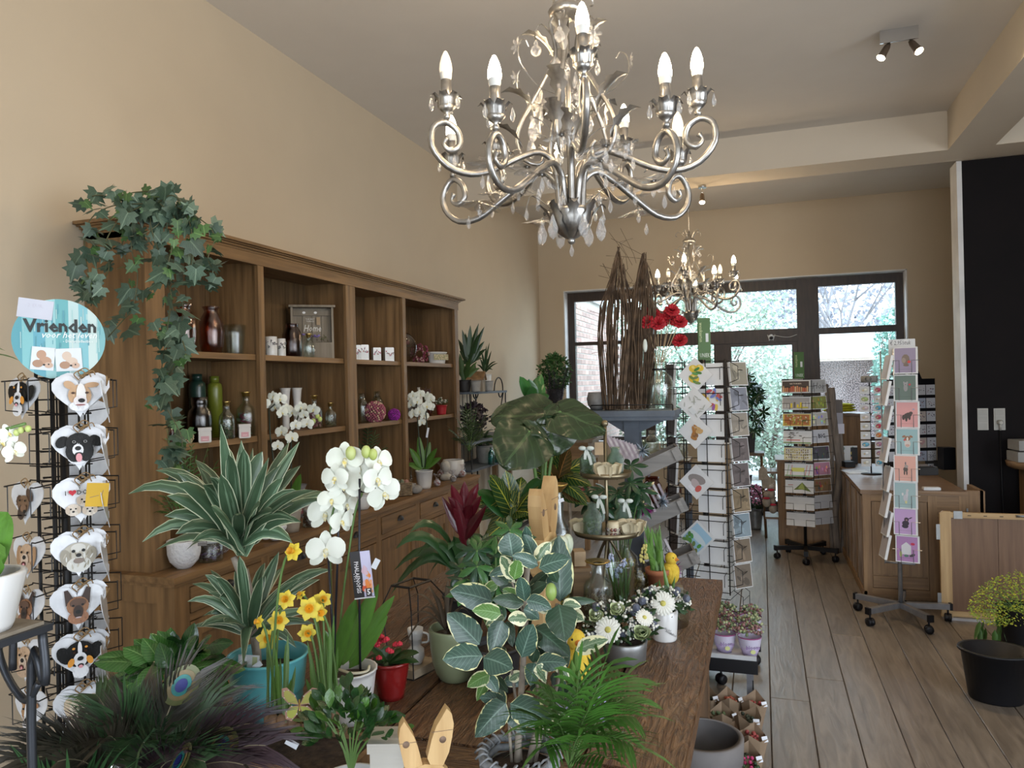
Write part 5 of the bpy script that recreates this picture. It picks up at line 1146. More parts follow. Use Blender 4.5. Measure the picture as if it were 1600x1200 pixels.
for px,X,l in ((357,-2.56,'white flared ceramic cup vase left on the middle shelf'),(377,-2.57,'white flared ceramic cup vase behind the round glass bottle'),(447,-2.56,'white flared ceramic vase behind the orchid, left one'),(465,-2.56,'white flared ceramic vase behind the orchid, right one')):
    t=thing('ceramic_vase',l,'vase',onshelf(px,X,S2),0,'flared white vases at the back'); MB().lathe([(0,0),(.018,0),(.02,.01),(.02,.14),(.027,.22),(.031,.235),(.027,.232),(.016,.14),(0,.1)],22,cap=False).build('body',whitecer,t)
glassjar('glass_bottle','clear glass bottle with gold neck and dried grass left of a gift box',onshelf(355,X2+.08,S2),BOT(.036,.16,.014,.012),gclear,'bottle',neck=(.012,.158),fill=([(.3,.28,.15),(.12,.18,.08)],.09,.03,30,.012))
glassjar('glass_bottle','wide round glass bottle with gold rim and dried artichoke inside',onshelf(386,X2+.04,S2),BOT(.050,.20,.018,.02),gclear,'bottle',neck=(.018,.20),fill=([(.16,.19,.12),(.3,.06,.1)],.12,.04,40,.016))
for px,l in ((320,'pink and white gift box left of the striped plant tip'),(382,'pink and white gift box below the round glass bottle')):
    def gp(pr,w,h): pr.r(-w*.32,w*.32,h*.12,h*.55,(.6,.3,.32)); pr.r(-w*.2,w*.2,h*.25,h*.3,(.8,.6,.6))
    t=box_item('gift_box',l,'box',onshelf(px,X2+.115,S2),.052,.05,.052,mat('cream_card',(.68,.64,.6),.6,ns=5),facz,gp,'pink gift boxes on the middle shelf'); MB().box(-.0275,.0275,-.0265,.0265,.052,.066).build('lid',mat('cream_card',(.6,.6,.6)),t)
ballwreath('shell_flower_ball','cream ball of dried petals left of the pink gift box','decoration',onshelf(290,X2+.09,S2),.03,(.42,.34,.2),80,.006)
for px,l,cc in ((255,'glass jar with brown potpourri at the near end of the middle shelf',[(.25,.14,.08),(.4,.3,.18)]),):
    glassjar('potpourri_jar',l,onshelf(px,X2+.06,S2),[(.03,0),(.04,.02),(.045,.06),(.03,.085),(.022,.09),(.024,.10)],gpink,'jar',fill=(cc,.07,.035,30,.012))
glassjar('glass_bottle','glass bottle with pink dried blossoms behind the orchid blooms',onshelf(492,X2+.02,S2),BOT(.045,.17,.014,.02),gclear,'bottle',neck=(.014,.17),fill=([(.45,.1,.16),(.6,.3,.32)],.12,.036,40,.011))
glassjar('glass_bottle','short glass bottle with gold neck right of the orchid blooms',onshelf(517,X2+.06,S2),BOT(.035,.125,.013,.01),gclear,'bottle',neck=(.012,.125),fill=([(.2,.17,.08)],.03,.03,30,.01))
glassjar('glass_bottle','clear tall bottle just right of the thick middle post',onshelf(566,X2,S2),BOT(.04,.19,.018,.03),gclear,'bottle')
glassjar('glass_carafe','clear glass carafe behind the pink flower ball',onshelf(590,X2-.03,S2),BOT(.045,.2,.022,.04),gclear,'bottle')
ballwreath('flower_ball','large dusty pink dried flower ball on the middle shelf','decoration',onshelf(586,X2+.07,S2),.066,(.33,.09,.13),240,.0085,False,(.55,.36,.26))
ballwreath('purple_ball','small bright purple dried flower ball by the glass dome','decoration',onshelf(616,X2+.09,S2),.038,(.24,.015,.26),160,.006)
t=thing('glass_dome','clear glass bell dome behind the purple ball','dome',onshelf(612,X2-.0,S2)); MB().lathe([(.045,0),(.045,.09),(.04,.12),(.025,.14),(0,.148)],24,cap=False).build('dome',gclear,t); MB().lathe([(.05,0),(.05,.008)],24).build('base',gw,t)
glassjar('candle_holder_vase','white topped tall bottle behind the far orchid',onshelf(655,X2-.07,S2),BOT(.03,.22,.012,.05),whitecer,'bottle')
p=onshelf(690,X2+.06,S2); t=thing('heather_pot','red pot of small white flowers at the far end of the middle shelf','plant',p); vessel(t,potprof(.034,.044,.075,.003),mat('red_matt',(.42,.02,.03),.5,ns=5),'pot',24,soilz=.065)
m=MB(); m2=MB()
for i in range(90): a=U(0,6.28); r=U(0,.05); o=V((r*math.cos(a),r*math.sin(a),.08+U(0,.045)*(1-r*9)+.01)); (m if i%2 else m2).ell(o,U(.005,.009),6,4)
m.build('blossoms',mat('offwhite_petal',(.6,.58,.5),.7,ns=20),t,kind='stuff'); m2.build('leaves',mat('heather_green',(.08,.11,.05),.7,ns=20),t,kind='stuff')
glassjar('votive_glass','small pink sprigged glass next to the red pot',onshelf(672,X2+.06,S2),[(.018,0),(.02,.04),(.021,.045)],gpink,'jar',fill=([(.5,.35,.3)],.035,.015,14,.008))
m=MB(); 
# dried heather stalks
def stalks(label,px,X,z,h,c,n=16,sp=.05):
    t=thing('dried_stalks',label,'dried flowers',onshelf(px,X,z)); 
    MB().lathe([(.014,0),(.02,.03),(.012,.06),(.014,.07)],14,cap=False).build('vase',gclear,t); m=MB(); m2=MB()
    for i in range(n):
        e=V((U(-sp,sp),U(-sp,sp),h*U(.75,1))); P=bez((0,0,.01),(e.x*.2,e.y*.2,h*.6),e,6); m.tube(P,.0012,4)
        for k in range(9): o=P[3].lerp(P[-1],k/9)+V((U(-.008,.008),U(-.008,.008),0)); m2.ell(o,U(.003,.006),5,3)
    m.build('stalk',mat('dry_stalk',(.2,.14,.09),.9,ns=20),t); m2.build('seed_heads',mat('seed_%d'%px,c,.9,ns=30),t,kind='stuff')
stalks('wispy dried stalks at the back of the far bay',668,-2.55,S2,.24,(.2,.13,.14))
# ---- counter
SCX=-2.28
p=onshelf(288,SCX+.02,SC); cer=mat('knit_ceramic',(.74,.75,.77),.45,ns=90,bump=.6,c2=(.66,.67,.7))
tp=palm('potted_fern_palm','feathery green palm in a white knitted pattern ceramic pot on the cabinet',p,([(.028,0),(.030,.004),(.034,.006),(.055,.03),(.064,.06),(.066,.11),(.065,.115)],cer),
 [(288,835,x,y,d,l) for x,y,d,l in ((235,745,.0,.05),(245,700,.05,.04),(262,680,.0,.02),(275,660,.05,.0),(300,690,.0,.0),(325,700,.05,.03),(335,730,-.05,.05),(240,780,-.08,.05),(255,800,-.1,.05),(310,790,-.05,.05),(320,760,-.05,.05),(265,720,-.1,.02),(290,700,.1,0),(305,725,.1,.02),(250,735,.08,.04),(280,740,-.08,.0))],pl,depth(p),.006,.05,8)
t=thing('kraft_price_tag','small grey printed hang tag on the white knitted pot','tag',PD(316,846,depth(p)-.07)); t.rotation_euler=(0,0,facz-.4); pr=Pr(); pr.r(-.018,.018,-.018,.018,(.2,.19,.19)); pr.text('Stolk',0,.0,.011,(.7,.7,.7)); pr.build('card',printm,t); MB().cbox((0,.0006,0),(.036,.001,.036)).build('backing',gw,t)
def lidjar(label,px,X,r,h,cc,lid=True):
    t=glassjar('storage_jar',label,onshelf(px,X,SC),[(r*.95,0),(r,.005),(r,h*.75),(r*.85,h*.84),(r*.85,h*.88)],gclear,'jar',fill=(cc,h*.65,r*.85,40,.013))
    if lid: MB().lathe([(r*.9,h*.88),(r*.92,h),(r*.85,h*1.02)],24).build('lid',mat('glass_lid_white',(.6,.62,.62),.3,ns=5),t)
pot=[(.25,.17,.14),(.4,.34,.32),(.14,.07,.05)]
lidjar('clip top jar of purple potpourri right of the knitted pot',330,SCX+.04,.05,.09,[(.2,.12,.22),(.35,.28,.3),(.12,.07,.05)])
lidjar('jar of pale shells behind the purple potpourri jar',322,SCX-.12,.05,.11,pot); lidjar('wide jar of pebbles behind the front orchid blossoms',487,SCX+.02,.046,.09,pot); lidjar('dark lidded jar right of the orchid stake',546,SCX+.04,.028,.06,[(.2,.2,.22)]); lidjar('jar of cones behind the daffodil orchid',455,SCX-.1,.05,.09,pot)
t=thing('potpourri_bag','clear cellophane bag of potpourri under the striped leaves','bag',onshelf(345,SCX-.02,SC)); MB().ell((0,0,.035),(.045,.04,.036),12,8).build('contents',mat('potpourri_mix',(.45,.38,.34),.8,c2=(.1,.06,.04),ns=70,wid=.15,bump=1),t); MB().ell((0,0,.037),(.05,.045,.04),10,6).tube([(0,0,.07),(0,0,.12)],[.012,.035],8,cap=False).build('cellophane',glass('cellophane',(.92,.92,.94),.3,1.5),t)
p=onshelf(455,SCX,SC)
bge=mat('beige_glaze',(.48,.43,.36),.5,ns=6)
D2=depth(p)
def orch2(label,p,potp,potm,D,fl,buds,stk,lv,rf,ribs=0):
    t=thing('potted_orchid',label,'orchid',p); vessel(t,potp,potm,'pot',30,soilz=potp[-1][1]-.02,ribs=ribs)
    for s_ in stk: Bo(t).tube([PD(x,y,D) for x,y in s_],.004,6).build('flower_stem',mat('dark_stem',(.03,.04,.02),.5),t)
    for x,y in fl: P=PD(x,y,D+U(-.05,.03)); orchid_flower(t,P,rf*U(.85,1.1),((CAMP-P).normalized()+RT*U(-.5,.5)+V((0,0,U(-.4,.1)))).normalized(),U(-.3,.3))
    for x,y in buds: Bo(t).ell(PD(x,y,D),(.011,.011,.014),8,6).build('bud',bud,t)
    for a,b in lv: blade(t,'leaf',ol,PD(*a,D),PD(*b,D+U(-.05,.05)),.055,lift=.02,prof='ovate',fold=.2,nrm=towardcam(p,.6))
orch2('white orchid in a ribbed beige pot arching over the striped plant',p,[(.038,0),(.042,.02),(.052,.10),(.056,.105),(.054,.11)],bge,D2-.03,[(412,630),(427,620),(438,624),(441,645),(470,637),(457,645),(490,640),(462,665),(480,662),(440,675),(434,697),(456,684),(475,648),(448,640),(430,636)],[(496,650),(490,658),(500,655)],[[(450,800),(430,740),(422,680),(420,640),(440,622)],[(455,800),(455,740),(455,680),(470,640)]],[((452,800),(470,740)),((452,800),(430,745)),((455,800),(485,765)),((452,800),(420,775))],.032,ribs=.04)
p=onshelf(663,SCX+.0,SC); D3=depth(p)
orch2('far white orchid in a ribbed white pot on the cabinet counter',p,[(.045,0),(.05,.02),(.062,.12),(.066,.122),(.064,.126)],whitecer,D3,[(645,618),(657,616),(669,620),(642,632),(667,635),(659,640),(646,647),(656,643),(672,635),(659,660),(640,622),(652,628),(663,650),(673,624)],[],[[(660,730),(655,690),(652,650),(650,625)],[(664,730),(668,690),(666,650),(662,620)]],[((660,733),(654,680)),((662,733),(672,690)),((662,733),(690,715)),((660,733),(640,700)),((662,733),(683,700)),((660,733),(635,725))],.038,ribs=.03)
m=None; lab(668,676,D3-.03,1.4,.07,.014,None).name='white_plant_tag'
o=bpy.data.objects['white_plant_tag']; tag(o,'long white plastic plant tag hanging in the far orchid','tag')
def whitepot(label,px,X,r,h): 
    t=thing('white_pot',label,'pot',onshelf(px,X,SC)); vessel(t,potprof(r*.6,r,h,.002,belly=.02),whitecer,'pot',26); return t
whitepot('small glossy white bowl behind the front orchid blossoms',567,SCX+.02,.05,.09)
whitepot('white checked mug in front of the wire house frame',488,SCX-.14,.05,.10)
# wicker basket with cactus, stone head, shells, twisted candle things
p=onshelf(628,SCX+.0,SC); t=thing('wicker_basket','square beige wicker basket on the cabinet counter','basket',p,facz)
wk=mat('natural_wicker',(.33,.25,.15),.8,c2=(.15,.1,.06),ns=30,bump=.4)
for k in range(8):
    z=.008+k*.011; m=MB(); P=[]
    for i in range(33):
        u=i/32*4; s_=int(u)%4; f=u-int(u); c=[(-1,-1),(1,-1),(1,1),(-1,1)]; a=c[s_]; b=c[(s_+1)%4]; P.append(((a[0]+(b[0]-a[0])*f)*.055+.003*math.sin(i*PI/2+k*PI),(a[1]+(b[1]-a[1])*f)*.045+.003*math.sin(i*PI/2+k*PI),z))
    m.tube(P,.005,5); m.build('wicker_strand',wk,t)
MB().box(-.05,.05,-.04,.04,.0,.07).build('filling',soil,t)
for i in range(5): MB().ell((U(-.035,.035),U(-.03,.03),.085),(.016,.016,.02+.008*(i%2)),9,7).build('cactus',mat('cactus_green',(.10,.14,.07),.8,c2=(.25,.25,.18),ns=60) if i%2 else mat('pink_cactus',(.4,.22,.18),.8,ns=60),t)
def lump(name,label,cat,px,X,parts,m_): 
    t=thing(name,label,cat,onshelf(px,X,SC),facz)
    for nm,o,r in parts: MB().ell(o,r,12,9).build(nm,m_,t)
stone=mat('stone_grey',(.33,.32,.30),.85,c2=(.23,.22,.21),ns=25,bump=.5)
lump('stone_rabbit','rounded grey stone rabbit crouching right of the basket','figure',650,SCX+.06,[('body',(0,0,.03),(.045,.03,.03)),('head',(-.03,-.01,.05),(.022,.018,.02)),('ear',(-.018,-.008,.066),(.02,.006,.007)),('ear',(-.015,.004,.066),(.02,.006,.007))],stone)
lump('stone_bust','pale stone bust with short curls near the end of the cabinet','figure',697,SCX-.02,[('shoulders',(0,0,.025),(.05,.03,.03)),('neck',(0,0,.055),(.02,.02,.03)),('head',(0,0,.10),(.034,.034,.042)),('hair',(0,.01,.115),(.037,.034,.035))],mat('plaster_white',(.5,.49,.46),.8,ns=25,bump=.5))
for i,(px,X,r) in enumerate(((683,SCX+.05,.03),(708,SCX+.07,.03),(722,SCX+.03,.035),(716,SCX-.08,.04),(690,SCX-.12,.04),(722,SCX-.10,.03))):
    t=thing('candy_bag',['wrapped silver gift bag beside the far orchid pot','silver gift bag before the stone bust','striped gift bag right of the stone bust','gift bag behind the stone bust','gift bag behind the far orchid','gift bag at the very end of the counter'][i],'bag',onshelf(px,X,SC),0,'cellophane gift bags')
    MB().ell((0,0,r*.8),(r*.9,r*.7,r*.8),10,7).build('contents',[mat('candy_white',(.6,.56,.55),.5,c2=(.35,.12,.12),ns=60,wid=.1),mat('candy_grey',(.45,.44,.43),.5,c2=(.2,.17,.16),ns=50,wid=.15)][i%2],t)
    MB().ell((0,0,r*.8),(r,r*.8,r*.9),8,6).tube([(0,0,r*1.5),(0,0,r*2),(0,0,r*3)],[r*.4,r*.15,r*.9],8,cap=False).build('cellophane',MATS['cellophane'],t)
# palm & dried plants in the far bays at counter level
pf2=leafmat('far_palm_leaf',(.05,.10,.03),rough=.5)
p=onshelf(572,-2.45,SC); palm('areca_palm','small green palm in the third bay behind the orchid blossoms',p,([(.04,0),(.05,.09)],blackpl),[(572,745,x,y,d,.03) for x,y,d in ((555,665,0),(575,668,.05),(592,690,0),(600,700,-.05),(560,700,.1),(545,680,.05),(585,680,-.06))],pf2,depth(p),.008,.06,8)
stalks('dried grey lavender stalks left of the green palm',535,-2.45,SC,.30,(.24,.2,.2),22,.07); stalks('dark dried stems in the far lower bay',642,-2.52,SC,.22,(.2,.06,.07),18,.06); stalks('grey dried bunch in the lower third bay',610,-2.5,SC,.24,(.16,.13,.12),22,.07)
t=thing('picture_card','pale card with a rainbow leaning in the lower third bay','card',onshelf(607,-2.58,SC),facz); pr=Pr(); pr.r(-.06,.06,0,.2,(.45,.43,.42))
for r,c in ((.04,(.4,.12,.1)),(.032,(.45,.42,.40)),(.024,(.35,.25,.2)),(.016,(.45,.43,.42))): pr.e(0,.13,r,r,c)
pr.build('print',printm,t); MB().box(-.06,.06,.001,.003,0,.2).build('board',gw,t)
t=thing('round_sign_plate','small pale round plate leaning on its stand in the second bay','plate',onshelf(665-20,-2.6,S2))
MB().ell((0,0,.05),(.05,.006,.05),16,10).build('plate',greycer,t)
# wire house frames and bags at counter of bay two
t=thing('wire_house','thin black wire house frame standing on the counter of the second bay','decoration',onshelf(510,SCX-.12,SC),facz); m=MB(); K=[(-.06,0),(.06,0),(.06,.09),(0,.13),(-.06,.09)]
for i in range(5):
    a,b=K[i],K[(i+1)%5]; m.tube([(a[0],-.03,a[1]),(b[0],-.03,b[1])],.002,4).tube([(a[0],.03,a[1]),(b[0],.03,b[1])],.002,4).tube([(a[0],-.03,a[1]),(a[0],.03,a[1])],.002,4)
m.build('wire_frame',wirem,t)
t=thing('gift_pouch','tied grey and pink fabric pouch at the back of the second bay','bag',onshelf(470,-2.5,SC),facz); MB().lathe([(.05,0),(.055,.06),(.03,.13),(.02,.14),(.04,.18)],10,cap=False).build('pouch',mat('grey_pouch',(.3,.3,.31),.6,c2=(.15,.14,.15),ns=20),t); MB().box(-.03,.03,-.058,-.05,.02,.07).build('pink_label',mat('pink_card',(.45,.15,.17),.6,ns=5),t)
lump('white_cat_figure','white ceramic animal figure under the striped leaves','figure',432,SCX+.07,[('body',(0,0,.03),(.04,.025,.03)),('head',(.03,0,.065),(.02,.018,.02)),('tail',(-.045,0,.02),(.02,.008,.01))],whitecer)
# ================================================================ left foreground
random.seed(70)
# leafy peperomia
p=PD(280,1080,1.70); p.z=TZ; t=thing('potted_peperomia','low plant with glossy oval green leaves between the heart rack and turquoise bucket','plant',(p.x,p.y,TZ))
vessel(t,potprof(.05,.06,.10,.003),blackpl,'pot',22,soilz=.08)
pep=[leafmat('peperomia_leaf',(.05,.16,.03),vein=(.14,.28,.08),rough=.22),leafmat('peperomia_leaf_dark',(.02,.08,.02),vein=(.06,.14,.04),rough=.22)]
pd_=[leafdata('peperomia_leaf',q,'ovate',1,.74,.25,.25,6) for q in pep]
PL=[(175,1076,-1,-.3),(205,1060,-.8,.2),(222,1040,-.6,.5),(240,1020,-.3,.8),(262,1012,0,1),(285,1000,.2,1),(305,1020,.6,.6),(330,1022,1,.4),(345,1038,1,-.1),(325,1050,.7,-.4),(300,1045,.4,-.2),(275,1035,0,.2),(250,1045,-.3,-.2),(230,1070,-.5,-.6),(200,1080,-.8,-.6),(265,1060,.1,-.6),(290,1068,.4,-.7),(315,1070,.8,-.6),(245,1085,-.2,-1),(215,1055,-1,.1),(310,1005,.4,.8),(335,1005,.9,.6),(270,1022,-.1,.6),(235,1052,-.6,.1),(295,1028,.4,.5),(320,1036,.8,.1),(188,1068,-1,.2),(282,1080,.3,-1),(255,1030,-.2,.5),(340,1060,1,-.5),(225,1025,-.7,.7),(292,1010,.1,.9)]
for i in range(70):
    if i<len(PL): x,y,a,b=PL[i]
    else: x=U(190,340); y=U(1015,1085); a=(x-265)/70; b=(1050-y)/30
    P=PD(x-a*14,y+b*10,1.74+U(-.06,.08)); put('leaf',pd_[i%2],t,Mx.Translation(-V(t.location))@frame(P,RT*a+V((0,0,b*.6))-FW*U(-.2,.6),towardcam(P,.45),U(.06,.078)))
for i in range(12): P=PD(U(200,330),U(1020,1080),1.8); Bo(t).tube(bez(V(t.location)+V((0,0,.1)),(V(t.location)+P)/2+V((0,0,.08)),P,5),.0025,5).build('stem',stemg,t)
# silver striped vases with peacock feathers
fm=[mat('feather_barb',(.06,.05,.035),.35,c2=(.012,.014,.01),ns=14),mat('feather_barb_green',(.05,.11,.04),.35,c2=(.012,.025,.015),ns=14),mat('feather_barb_purple',(.06,.035,.045),.35,c2=(.014,.008,.012),ns=14)]
em=[mat('feather_eye_%s'%n_,c,.25,m=.2,c2=tuple(q*.7 for q in c),ns=60) for n_,c in (('bronze',(.16,.12,.05)),('teal',(.02,.16,.15)),('blue',(.015,.02,.14)),('olive',(.10,.11,.04)))]
pv=PD(215,1190,1.22); pv.z=TZ
vt=thing('silver_vase','shiny silver ball vase behind the peacock feathers, near heart rack','vase',(PD(190,1130,1.4).x,PD(190,1130,1.4).y,TZ))
hh=PD(190,1112,1.4).z-TZ; MB().lathe([(.03,0),(.05,.02),(.068,hh*.55),(.062,hh*.8),(.035,hh),(.03,hh),(.055,hh*.7),(.04,.03),(0,.02)],30,cap=False).build('body',mat('mirror_silver',(.7,.7,.74),.12,m=1,ns=5),vt)
fv=thing('feather_bunch','bunch of dark peacock feathers with blue green eyes, nearest at lower left','feathers',pv)
MB().lathe([(.045,0),(.05,.01),(.05,.16),(.047,.16),(.045,.02),(0,.02)],24,cap=False).build('holder',blackpl,fv)
FE=[(290,1062,0,1.25),(355,1165,1,1.1),(283,1192,2,1.0),(210,1090,3,1.3),(150,1085,3,1.35),(120,1140,3,1.3),(60,1160,3,1.15),(170,1150,3,1.12),(240,1120,3,1.28),(330,1105,3,1.3),(395,1130,3,1.25),(415,1165,3,1.22),(225,1160,3,1.05),(90,1190,3,1.05),(320,1190,3,1.0),(380,1195,3,1.05),(270,1100,3,1.35),(190,1120,3,1.2),(30,1185,3,1.1),(345,1075,3,1.35),(255,1150,3,1.15)]
for (x,y,ei,D) in FE:
    e=PD(x,y,D); b=V((pv.x,pv.y,.88)); c=b.lerp(e,.5)+V((0,0,.08)); P=bez(b,c,e,16); m0=Bo(fv).tube(P,[.0018*(1-.6*i/16) for i in range(17)],4).build('quill',mat('quill',(.25,.22,.14),.5),fv)
    m=Bo(fv); vw=(CAMP-e).normalized()
    for k in range(150):
        u=.42+.58*(k//2)/75; q=min(15,int(u*16)); p0=P[q].lerp(P[q+1],u*16-q); d=(P[q+1]-P[q]).normalized(); s_=d.cross(vw).normalized()*(1 if k%2 else -1)
        L=.10*(1.05-.35*u)*U(.75,1.15); dr=(s_*(.75-.3*u)+d*(.6+.5*u)+vw*U(-.35,.35)); dr.normalize(); p1=p0+dr*L*.5; p2=p0+dr*L+d*L*.25-V((0,0,L*.22)); wv=vw.cross(dr).normalized()*.0011
        m.poly([p0-wv,p1-wv,p1+wv,p0+wv],sm=False); m.poly([p1-wv,p2,p1+wv],sm=False)
    m.build('barbs',random.choice(fm),m0,kind='stuff')
    if ei<3:
        d=(P[-1]-P[-3]).normalized(); M_=Mx.Translation(-pv)@frame(P[-1]-d*.01+vw*.006,d,vw)
        for rx,ry,k,z in((.026,.036,em[3],0),(.02,.027,em[0],.001),(.014,.019,em[1],.002),(.009,.012,em[2],.003)):
            mm=MB(); mm.M=M_@Mx.Translation((0,0,z)); n=mm.vs([(rx*math.cos(a*PI/12),ry*math.sin(a*PI/12),0) for a in range(24)]); mm.face(range(n,n+24),0,None,(1,1,1),False); mm.build('eye_spot',k,m0)
# grassy fronds at very bottom left
gl=leafmat('grass_blade',(.05,.15,.05),rough=.4); pg=PD(110,1210,1.17); pg.z=TZ
t=thing('spider_grass','fine green grassy plant at the bottom left corner below the feathers','plant',pg); vessel(t,potprof(.04,.05,.09,.002),blackpl,'pot',20,soilz=.08)
for i in range(60): x=U(-20,330); y=U(1130,1200); b=pg+V((U(-.03,.03),U(-.03,.03),.09)); blade(t,'blade',gl,b,PD(x,y+20,1.02+U(-.06,.1)),.006,lift=.05,prof='strap',fold=.3,n=5)
# plant stand at left edge, white pot, orchid sprays
iron2=mat('dark_iron',(.05,.055,.065),.4,m=.6,ns=20,bump=.1)
ps=PD(2,992,0.80); zt_=PD(18,988,0.80).z
t=thing('iron_plant_stand','dark iron scroll plant stand cut by the left edge','stand',(ps.x-.02,ps.y,0))
MB().box(-.085,.034,-.05,.05,zt_-.012,zt_-.004).build('top_plate',iron2,t); MB().box(-.08,.029,-.043,.043,zt_-.004,zt_).build('wooden_top',gw,t)
for x,y in((.027,-.042),(.027,.042),(-.078,-.042),(-.078,.042)): MB().tube(cr([(x,y,zt_-.01),(x+.003,y,zt_-.07),(x-.02,y,zt_-.115),(x-.01,y,.3),(x+.02,y,0)],5),.005,8).build('leg',iron2,t)
for y in(-.042,.042): MB().tube(cr([(.021,y,zt_-.07),(-.0,y,zt_-.093),(-.028,y,zt_-.07),(-.042,y,zt_-.035),(-.02,y,zt_-.015),(-.02,y,zt_-.06)],5),.0042,8).build('scroll',iron2,t)
p=V((ps.x-.025,ps.y,zt_)); t=thing('ribbed_white_pot','ribbed white pot of orchids at the left edge on the iron stand','plant',p)
vessel(t,[(.025,0),(.028,.007),(.041,.06),(.040,.063)],whitecer,'pot',40,soilz=.05,ribs=.03)
for e,w_ in (((12,800),.035),((9,870),.032),((-30,780),.035),((-50,830),.035)): blade(t,'leaf',ol,p+V((0,0,.05)),PD(*e,0.80),w_,lift=.03,prof='ovate',fold=.2,nrm=towardcam(p,.7))
Bo(t).tube(cr([p+V((0,0,.05)),PD(-30,800,0.85),PD(-25,700,0.85),PD(0,675,0.85),PD(40,662,0.85)],4),.002,5).build('flower_stem',stemg,t)
for x,y,k,ax in((3,690,1,.2),(22,706,.8,.8),(14,678,.7,.6)): P=PD(x,y,0.85); orchid_flower(t,P,.017*k,((CAMP-P).normalized()+RT*ax).normalized(),.3)
for x,y in((33,672),(44,670),(26,676)): Bo(t).ell(PD(x,y,0.85),(.0035,.0035,.0042),8,6).build('bud',bud,t)
blade(t,'leaf',pl,PD(-40,560,0.85),PD(30,563,0.85),.014,lift=.014); blade(t,'leaf',pl,PD(-40,540,0.85),PD(8,548,0.85),.011,lift=.007)
# ================================================================ back of the table and beyond: big leaved plants
random.seed(72)
fp=mat('dark_plastic_pot',(.03,.03,.032),.6,ns=10)
def floorplant(name,label,px,D,z0,h,r,cat='plant'):
    p=PD(px,800,D); t=thing(name,label,cat,(p.x,p.y,z0)); vessel(t,potprof(r*.75,r,h,.003),fp,'pot',24,soilz=h-.02); return t,V((p.x,p.y,z0+h))
bench=thing('plant_bench','low wooden bench behind the table holding the leafy house plants','bench',(-.72,3.44,0))
MB().box(-.5,.45,-.22,.22,.47,.5).build('bench_top',lw_,bench)
for x in(-.46,.41):
    for y in(-.18,.18): MB().box(x-.025,x+.025,y-.025,y+.025,0,.47).build('leg',lw_,bench)
al=leafmat('alocasia_leaf',(.03,.055,.022),vein=(.05,.09,.035),rough=.22)
t,b=floorplant('potted_alocasia','tall plant with four huge dark heart shaped leaves in front of the window',845,2.98,TZ,.16,.09)
def heartleaf(t,c,tip,w,D,dd,n_):
    c=PD(*c,D); e=PD(*tip,D+dd); L=(e-c).length; d=(e-c).normalized(); x=d.cross(n_).normalized(); nn=x.cross(d)
    m=Bo(t); O=[]; K=20
    for i in range(K+1):
        u=i/K*PI; r=1; yy=-.28+1.28*(1-math.cos(u))/2; ww=w/2*(math.sin(u)**.75)*(1.1-.72*(i/K)**1.6); 
        if i<4: yy=-.28-.02*(3-i)+.04*i
        O.append((ww,yy*L))
    rows=[]
    for i,(ww,yy) in enumerate(O):
        k=[]
        for j in range(9):
            s_=j/4-1; bx=ww*s_; yo=yy+(L*.26*(1-min(1,abs(s_)*1.6)) if i<5 else 0)
            k.append(c+x*bx+d*yo+nn*(-.22*abs(bx)**1.3*(1 if abs(bx)>0 else 0)-.22*max(0,yo)**2/L+.012*math.cos(s_*6+i*.8)*w*2.2))
        rows.append(m.vs(k))
    for i in range(K):
        for j in range(8): v0,v1=i/K,(i+1)/K; m.face([rows[i]+j,rows[i]+j+1,rows[i+1]+j+1,rows[i+1]+j],0,[(j/8,v0),((j+1)/8,v0),((j+1)/8,v1),(j/8,v1)])
    lf=m.build('leaf',al,t); Bo(t).tube(cr([b,b.lerp(c,.5)+V((0,0,.06)),c-nn*.02,c],5),.007,8).build('leaf_stalk',stemg,t)
heartleaf(t,(850,650),(768,641),.30,3.05,.0,V((0,0,1))*.8-FW*.8)
heartleaf(t,(874,645),(948,662),.26,2.95,-.05,V((0,0,1))*.8-FW*.6)
heartleaf(t,(828,676),(790,720),.27,2.85,-.12,V((0,0,1))*.35-FW)
heartleaf(t,(858,665),(868,712),.28,2.92,-.02,V((0,0,1))*.35-FW)
rub=leafmat('rubber_leaf',(.035,.13,.03),rough=.2)
t,b=floorplant('potted_rubber_plant','upright plant with glossy oblong leaves rising above the huge heart leaves',845,3.52,.5,.25,.1)
Bo(t).tube([b,PD(838,700,3.5),PD(838,630,3.5)],.01,6).build('stem',bark,t)
for e in((812,588),(826,592),(838,590),(846,584),(858,618),(815,625),(850,600),(828,605)): blade(t,'leaf',rub,PD(835,625,3.5),PD(*e,3.5+U(-.08,.08)),.065,prof='ovate',fold=.25,nrm=towardcam(b,.8))
cod=leafmat('codiaeum_leaf',(.03,.075,.02),vein=(.42,.40,.05),rough=.25); cod2=leafmat('codiaeum_leaf_orange',(.10,.07,.02),vein=(.45,.2,.06),rough=.25)
def leafy(name,label,px,D,z0,h,r,base,tips,ml,w,lift=.03,prof='lance',wave=.0,stem=True,alt=None):
    t,b=floorplant(name,label,px,D,z0,h,r); q=PD(*base,D)
    if stem: Bo(t).tube([b-V((0,0,.02)),q+V((0,0,.01))],.009,7).build('stem',bark,t)
    for i,(x,y) in enumerate(tips):
        o=q+V((U(-.015,.015),U(-.015,.015),U(-.04,.04))); blade(t,'leaf',(alt if alt and i%4==0 else ml),o,PD(x,y,D+U(-.14,.12)),w*U(.8,1.15),lift=lift,prof=prof,fold=.2,nrm=towardcam(b,.6),wave=wave)
    return t
leafy('potted_codiaeum','yellow veined codiaeum with broad leaves behind the red bromeliad',800,2.72,TZ,.12,.07,(806,800),[(745,768),(765,742),(790,735),(815,745),(835,770),(752,800),(740,785),(778,760),(850,790),(830,805),(770,822),(800,830),(845,750),(760,835)]+[(U(735,860),U(745,850)) for _ in range(16)],cod,.075,alt=rub,prof='ovate')
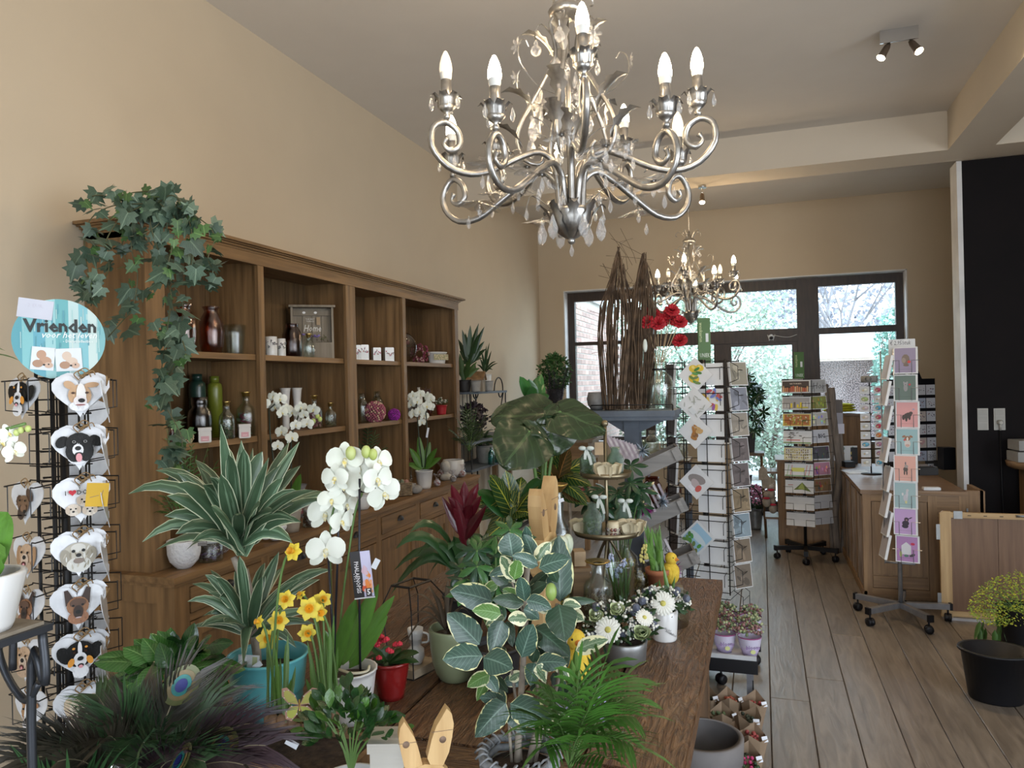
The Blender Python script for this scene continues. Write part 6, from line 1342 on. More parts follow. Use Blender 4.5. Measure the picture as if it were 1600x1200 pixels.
leafy('potted_codiaeum','tall yellow ribbed codiaeum standing beside the huge heart leaves',865,3.22,TZ,.13,.07,(872,760),[(850,722),(835,715),(880,705),(895,725),(910,735),(845,745),(925,760),(865,700),(890,700),(840,775),(920,790)]+[(U(835,935),U(705,810)) for _ in range(14)],cod,.07,alt=cod2,prof='ovate')
red=leafmat('cordyline_leaf',(.10,.008,.015),rough=.25,obj_rand=.3)
leafy('potted_cordyline','dark red leaved cordyline behind the brass tray stand',890,3.55,.5,.25,.08,(890,775),[(885,722),(900,720),(878,740),(905,740),(880,760),(915,765),(870,775),(895,735),(908,790),(872,752)]+[(U(865,925),U(725,800)) for _ in range(8)],red,.05)
t=leafy('guzmania','guzmania with deep red pointed bracts and long arching green leaves',722,2.45,TZ,.13,.07,(722,905),[(615,892),(618,858),(640,832),(668,905),(790,870),(760,850),(700,860),(640,895),(770,905),(650,870),(690,880),(745,860),(610,930),(780,930)],leafmat('guzmania_leaf',(.03,.085,.025),rough=.3),.035,lift=.16,prof='strap',stem=False)
for i,(x,y) in enumerate(((726,752),(748,755),(705,757),(700,776),(752,775),(735,790),(708,795),(748,805),(715,812),(738,770),(690,775),(760,790),(728,830),(712,780))):
    b_=PD(726+U(-3,3),790+i*5 if i>4 else 800+i*4,2.43); blade(t,'bract',red,b_,PD(x,y,2.43+U(-.07,.03)),.035,lift=.01,prof='lance',fold=.35,nrm=towardcam(b_,.8))
Bo(t).tube([PD(724,905,2.45),PD(727,800,2.45)],.012,7).build('flower_spike',MATS['cordyline_leaf'],t)
# schefflera: palm shaped groups of leaflets
sch=leafdata('schefflera_leaflet',leafmat('schefflera_leaf',(.045,.15,.035),rough=.25),'obov',1,.36,.2,.25,5); sch2=leafdata('schefflera_leaflet_dark',leafmat('schefflera_dark',(.02,.07,.03),rough=.25),'obov',1,.34,.2,.25,5)
def schef(label,px,D,z0,whorls,L,dat,grp=None):
    t,b=floorplant('potted_schefflera',label,px,D,z0,.12,.07)
    for x,y in whorls:
        c=PD(x,y,D+U(-.06,.08)); nn=(towardcam(c,.55)+V((U(-.3,.3),U(-.3,.3),.1))).normalized(); r0=U(0,6)
        st_=Bo(t).tube(cr([b,b.lerp(c,.6)+V((0,0,.02)),c],4),.003,5).build('leaf_stalk',stemg,t)
        for k in range(7):
            a=r0+k*2*PI/7; fr=frame(c,nn.orthogonal(),nn); d=fr.to_3x3()@V((math.cos(a),math.sin(a),-.1)); put('leaflet',random.choice(dat),st_,Mx.Translation(-V(t.location))@frame(c,d,nn,L*U(.85,1.1)))
    return t
schef('bushy small schefflera with hand shaped leaves left of the variegated plant',770,2.0,TZ,[(797,827),(775,838),(752,850),(745,885),(760,900),(745,860),(730,905),(778,865),(765,885),(790,900),(725,925),(750,925),(775,915),(740,880),(800,860),(812,840),(785,940),(720,890),(735,860),(757,870)],.052,[sch,sch2])
schef('darker schefflera growing behind the two tier brass stand',968,3.5,.5,[(945,765),(965,770),(985,755),(990,775),(975,790),(955,785),(1000,790),(985,728),(940,790),(1000,765),(925,780),(915,770),(970,800)],.085,[sch2])
# second rabbit seen from the side
z0=PD(850,860,2.25); 
rabbit('pine wood rabbit seen edge on with a pale green ribbon, behind the variegated leaves',(z0.x,z0.y,.803),math.atan2(-FW.y,-FW.x)+PI/2+1.2,1.87,None)
rb=bpy.data.objects['wooden_rabbit.001']
MB().box(-.03,.03,-.016,.016,.155,.172).ell((.0,-.03,.165),(.02,.012,.016),8,6).ell((.03,-.03,.16),(.02,.01,.018),8,6).box(-.004,.008,-.035,-.03,.09,.16).build('ribbon',mat('green_ribbon',(.42,.52,.36),.5,c2=(.6,.66,.52),ns=60,wid=.1),rb)
# ================================================================ brass tray stand
brass=mat('antique_brass',(.30,.25,.16),.38,m=.85,ns=10)
DT=2.95; tc=PD(949,833,DT); tz1=tc.z; tz2=PD(942,744,DT).z
t=thing('tray_stand','two tier antique brass tray stand holding little glass bottles and rose candles','stand',(tc.x,tc.y,TZ))
def tray(z,r): MB().lathe([(0,z),(r*.93,z),(r,z+.018),(r+.003,z+.019),(r*.95,z-.003),(0,z-.004)],40,cap=False).build('tray',brass,t)
tray(tz1-TZ,.136); tray(tz2-TZ,.10); MB().tube([(0,0,.08),(0,0,tz2-TZ+.2)],.007,8).ell((0,0,tz2-TZ+.21),.014,10,8).build('rod',brass,t)
for k in range(3): a=k*2.1+.5; MB().tube(cr([(0,0,tz1-TZ-.01),(.05*math.cos(a),.05*math.sin(a),.12),(.09*math.cos(a),.09*math.sin(a),.004)],4),.006,7).build('foot',brass,t)
t2=thing('kraft_tag','brown kraft paper tag tied to the brass tray stand rod','tag',PD(936,701,DT-.02)); t2.rotation_euler=(0,0,.3); MB().cbox((0,0,0),(.034,.001,.05)).build('card',MATS['kraft_paper'],t2)
ivory=mat('ivory_wax',(.68,.60,.42),.5,c2=(.6,.52,.36),ns=20)
def onTray(px,dd,z): q=PD(px,740,DT+dd); return V((q.x,q.y,z))
GB=lambda r,h:[(r*.9,0),(r,.006),(r,h*.6),(r*.85,h*.72),(r*.5,h*.82),(r*.5,h*.92),(r*.62,h)]
for px,dd,z,l in((919,0,tz2,'green quilted glass bottle with a bow, left on the upper tray'),(962,0,tz2,'green quilted glass bottle right on the upper tray')):
    glassjar('glass_bottle',l,onTray(px,dd,z),GB(.034,.115),ggreen,'bottle',flute=.07,fill=([(.35,.36,.10)],.03,.028,30,.01))
glassjar('glass_bottle','green ribbed glass bottle with a white ribbon left on the lower tray',onTray(924,-.05,tz1),GB(.038,.13),ggreen,'bottle',flute=.07,fill=([(.32,.34,.08)],.06,.03,40,.01))
glassjar('glass_bottle','green glass bottle with a bow at the back right of the lower tray',onTray(972,.05,tz1),GB(.036,.11),ggreen,'bottle',flute=.05)
bow=mat('satin_ribbon',(.62,.68,.64),.4,ns=20)
for px,py,dd,l in((916,702,-.03,'cream satin bow tied to the left upper bottle'),(936,778,-.05,'white satin bow hanging from the left lower bottle'),(977,784,.02,'pale satin bow on the right lower bottle')):
    t3=thing('ribbon_bow',l,'ribbon',PD(px,py,DT+dd-.04)); MB().ell((-.016,0,.004),(.016,.006,.009),9,6).ell((.016,0,.004),(.016,.006,.009),9,6).build('loops',bow,t3); MB().strip([(0,0,0),(.012,0,-.03),(.02,-.003,-.06)],[.004,.006,.005],(1,0,0)).strip([(0,0,0),(-.004,0,-.02),(-.006,0,-.04)],[.004,.006,.005],(1,0,0)).build('tails',bow,t3)
def rose(label,p,r):
    t=thing('rose_candle',label,'candle',p); MB().lathe([(r*.8,0),(r*.95,r*.5),(r*.8,r*1.0),(0,r*.9)],18,cap=False).build('core',ivory,t)
    for k in range(11):
        a=k*2.4; rr=r*(1.02-.05*k); d=V((math.cos(a),math.sin(a),0)); m=MB(); m.strip([d*rr*.75+V((0,0,r*.1)),d*rr+V((0,0,r*.6)),d*rr*1.1+V((0,0,r*1.2)),d*rr*1.32+V((0,0,r*1.4))],[r*.35,r*.66,r*.75,r*.45],(-d.y,d.x,0),fold=-.35); m.build('petal',ivory,t)
    MB().tube([(0,0,r),(0,0,r*1.35)],.0012,4).build('wick',fp,t)
rose('ivory rose candle on the upper brass tray',onTray(948,-.06,tz2),.042); rose('ivory rose candle at the left rim of the lower tray',onTray(908,.0,tz1),.040); rose('ivory rose candle at the right rim of the lower tray',onTray(984,-.05,tz1),.042)
t=thing('amber_bead_holder','amber and gold beaded candle holder centred on the lower tray','candle holder',onTray(956,-.07,tz1))
for k in range(12): a=k*PI/6; MB().ell((.024*math.cos(a),.024*math.sin(a),.012),.008,7,5).ell((.024*math.cos(a),.024*math.sin(a),.03),.008,7,5).build('bead_pair',[glass('amber_bead',(.6,.25,.05),.4),glass('red_bead',(.45,.03,.02),.4),MATS['crystal']][k%3],t)
MB().lathe([(.022,0),(.025,.045),(.02,.06),(0,.055)],16,cap=False).build('candle',ivory,t)
# ================================================================ bottles, flowers, bowls on the table
def ontab(px,D): q=PD(px,900,D); return V((q.x,q.y,TZ))
gy=[(.55,.42,.04),(.4,.3,.05)]
def goldbottle(label,px,D,r,zr_,fill,z0=TZ):
    h=zr_-z0; p=ontab(px,D); p.z=z0
    t=glassjar('glass_bottle',label,p,[(r*.9,0),(r,.006),(r,h*.62),(r*.88,h*.70),(r*.45,h*.78),(r*.38,h*.95),(r*.38,h)],gclear,'bottle',n=28,fill=fill)
    MB().lathe([(r*.37,h*.97),(r*.5,h*.99),(r*.85,h*1.02),(r*.85,h*1.03),(r*.3,h*1.0)],24,cap=False).build('gold_rim',gold,t); return t
zr1=PD(875,762,2.5).z; goldbottle('gold rimmed glass bottle of yellow dried flowers beside the wooden rabbit',874,2.5,.042,zr1,(gy,.22,.035,160,.009)); o_st=lab(876,782,2.455,.3,.022,.012)
tag(bpy.data.objects[-1] if 0 else o_st,'white price sticker on the neck of the tall gold rimmed bottle','sticker')
zr2=PD(932,885,2.45).z; goldbottle('gold rimmed glass bottle with pale dried flowers behind the arrangements',934,2.5,.05,zr2,([(.5,.42,.3),(.3,.22,.16)],.10,.045,200,.009))
# tall open vase with grape hyacinths
hy=mat('pale_hyacinth',(.45,.5,.62),.6,c2=(.3,.34,.5),ns=40)
pv2=ontab(968,2.62); t=glassjar('glass_vase','tall clear cylinder vase with grass and pale blue hyacinths',pv2,[(.05,0),(.052,.004),(.052,.17),(.054,.175)],gclear,'vase',n=28)
for i in range(36): x=U(940,992); blade(t,'leaf',daff,pv2+V((U(-.03,.03),U(-.03,.03),.01)),PD(x,U(870,935),2.62+U(-.04,.04)),.006,prof='strap',n=4)
for x,y in((948,880),(955,872),(968,888),(962,895),(975,880)): P=PD(x,y,2.6); m=Bo(t); [m.ell(P+V((U(-.007,.007),U(-.007,.007),U(-.014,.014))),.0045,6,4) for _ in range(14)]; m.build('blossom',hy,t); Bo(t).tube([pv2+V((0,0,.02)),P],.0016,5).build('flower_stem',stemg,t)
# round glass jar with golden balls, brown kraft bag, white star
t=glassjar('glass_bowl','glass bowl of gold leaf curls behind the round white flower',ontab(998,2.9),[(.02,0),(.045,.02),(.05,.06),(.035,.09),(.036,.10)],gclear,'bowl',fill=([(.5,.35,.1),(.3,.2,.06)],.07,.035,60,.014))
t=glassjar('glass_jar','glass jar of tiny yellow flowers under the lower brass tray',ontab(978,3.1),[(.04,0),(.055,.03),(.05,.09),(.02,.12),(.02,.14)],gclear,'jar',fill=(gy,.08,.04,120,.008))
t=glassjar('glass_bottle','pale green bottle with a satin bow beside the kraft bag',ontab(890,2.6),BOT(.03,.15,.012,.02),ggreen,'bottle')
p=ontab(905,2.6); t=thing('birch_crate','rough brown wooden crate standing left of the gold rimmed bottle','crate',p,.4); MB().box(-.03,.03,-.05,.05,0,.17).build('body',cratew,t); MB().box(-.035,.035,-.055,.055,.17,.182).build('rim',cratew,t)
t=thing('kraft_bag','open brown kraft paper bag on the wooden crate','bag',p+V((0,0,.183)),.4); MB().box(-.02,.02,-.03,.03,0,.05).build('paper',MATS['kraft_paper'],t)
# bulbs in a glass bowl, terracotta pot with buds, chick
pb=ontab(1040,2.5)
t=glassjar('glass_bowl','large clear glass cylinder with sprouting bulbs behind the white arrangement',pb,[(.07,0),(.075,.005),(.077,.10),(.078,.103)],gclear,'bowl',n=32)
for x,y in((1036,880),(1055,900),(1040,895),(1030,905)): blade(t,'leaf',daff,pb+V((U(-.03,.03),U(-.03,.03),.02)),PD(x,y,2.5),.018,prof='ovate',fold=.5,n=5,nrm=towardcam(pb,.9)); Bo(t).ell(pb+V((U(-.03,.03),U(-.03,.03),.02)),.013,8,6).build('bulb',MATS['brown_bulb'],t)
pt=ontab(1028,2.85); zz=PD(1028,888,2.85).z
t=thing('potted_hyacinth','terracotta pot of green sprouts and yellow buds beside the toy chick','plant',pt); vessel(t,[(.03,0),(.042,zz-TZ-.02),(.048,zz-TZ-.02),(.05,zz-TZ)],terra,'pot',24,soilz=zz-TZ-.02)
for i in range(26): blade(t,'leaf',daff,pt+V((U(-.025,.025),U(-.025,.025),zz-TZ-.01)),PD(U(1000,1032),U(818,860),2.85+U(-.05,.05)),.013,prof='strap',n=5,nrm=towardcam(pt,.9))
for i in range(22): Bo(t).ell(PD(1006+U(-6,6),868+U(-16,12),2.8),(.005,.005,.007),7,5).build('yellow_bud',mat('yellow_bud',(.62,.55,.18),.6,ns=20),t)
for x,y in((1015,885),(1012,875),(1030,870)): blade(t,'leaf',daff,pt+V((0,0,zz-TZ)),PD(x,y-12,2.8),.02,prof='ovate',fold=.5,n=5,nrm=towardcam(pt,.9))
felt=mat('yellow_felt',(.72,.52,.06),.9,c2=(.62,.42,.04),ns=80,bump=.3); fo=mat('orange_felt',(.7,.25,.04),.8,ns=20)
def chick(label,p,rz,s):
    t=thing('toy_chick',label,'toy',p,rz,None,s); m=MB(); m.ell((0,0,.045),(.03,.036,.045),14,10).ell((0,-.004,.10),(.023,.024,.024),14,10).ell((.026,0,.05),(.008,.024,.026),8,6).ell((-.026,0,.05),(.008,.024,.026),8,6); m.build('body',felt,t)
    MB().lathe([(.008,0),(0,.016)],8,cap=False,o=(0,0,0)).build('beak',fo,t).matrix_local=Mx.Translation((0,-.026,.10))@Mx.Rotation(PI/2,4,'X'); MB().ell((-.012,-.021,.107),.003,6,4).ell((.012,-.021,.107),.003,6,4).build('eye',blackpl,t)
q=PD(1048,905,2.85); chick('yellow felt toy chick standing beside the terracotta pot',(q.x,q.y,q.z-.02),1.1,1.0)
single('wooden_block','small weathered wooden block under the toy chick','block',MB().box(-.04,.04,-.04,.04,0,q.z-.021-TZ).box(-.038,.038,-.038,.038,q.z-.021-TZ,q.z-.0205-TZ),gw,(q.x,q.y,TZ),.3)
q=PD(900,1055,1.85); chick('yellow felt toy chick half hidden by the cream edged leaves',(q.x,q.y,q.z-.02),.5,1.1)
t=thing('lilac_bowl_planter','round planter of bulbs with a lilac satin ribbon behind the palm leaves','planter',(q.x,q.y,TZ)); vessel(t,[(.05,0),(.06,.01),(.064,q.z-TZ-.025)],fp,'pot',28,soilz=q.z-TZ-.03)
MB().lathe([(.066,.01),(.068,.035),(.067,.04)],28,cap=False).build('ribbon_band',mat('lilac_ribbon',(.45,.43,.68),.4,ns=20),t); MB().ell((.04,-.055,.05),(.02,.008,.014),9,6).ell((.07,-.035,.05),(.02,.008,.014),9,6).strip([(.055,-.05,.045),(.065,-.06,.02),(.08,-.06,-.0)],[.006,.012,.014],(1,0,.2)).build('ribbon_bow',MATS['lilac_ribbon'],t)
for x,y in((893,1030),(900,1010),(905,1045),(888,1050)): blade(t,'leaf',daff,PD(898,1085,1.8),PD(x,y,1.78),.022,prof='ovate',fold=.5,n=5,nrm=towardcam(q,.9))
# ---- flower arrangements
wpet=mat('white_petal',(.82,.82,.76),.55,c2=(.76,.76,.68),ns=20); ycen=mat('yellow_centre',(.62,.58,.15),.8,c2=(.45,.4,.1),ns=160); rosew=mat('greenish_rose',(.62,.68,.42),.55,c2=(.5,.58,.3),ns=20); this=mat('blue_thistle',(.13,.15,.20),.7,c2=(.07,.08,.12),ns=70,bump=1); dgr=leafmat('dark_foliage',(.025,.07,.02),rough=.4)
def gerbera(t,p,r,n):
    fr=frame(p,n.orthogonal(),n); m=Bo(t); M0=m.M@fr
    for lay,(k,rr,z) in enumerate(((20,1,0),(18,.82,.1))):
        for i in range(k):
            m.M=M0@Mx.Rotation(i*2*PI/k+lay*.15,4,'Z'); m.strip([(0,r*.15,r*z*.6),(0,r*.5*rr,r*z),(0,r*.9*rr,r*z*.8),(0,r*rr,r*z*.5)],[r*.06,r*.12,r*.13,r*.05],(1,0,0),fold=.3)
    h=m.build('gerbera',wpet,t); m=Bo(t); m.M=M0; m.ell((0,0,r*.08),(r*.24,r*.24,r*.1),14,8); m.build('flower_centre',ycen,h)
def rosef(t,p,r,n):
    fr=frame(p,n.orthogonal(),n); m=Bo(t); M0=m.M@fr
    for k in range(14):
        m.M=M0@Mx.Rotation(k*2.4,4,'Z'); rr=r*(1-.055*k); m.strip([(0,rr*.2,-r*.5),(0,rr*.7,-r*.1),(0,rr*.85,r*.35),(0,rr*(1.0 if k<5 else .8),r*.55)],[r*.2,r*.5,r*.5,r*.2],(1,0,0),fold=-.4)
    m.build('rose',rosew,t)
def arrange(label,base,D,vesselprof,vm,gerb,roses,box,nf,vr=26):
    t=thing('flower_arrangement',label,'flowers',base); vessel(t,vesselprof,vm,'pot',vr,soilz=vesselprof[-1][1]-.01)
    for x,y,k,ax,ay in gerb: P=PD(x,y,D-.06); gerbera(t,P,.033*k,((CAMP-P).normalized()+RT*ax+V((0,0,ay))).normalized())
    for x,y,k in roses: P=PD(x,y,D-.04); rosef(t,P,.026*k,((CAMP-P).normalized()+V((0,0,.5))).normalized())
    x0,x1,y0,y1=box; cx,cy=(x0+x1)/2,(y0+y1)/2
    mg=Bo(t); mw=Bo(t); mt=[]
    for i in range(nf):
        a=U(0,6.28); r=U(0,1)**.5; x=cx+(x1-x0)/2*r*math.cos(a); y=cy+(y1-y0)/2*r*math.sin(a); P=PD(x,y,D+U(-.05,.06))
        if i%3==0: 
            for _ in range(3): mw.ell(P+V((U(-.01,.01),U(-.01,.01),U(0,.012))),U(.0025,.005),6,4)
        elif i%11==1: Bo(t).ell(P,(.012,.012,.013),10,8).build('thistle',this,t)
        else:
            d=V((U(-1,1),U(-1,.4),U(-.6,.6))).normalized()*U(.02,.04); s_=d.orthogonal().normalized()*.006; mg.poly([P,P+d*.5+s_,P+d,P+d*.5-s_],uv=[(.5,0),(1,.5),(.5,1),(0,.5)])
    mg.build('foliage',dgr,t,kind='stuff'); mw.build('small_white_flowers',wpet,t,kind='stuff')
    for i in range(16):
        a=i*2*PI/16; P=PD(cx+(x1-x0)/2*math.cos(a),cy+(y1-y0)/2*.8*math.sin(a)+6,D-.04); P0=PD(cx,cy+10,D); blade(t,'fern_leaf',dgr,P0.lerp(P,.4),P,.016,lift=.005,n=5)
    return t
b1=at_table(972,1043)+V((0,.055,0)); arrange('low arrangement of white gerbera and green roses in a zinc bowl',b1,depth(b1),[(.055,0),(.06,.004),(.064,.045),(.066,.06),(.064,.063)],zincm,[(950,984,1.15,-.1,.05),(1007,965,.8,.4,.7)],[(1003,990,1.1),(964,953,.95),(931,963,.95)],(905,1025,942,1012),330)
b2=at_table(1036,1006)+V((0,.045,0)); t=arrange('round arrangement of one white gerbera and gypsophila in a white pot',b2,depth(b2)+.02,[(.036,0),(.038,.004),(.043,.09),(.041,.094)],whitecer,[(1036,943,1.15,-.05,.15)],[],(990,1078,918,966),330)
pr=Pr(Mx.Rotation(math.atan2(-FW.y,-FW.x)+PI/2+.2,4,'Z'),-.0425,.0002)
for a,z,w_ in((-.012,.032,.02),(-.006,.022,.024),(.004,.015,.022)): pr.text('Alles liefs',a+.004,z+.012,.007,(.05,.05,.05),0,.35,w=w_*1.3,rot=-.5)
pr.build('script_lettering',printm,t)
ORD=['first','second','third','fourth','fifth','sixth','seventh','eighth','ninth','tenth','eleventh']
# ================================================================ grey blue display stand with twigs
random.seed(80)
blu=mat('blue_grey_paint',(.10,.125,.16),.55,c2=(.075,.09,.115),ns=10,bump=.1)
DS=3.95; q=PD(988,640,DS); zs=PD(988,640,DS).z
t=thing('display_stand','tall blue grey painted post stand with a wide top shelf and slanted crate arms','stand',(q.x,q.y,0))
MB().box(-.04,.04,-.04,.04,0,zs-.03).build('post',blu,t)
MB().box(-.20,.24,-.17,.17,zs-.03,zs).box(-.19,.23,-.16,.16,zs-.05,zs-.03).build('top_shelf',blu,t)
MB().prism([(-.15,zs-.05),(-.04,zs-.12),(.04,zs-.12),(.19,zs-.05)],-.03,.03).build('corner_bracket',blu,t)
MB().box(-.2,.2,-.03,.03,0,.05).box(-.03,.03,-.2,.2,0,.05).build('foot',blu,t)
MB().tube([(-.19,-.16,zs+.03),(.23,-.16,zs+.03)],.003,5).tube([(-.19,-.16,zs),(-.19,-.16,zs+.03)],.003,5).tube([(.23,-.16,zs),(.23,-.16,zs+.03)],.003,5).build('rail',wirem,t)
T0=V((q.x,q.y,zs+.001))
greyw=wood('slanted_crate_wood',(.25,.24,.23),(.16,.155,.15),'x',.75)
CR=[]
for (px,py,l) in ((1022,722,'upper'),(1030,800,'middle'),(1048,880,'lower')):
    c=PD(px,py,DS-.15); CR.append(c)
    k=thing('slanted_crate','weathered grey crate tilted on the blue stand, %s of the three'%l,'crate',c,.25); k.rotation_euler=(0,.0,.2)
    R=Mx.Rotation(-.42,4,'Y')
    for nm,b in (('front_board',(-.13,.14,-.085,-.075,-.035,.035)),('back_board',(-.13,.14,.075,.085,-.035,.035)),('end_board',(-.13,-.12,-.075,.075,-.035,.035)),('end_board',(.13,.14,-.075,.075,-.035,.035)),('bottom_board',(-.12,.13,-.075,.075,-.035,-.027)),('corner_block',(.10,.12,-.095,-.085,-.03,.03))):
        m=MB(); m.M=R; m.box(*b); m.build(nm,greyw,k)
    Bo(t).tube([V((q.x,q.y,c.z-.02)),c+V((-.02,0,-.04))],.012,6).build('arm',blu,t)
# cards standing in the crates
for ci,(c,n,x0,x1) in enumerate(((CR[0],11,957,1003),(CR[1],5,1003,1040),(CR[2],2,1035,1050))):
    for i in range(n):
        x=x0+(x1-x0)*i/max(1,n-1); p=PD(x,[705,775,865][ci]+i*1.5,DS-.17+.006*i)
        k=thing('greeting_card','sleeved card in the %s slanted crate, %s from its left end'%(['upper','middle','lower'][ci],ORD[i]),'card',p,0,'sleeved cards in the %s slanted crate'%['upper','middle','lower'][ci]); k.rotation_euler=(-.25,-.42,.25)
        MB().cbox((0,0,0),(.012,.11,.17),0,(1,1,1)).build('card_block',mat('card_sleeve_%d'%(i%2),(.55,.53,.55) if i%2 else (.25,.2,.24),.35,ns=30,c2=(.35,.3,.35)),k)
tin=[mat('tinsel_purple',(.35,.02,.30),.3,m=.5,ns=30),mat('tinsel_silver',(.35,.42,.5),.25,m=.6,ns=30)]
for px,py,k_,l in ((1008,797,0,'shiny purple tinsel bow on the middle slanted crate'),(1052,888,0,'shiny purple tinsel bow behind the toy chick'),(1035,783,1,'silver tinsel bow beside the pink jar'),(1004,704,1,'silver tinsel bow behind the upper row of cards')):
    p=PD(px,py,DS-.3); t3=thing('tinsel_bow',l,'bow',p); m=MB()
    for i in range(110): d=V((random.gauss(0,1),random.gauss(0,1),random.gauss(0,.8))).normalized()*U(.03,.058); s_=d.orthogonal().normalized()*.003; m.poly([s_,d,-s_])
    m.build('tinsel',tin[k_],t3,kind='stuff')
# twig bundles
tw=mat('willow_twig',(.13,.085,.052),.85,c2=(.04,.025,.015),ns=20,bump=.4)
t=thing('twig_rabbit_ears','two tall pointed ears of bundled brown twigs standing on the blue stand','decoration',T0+V((-.045,0,0)))
for nm,cx,tip,y0,w in (('left',(962,640),(966,392),.0,27),('right',(1000,640),(1007,402),.0,24)):
    for g in range(13):
        m=Bo(t)
        for i in range(7):
            a=U(0,6.28); r=U(.4,1); 
            xs=[];K=[(640,.72),(600,.9),(560,1.05),(520,1.15),(480,1.0),(450,.75),(420,.38),(tip[1],.06)]
            P=[]; rot=U(-.5,.5)
            for y,k in K:
                f=(640-y)/(640-tip[1]); x=cx[0]+(tip[0]-cx[0])*f+w*k*r*math.cos(a+rot*f)+U(-2,2); P.append(PD(x,y+(U(-8,10) if y<460 else 0),DS+.0+w/FPX*DS*k*r*math.sin(a+rot*f)*.8))
            P=[V((v.x,v.y,max(v.z,zs+.003))) for v in P]
            m.tube(cr(P[:int(U(5,9))],2),U(.0016,.004),4)
        m.build('twig_strand',tw,t)
    m=Bo(t)
    for i in range(14):
        y=U(410,600); x=cx[0]+U(-20,20); m.tube([PD(x,y,DS),PD(x+U(-25,25),y-U(10,40),DS+U(-.06,.06)),PD(x+U(-45,40),y-U(20,60),DS+U(-.06,.06))],.0012,4)
    m.build('loose_twigs',tw,t)
p=PD(1008,540,DS-.12); t=thing('white_paper_shape','white cut paper leaf on the right twig ear','decoration',p); MB().ell((0,0,0),(.012,.004,.035),8,6).build('paper',bow,t)
# glass bottle with reeds and red flowers
zb=zs; p=T0+(PD(1030,640,DS)-PD(988,640,DS)); p.z=zs+.001
t=thing('glass_flagon','clear glass flagon with a wire handle holding sola reeds on the blue stand','vase',p)
m=MB(); m.lathe([(0,.002),(.07,0),(.078,.01),(.08,.13),(.07,.17),(.045,.19),(.04,.20),(.04,.235),(.046,.25),(.044,.252),(.037,.235),(.037,.2),(.066,.168),(.077,.13),(.075,.012),(0,.008)],28,cap=False); m.build('glass_body',gclear,t)
MB().tube(cr([(-.042,0,.21),(-.09,0,.18),(-.10,0,.12),(-.085,0,.10)],4),.002,5).lathe([(.043,.205),(.044,.21),(.043,.215)],20,cap=False).build('wire_handle',wirem,t)
rdp=mat('red_sola_petal',(.42,.008,.02),.7,c2=(.28,.005,.012),ns=50); reed=mat('pale_reed',(.45,.33,.2),.8,ns=20)
for i,(x,y) in enumerate([(1003,497),(1012,503),(1022,492),(1035,500),(1046,490),(1056,500),(1062,503),(1028,505),(1050,485),(1010,490),(1062,532)]):
    e=PD(x,y,DS+U(-.04,.04)); b=p+V((U(-.03,.03),U(-.03,.03),.02)); Bo(t).tube([b,p+V(((e.x-p.x)*.2,(e.y-p.y)*.2,.25)),e],.002,5).build('reed',reed,t)
    m=Bo(t); n=((CAMP-e).normalized()+V((U(-.3,.3),0,U(.3,1)))).normalized(); fr=frame(e,n.orthogonal(),n); M0=m.M@fr
    for lay in range(3):
        for k in range(8):
            m.M=M0@Mx.Rotation(k*PI/4+lay*.4,4,'Z'); r=.042*(1-.25*lay); m.strip([(0,.004,0),(0,r*.6,.006+.008*lay),(0,r,.002+.014*lay)],[.004,r*.38,r*.3],(1,0,0),fold=.5,wave=.4)
    m.build('red_flower',rdp,t)
# stone pots on the left of the stand top
for px,r,l in ((930,.055,'round grey stone pot left of the twig ears'),(951,.045,'small grey stone pot touching the twig ears')):
    p=PD(px,640,DS); t=thing('stone_pot',l,'pot',V((p.x,p.y+.05 if px<940 else p.y+.03,zs+.001))); vessel(t,[(r*.55,0),(r*.9,r*.5),(r,r*1.1),(r*.85,r*1.7),(r*.8,r*1.75)],mat('grey_stone',(.20,.20,.20),.85,c2=(.14,.14,.14),ns=30,bump=.4),'pot',24)
ob_=bpy.data.objects['display_stand']; MB().box(-.30,-.2,-.12,.17,zs-.03,zs).build('shelf_extension',blu,ob_)
# glassware cluster right of the stand
ws=thing('glass_shelf','narrow dark shelf behind the wire card rack crowded with glassware','shelf',(PD(1028,715,4.6).x,PD(1028,715,4.6).y,0))
z1=PD(1028,716,4.6).z; z2=PD(1028,788,4.6).z
[MB().box(-.2,.2,-.12,.12,z-.02,z).build('shelf_board',lw_,ws) for z in(z1,z2)]; [MB().box(x-.012,x+.012,y-.012,y+.012,0,z1-.02).build('leg',blu,ws) for x in(-.18,.18) for y in(-.1,.1)]
sx0=V((ws.location.x,ws.location.y,0))
for i,(x,h,r,gm,l) in enumerate(((-.13,.15,.04,gclear,'clear bottle vase at the left of the glass shelf'),(-.04,.17,.045,gclear,'clear bulb vase in the middle of the glass shelf'),(.06,.19,.04,gclear,'tall clear bottle near the right end of the glass shelf'),(.14,.15,.04,gclear,'clear vase at the right end of the glass shelf'),(-.08,.12,.03,ggreen,'small green bottle at the front of the glass shelf'))):
    glassjar('glass_vase',l,sx0+V((x,-.02+.06*(i%2),z1)),BOT(r,h,r*.45,.03),gm)
for i,(x,h,r,l) in enumerate(((-.04,.17,.06,'large dusky pink glass jar on the lower glass shelf'),(.09,.14,.05,'smaller dusky pink jar on the lower glass shelf'))): glassjar('pink_jar',l,sx0+V((x,0,z2)),[(r*.8,0),(r,.02),(r,h*.7),(r*.7,h*.85),(r*.75,h)],gpink,flute=.04)
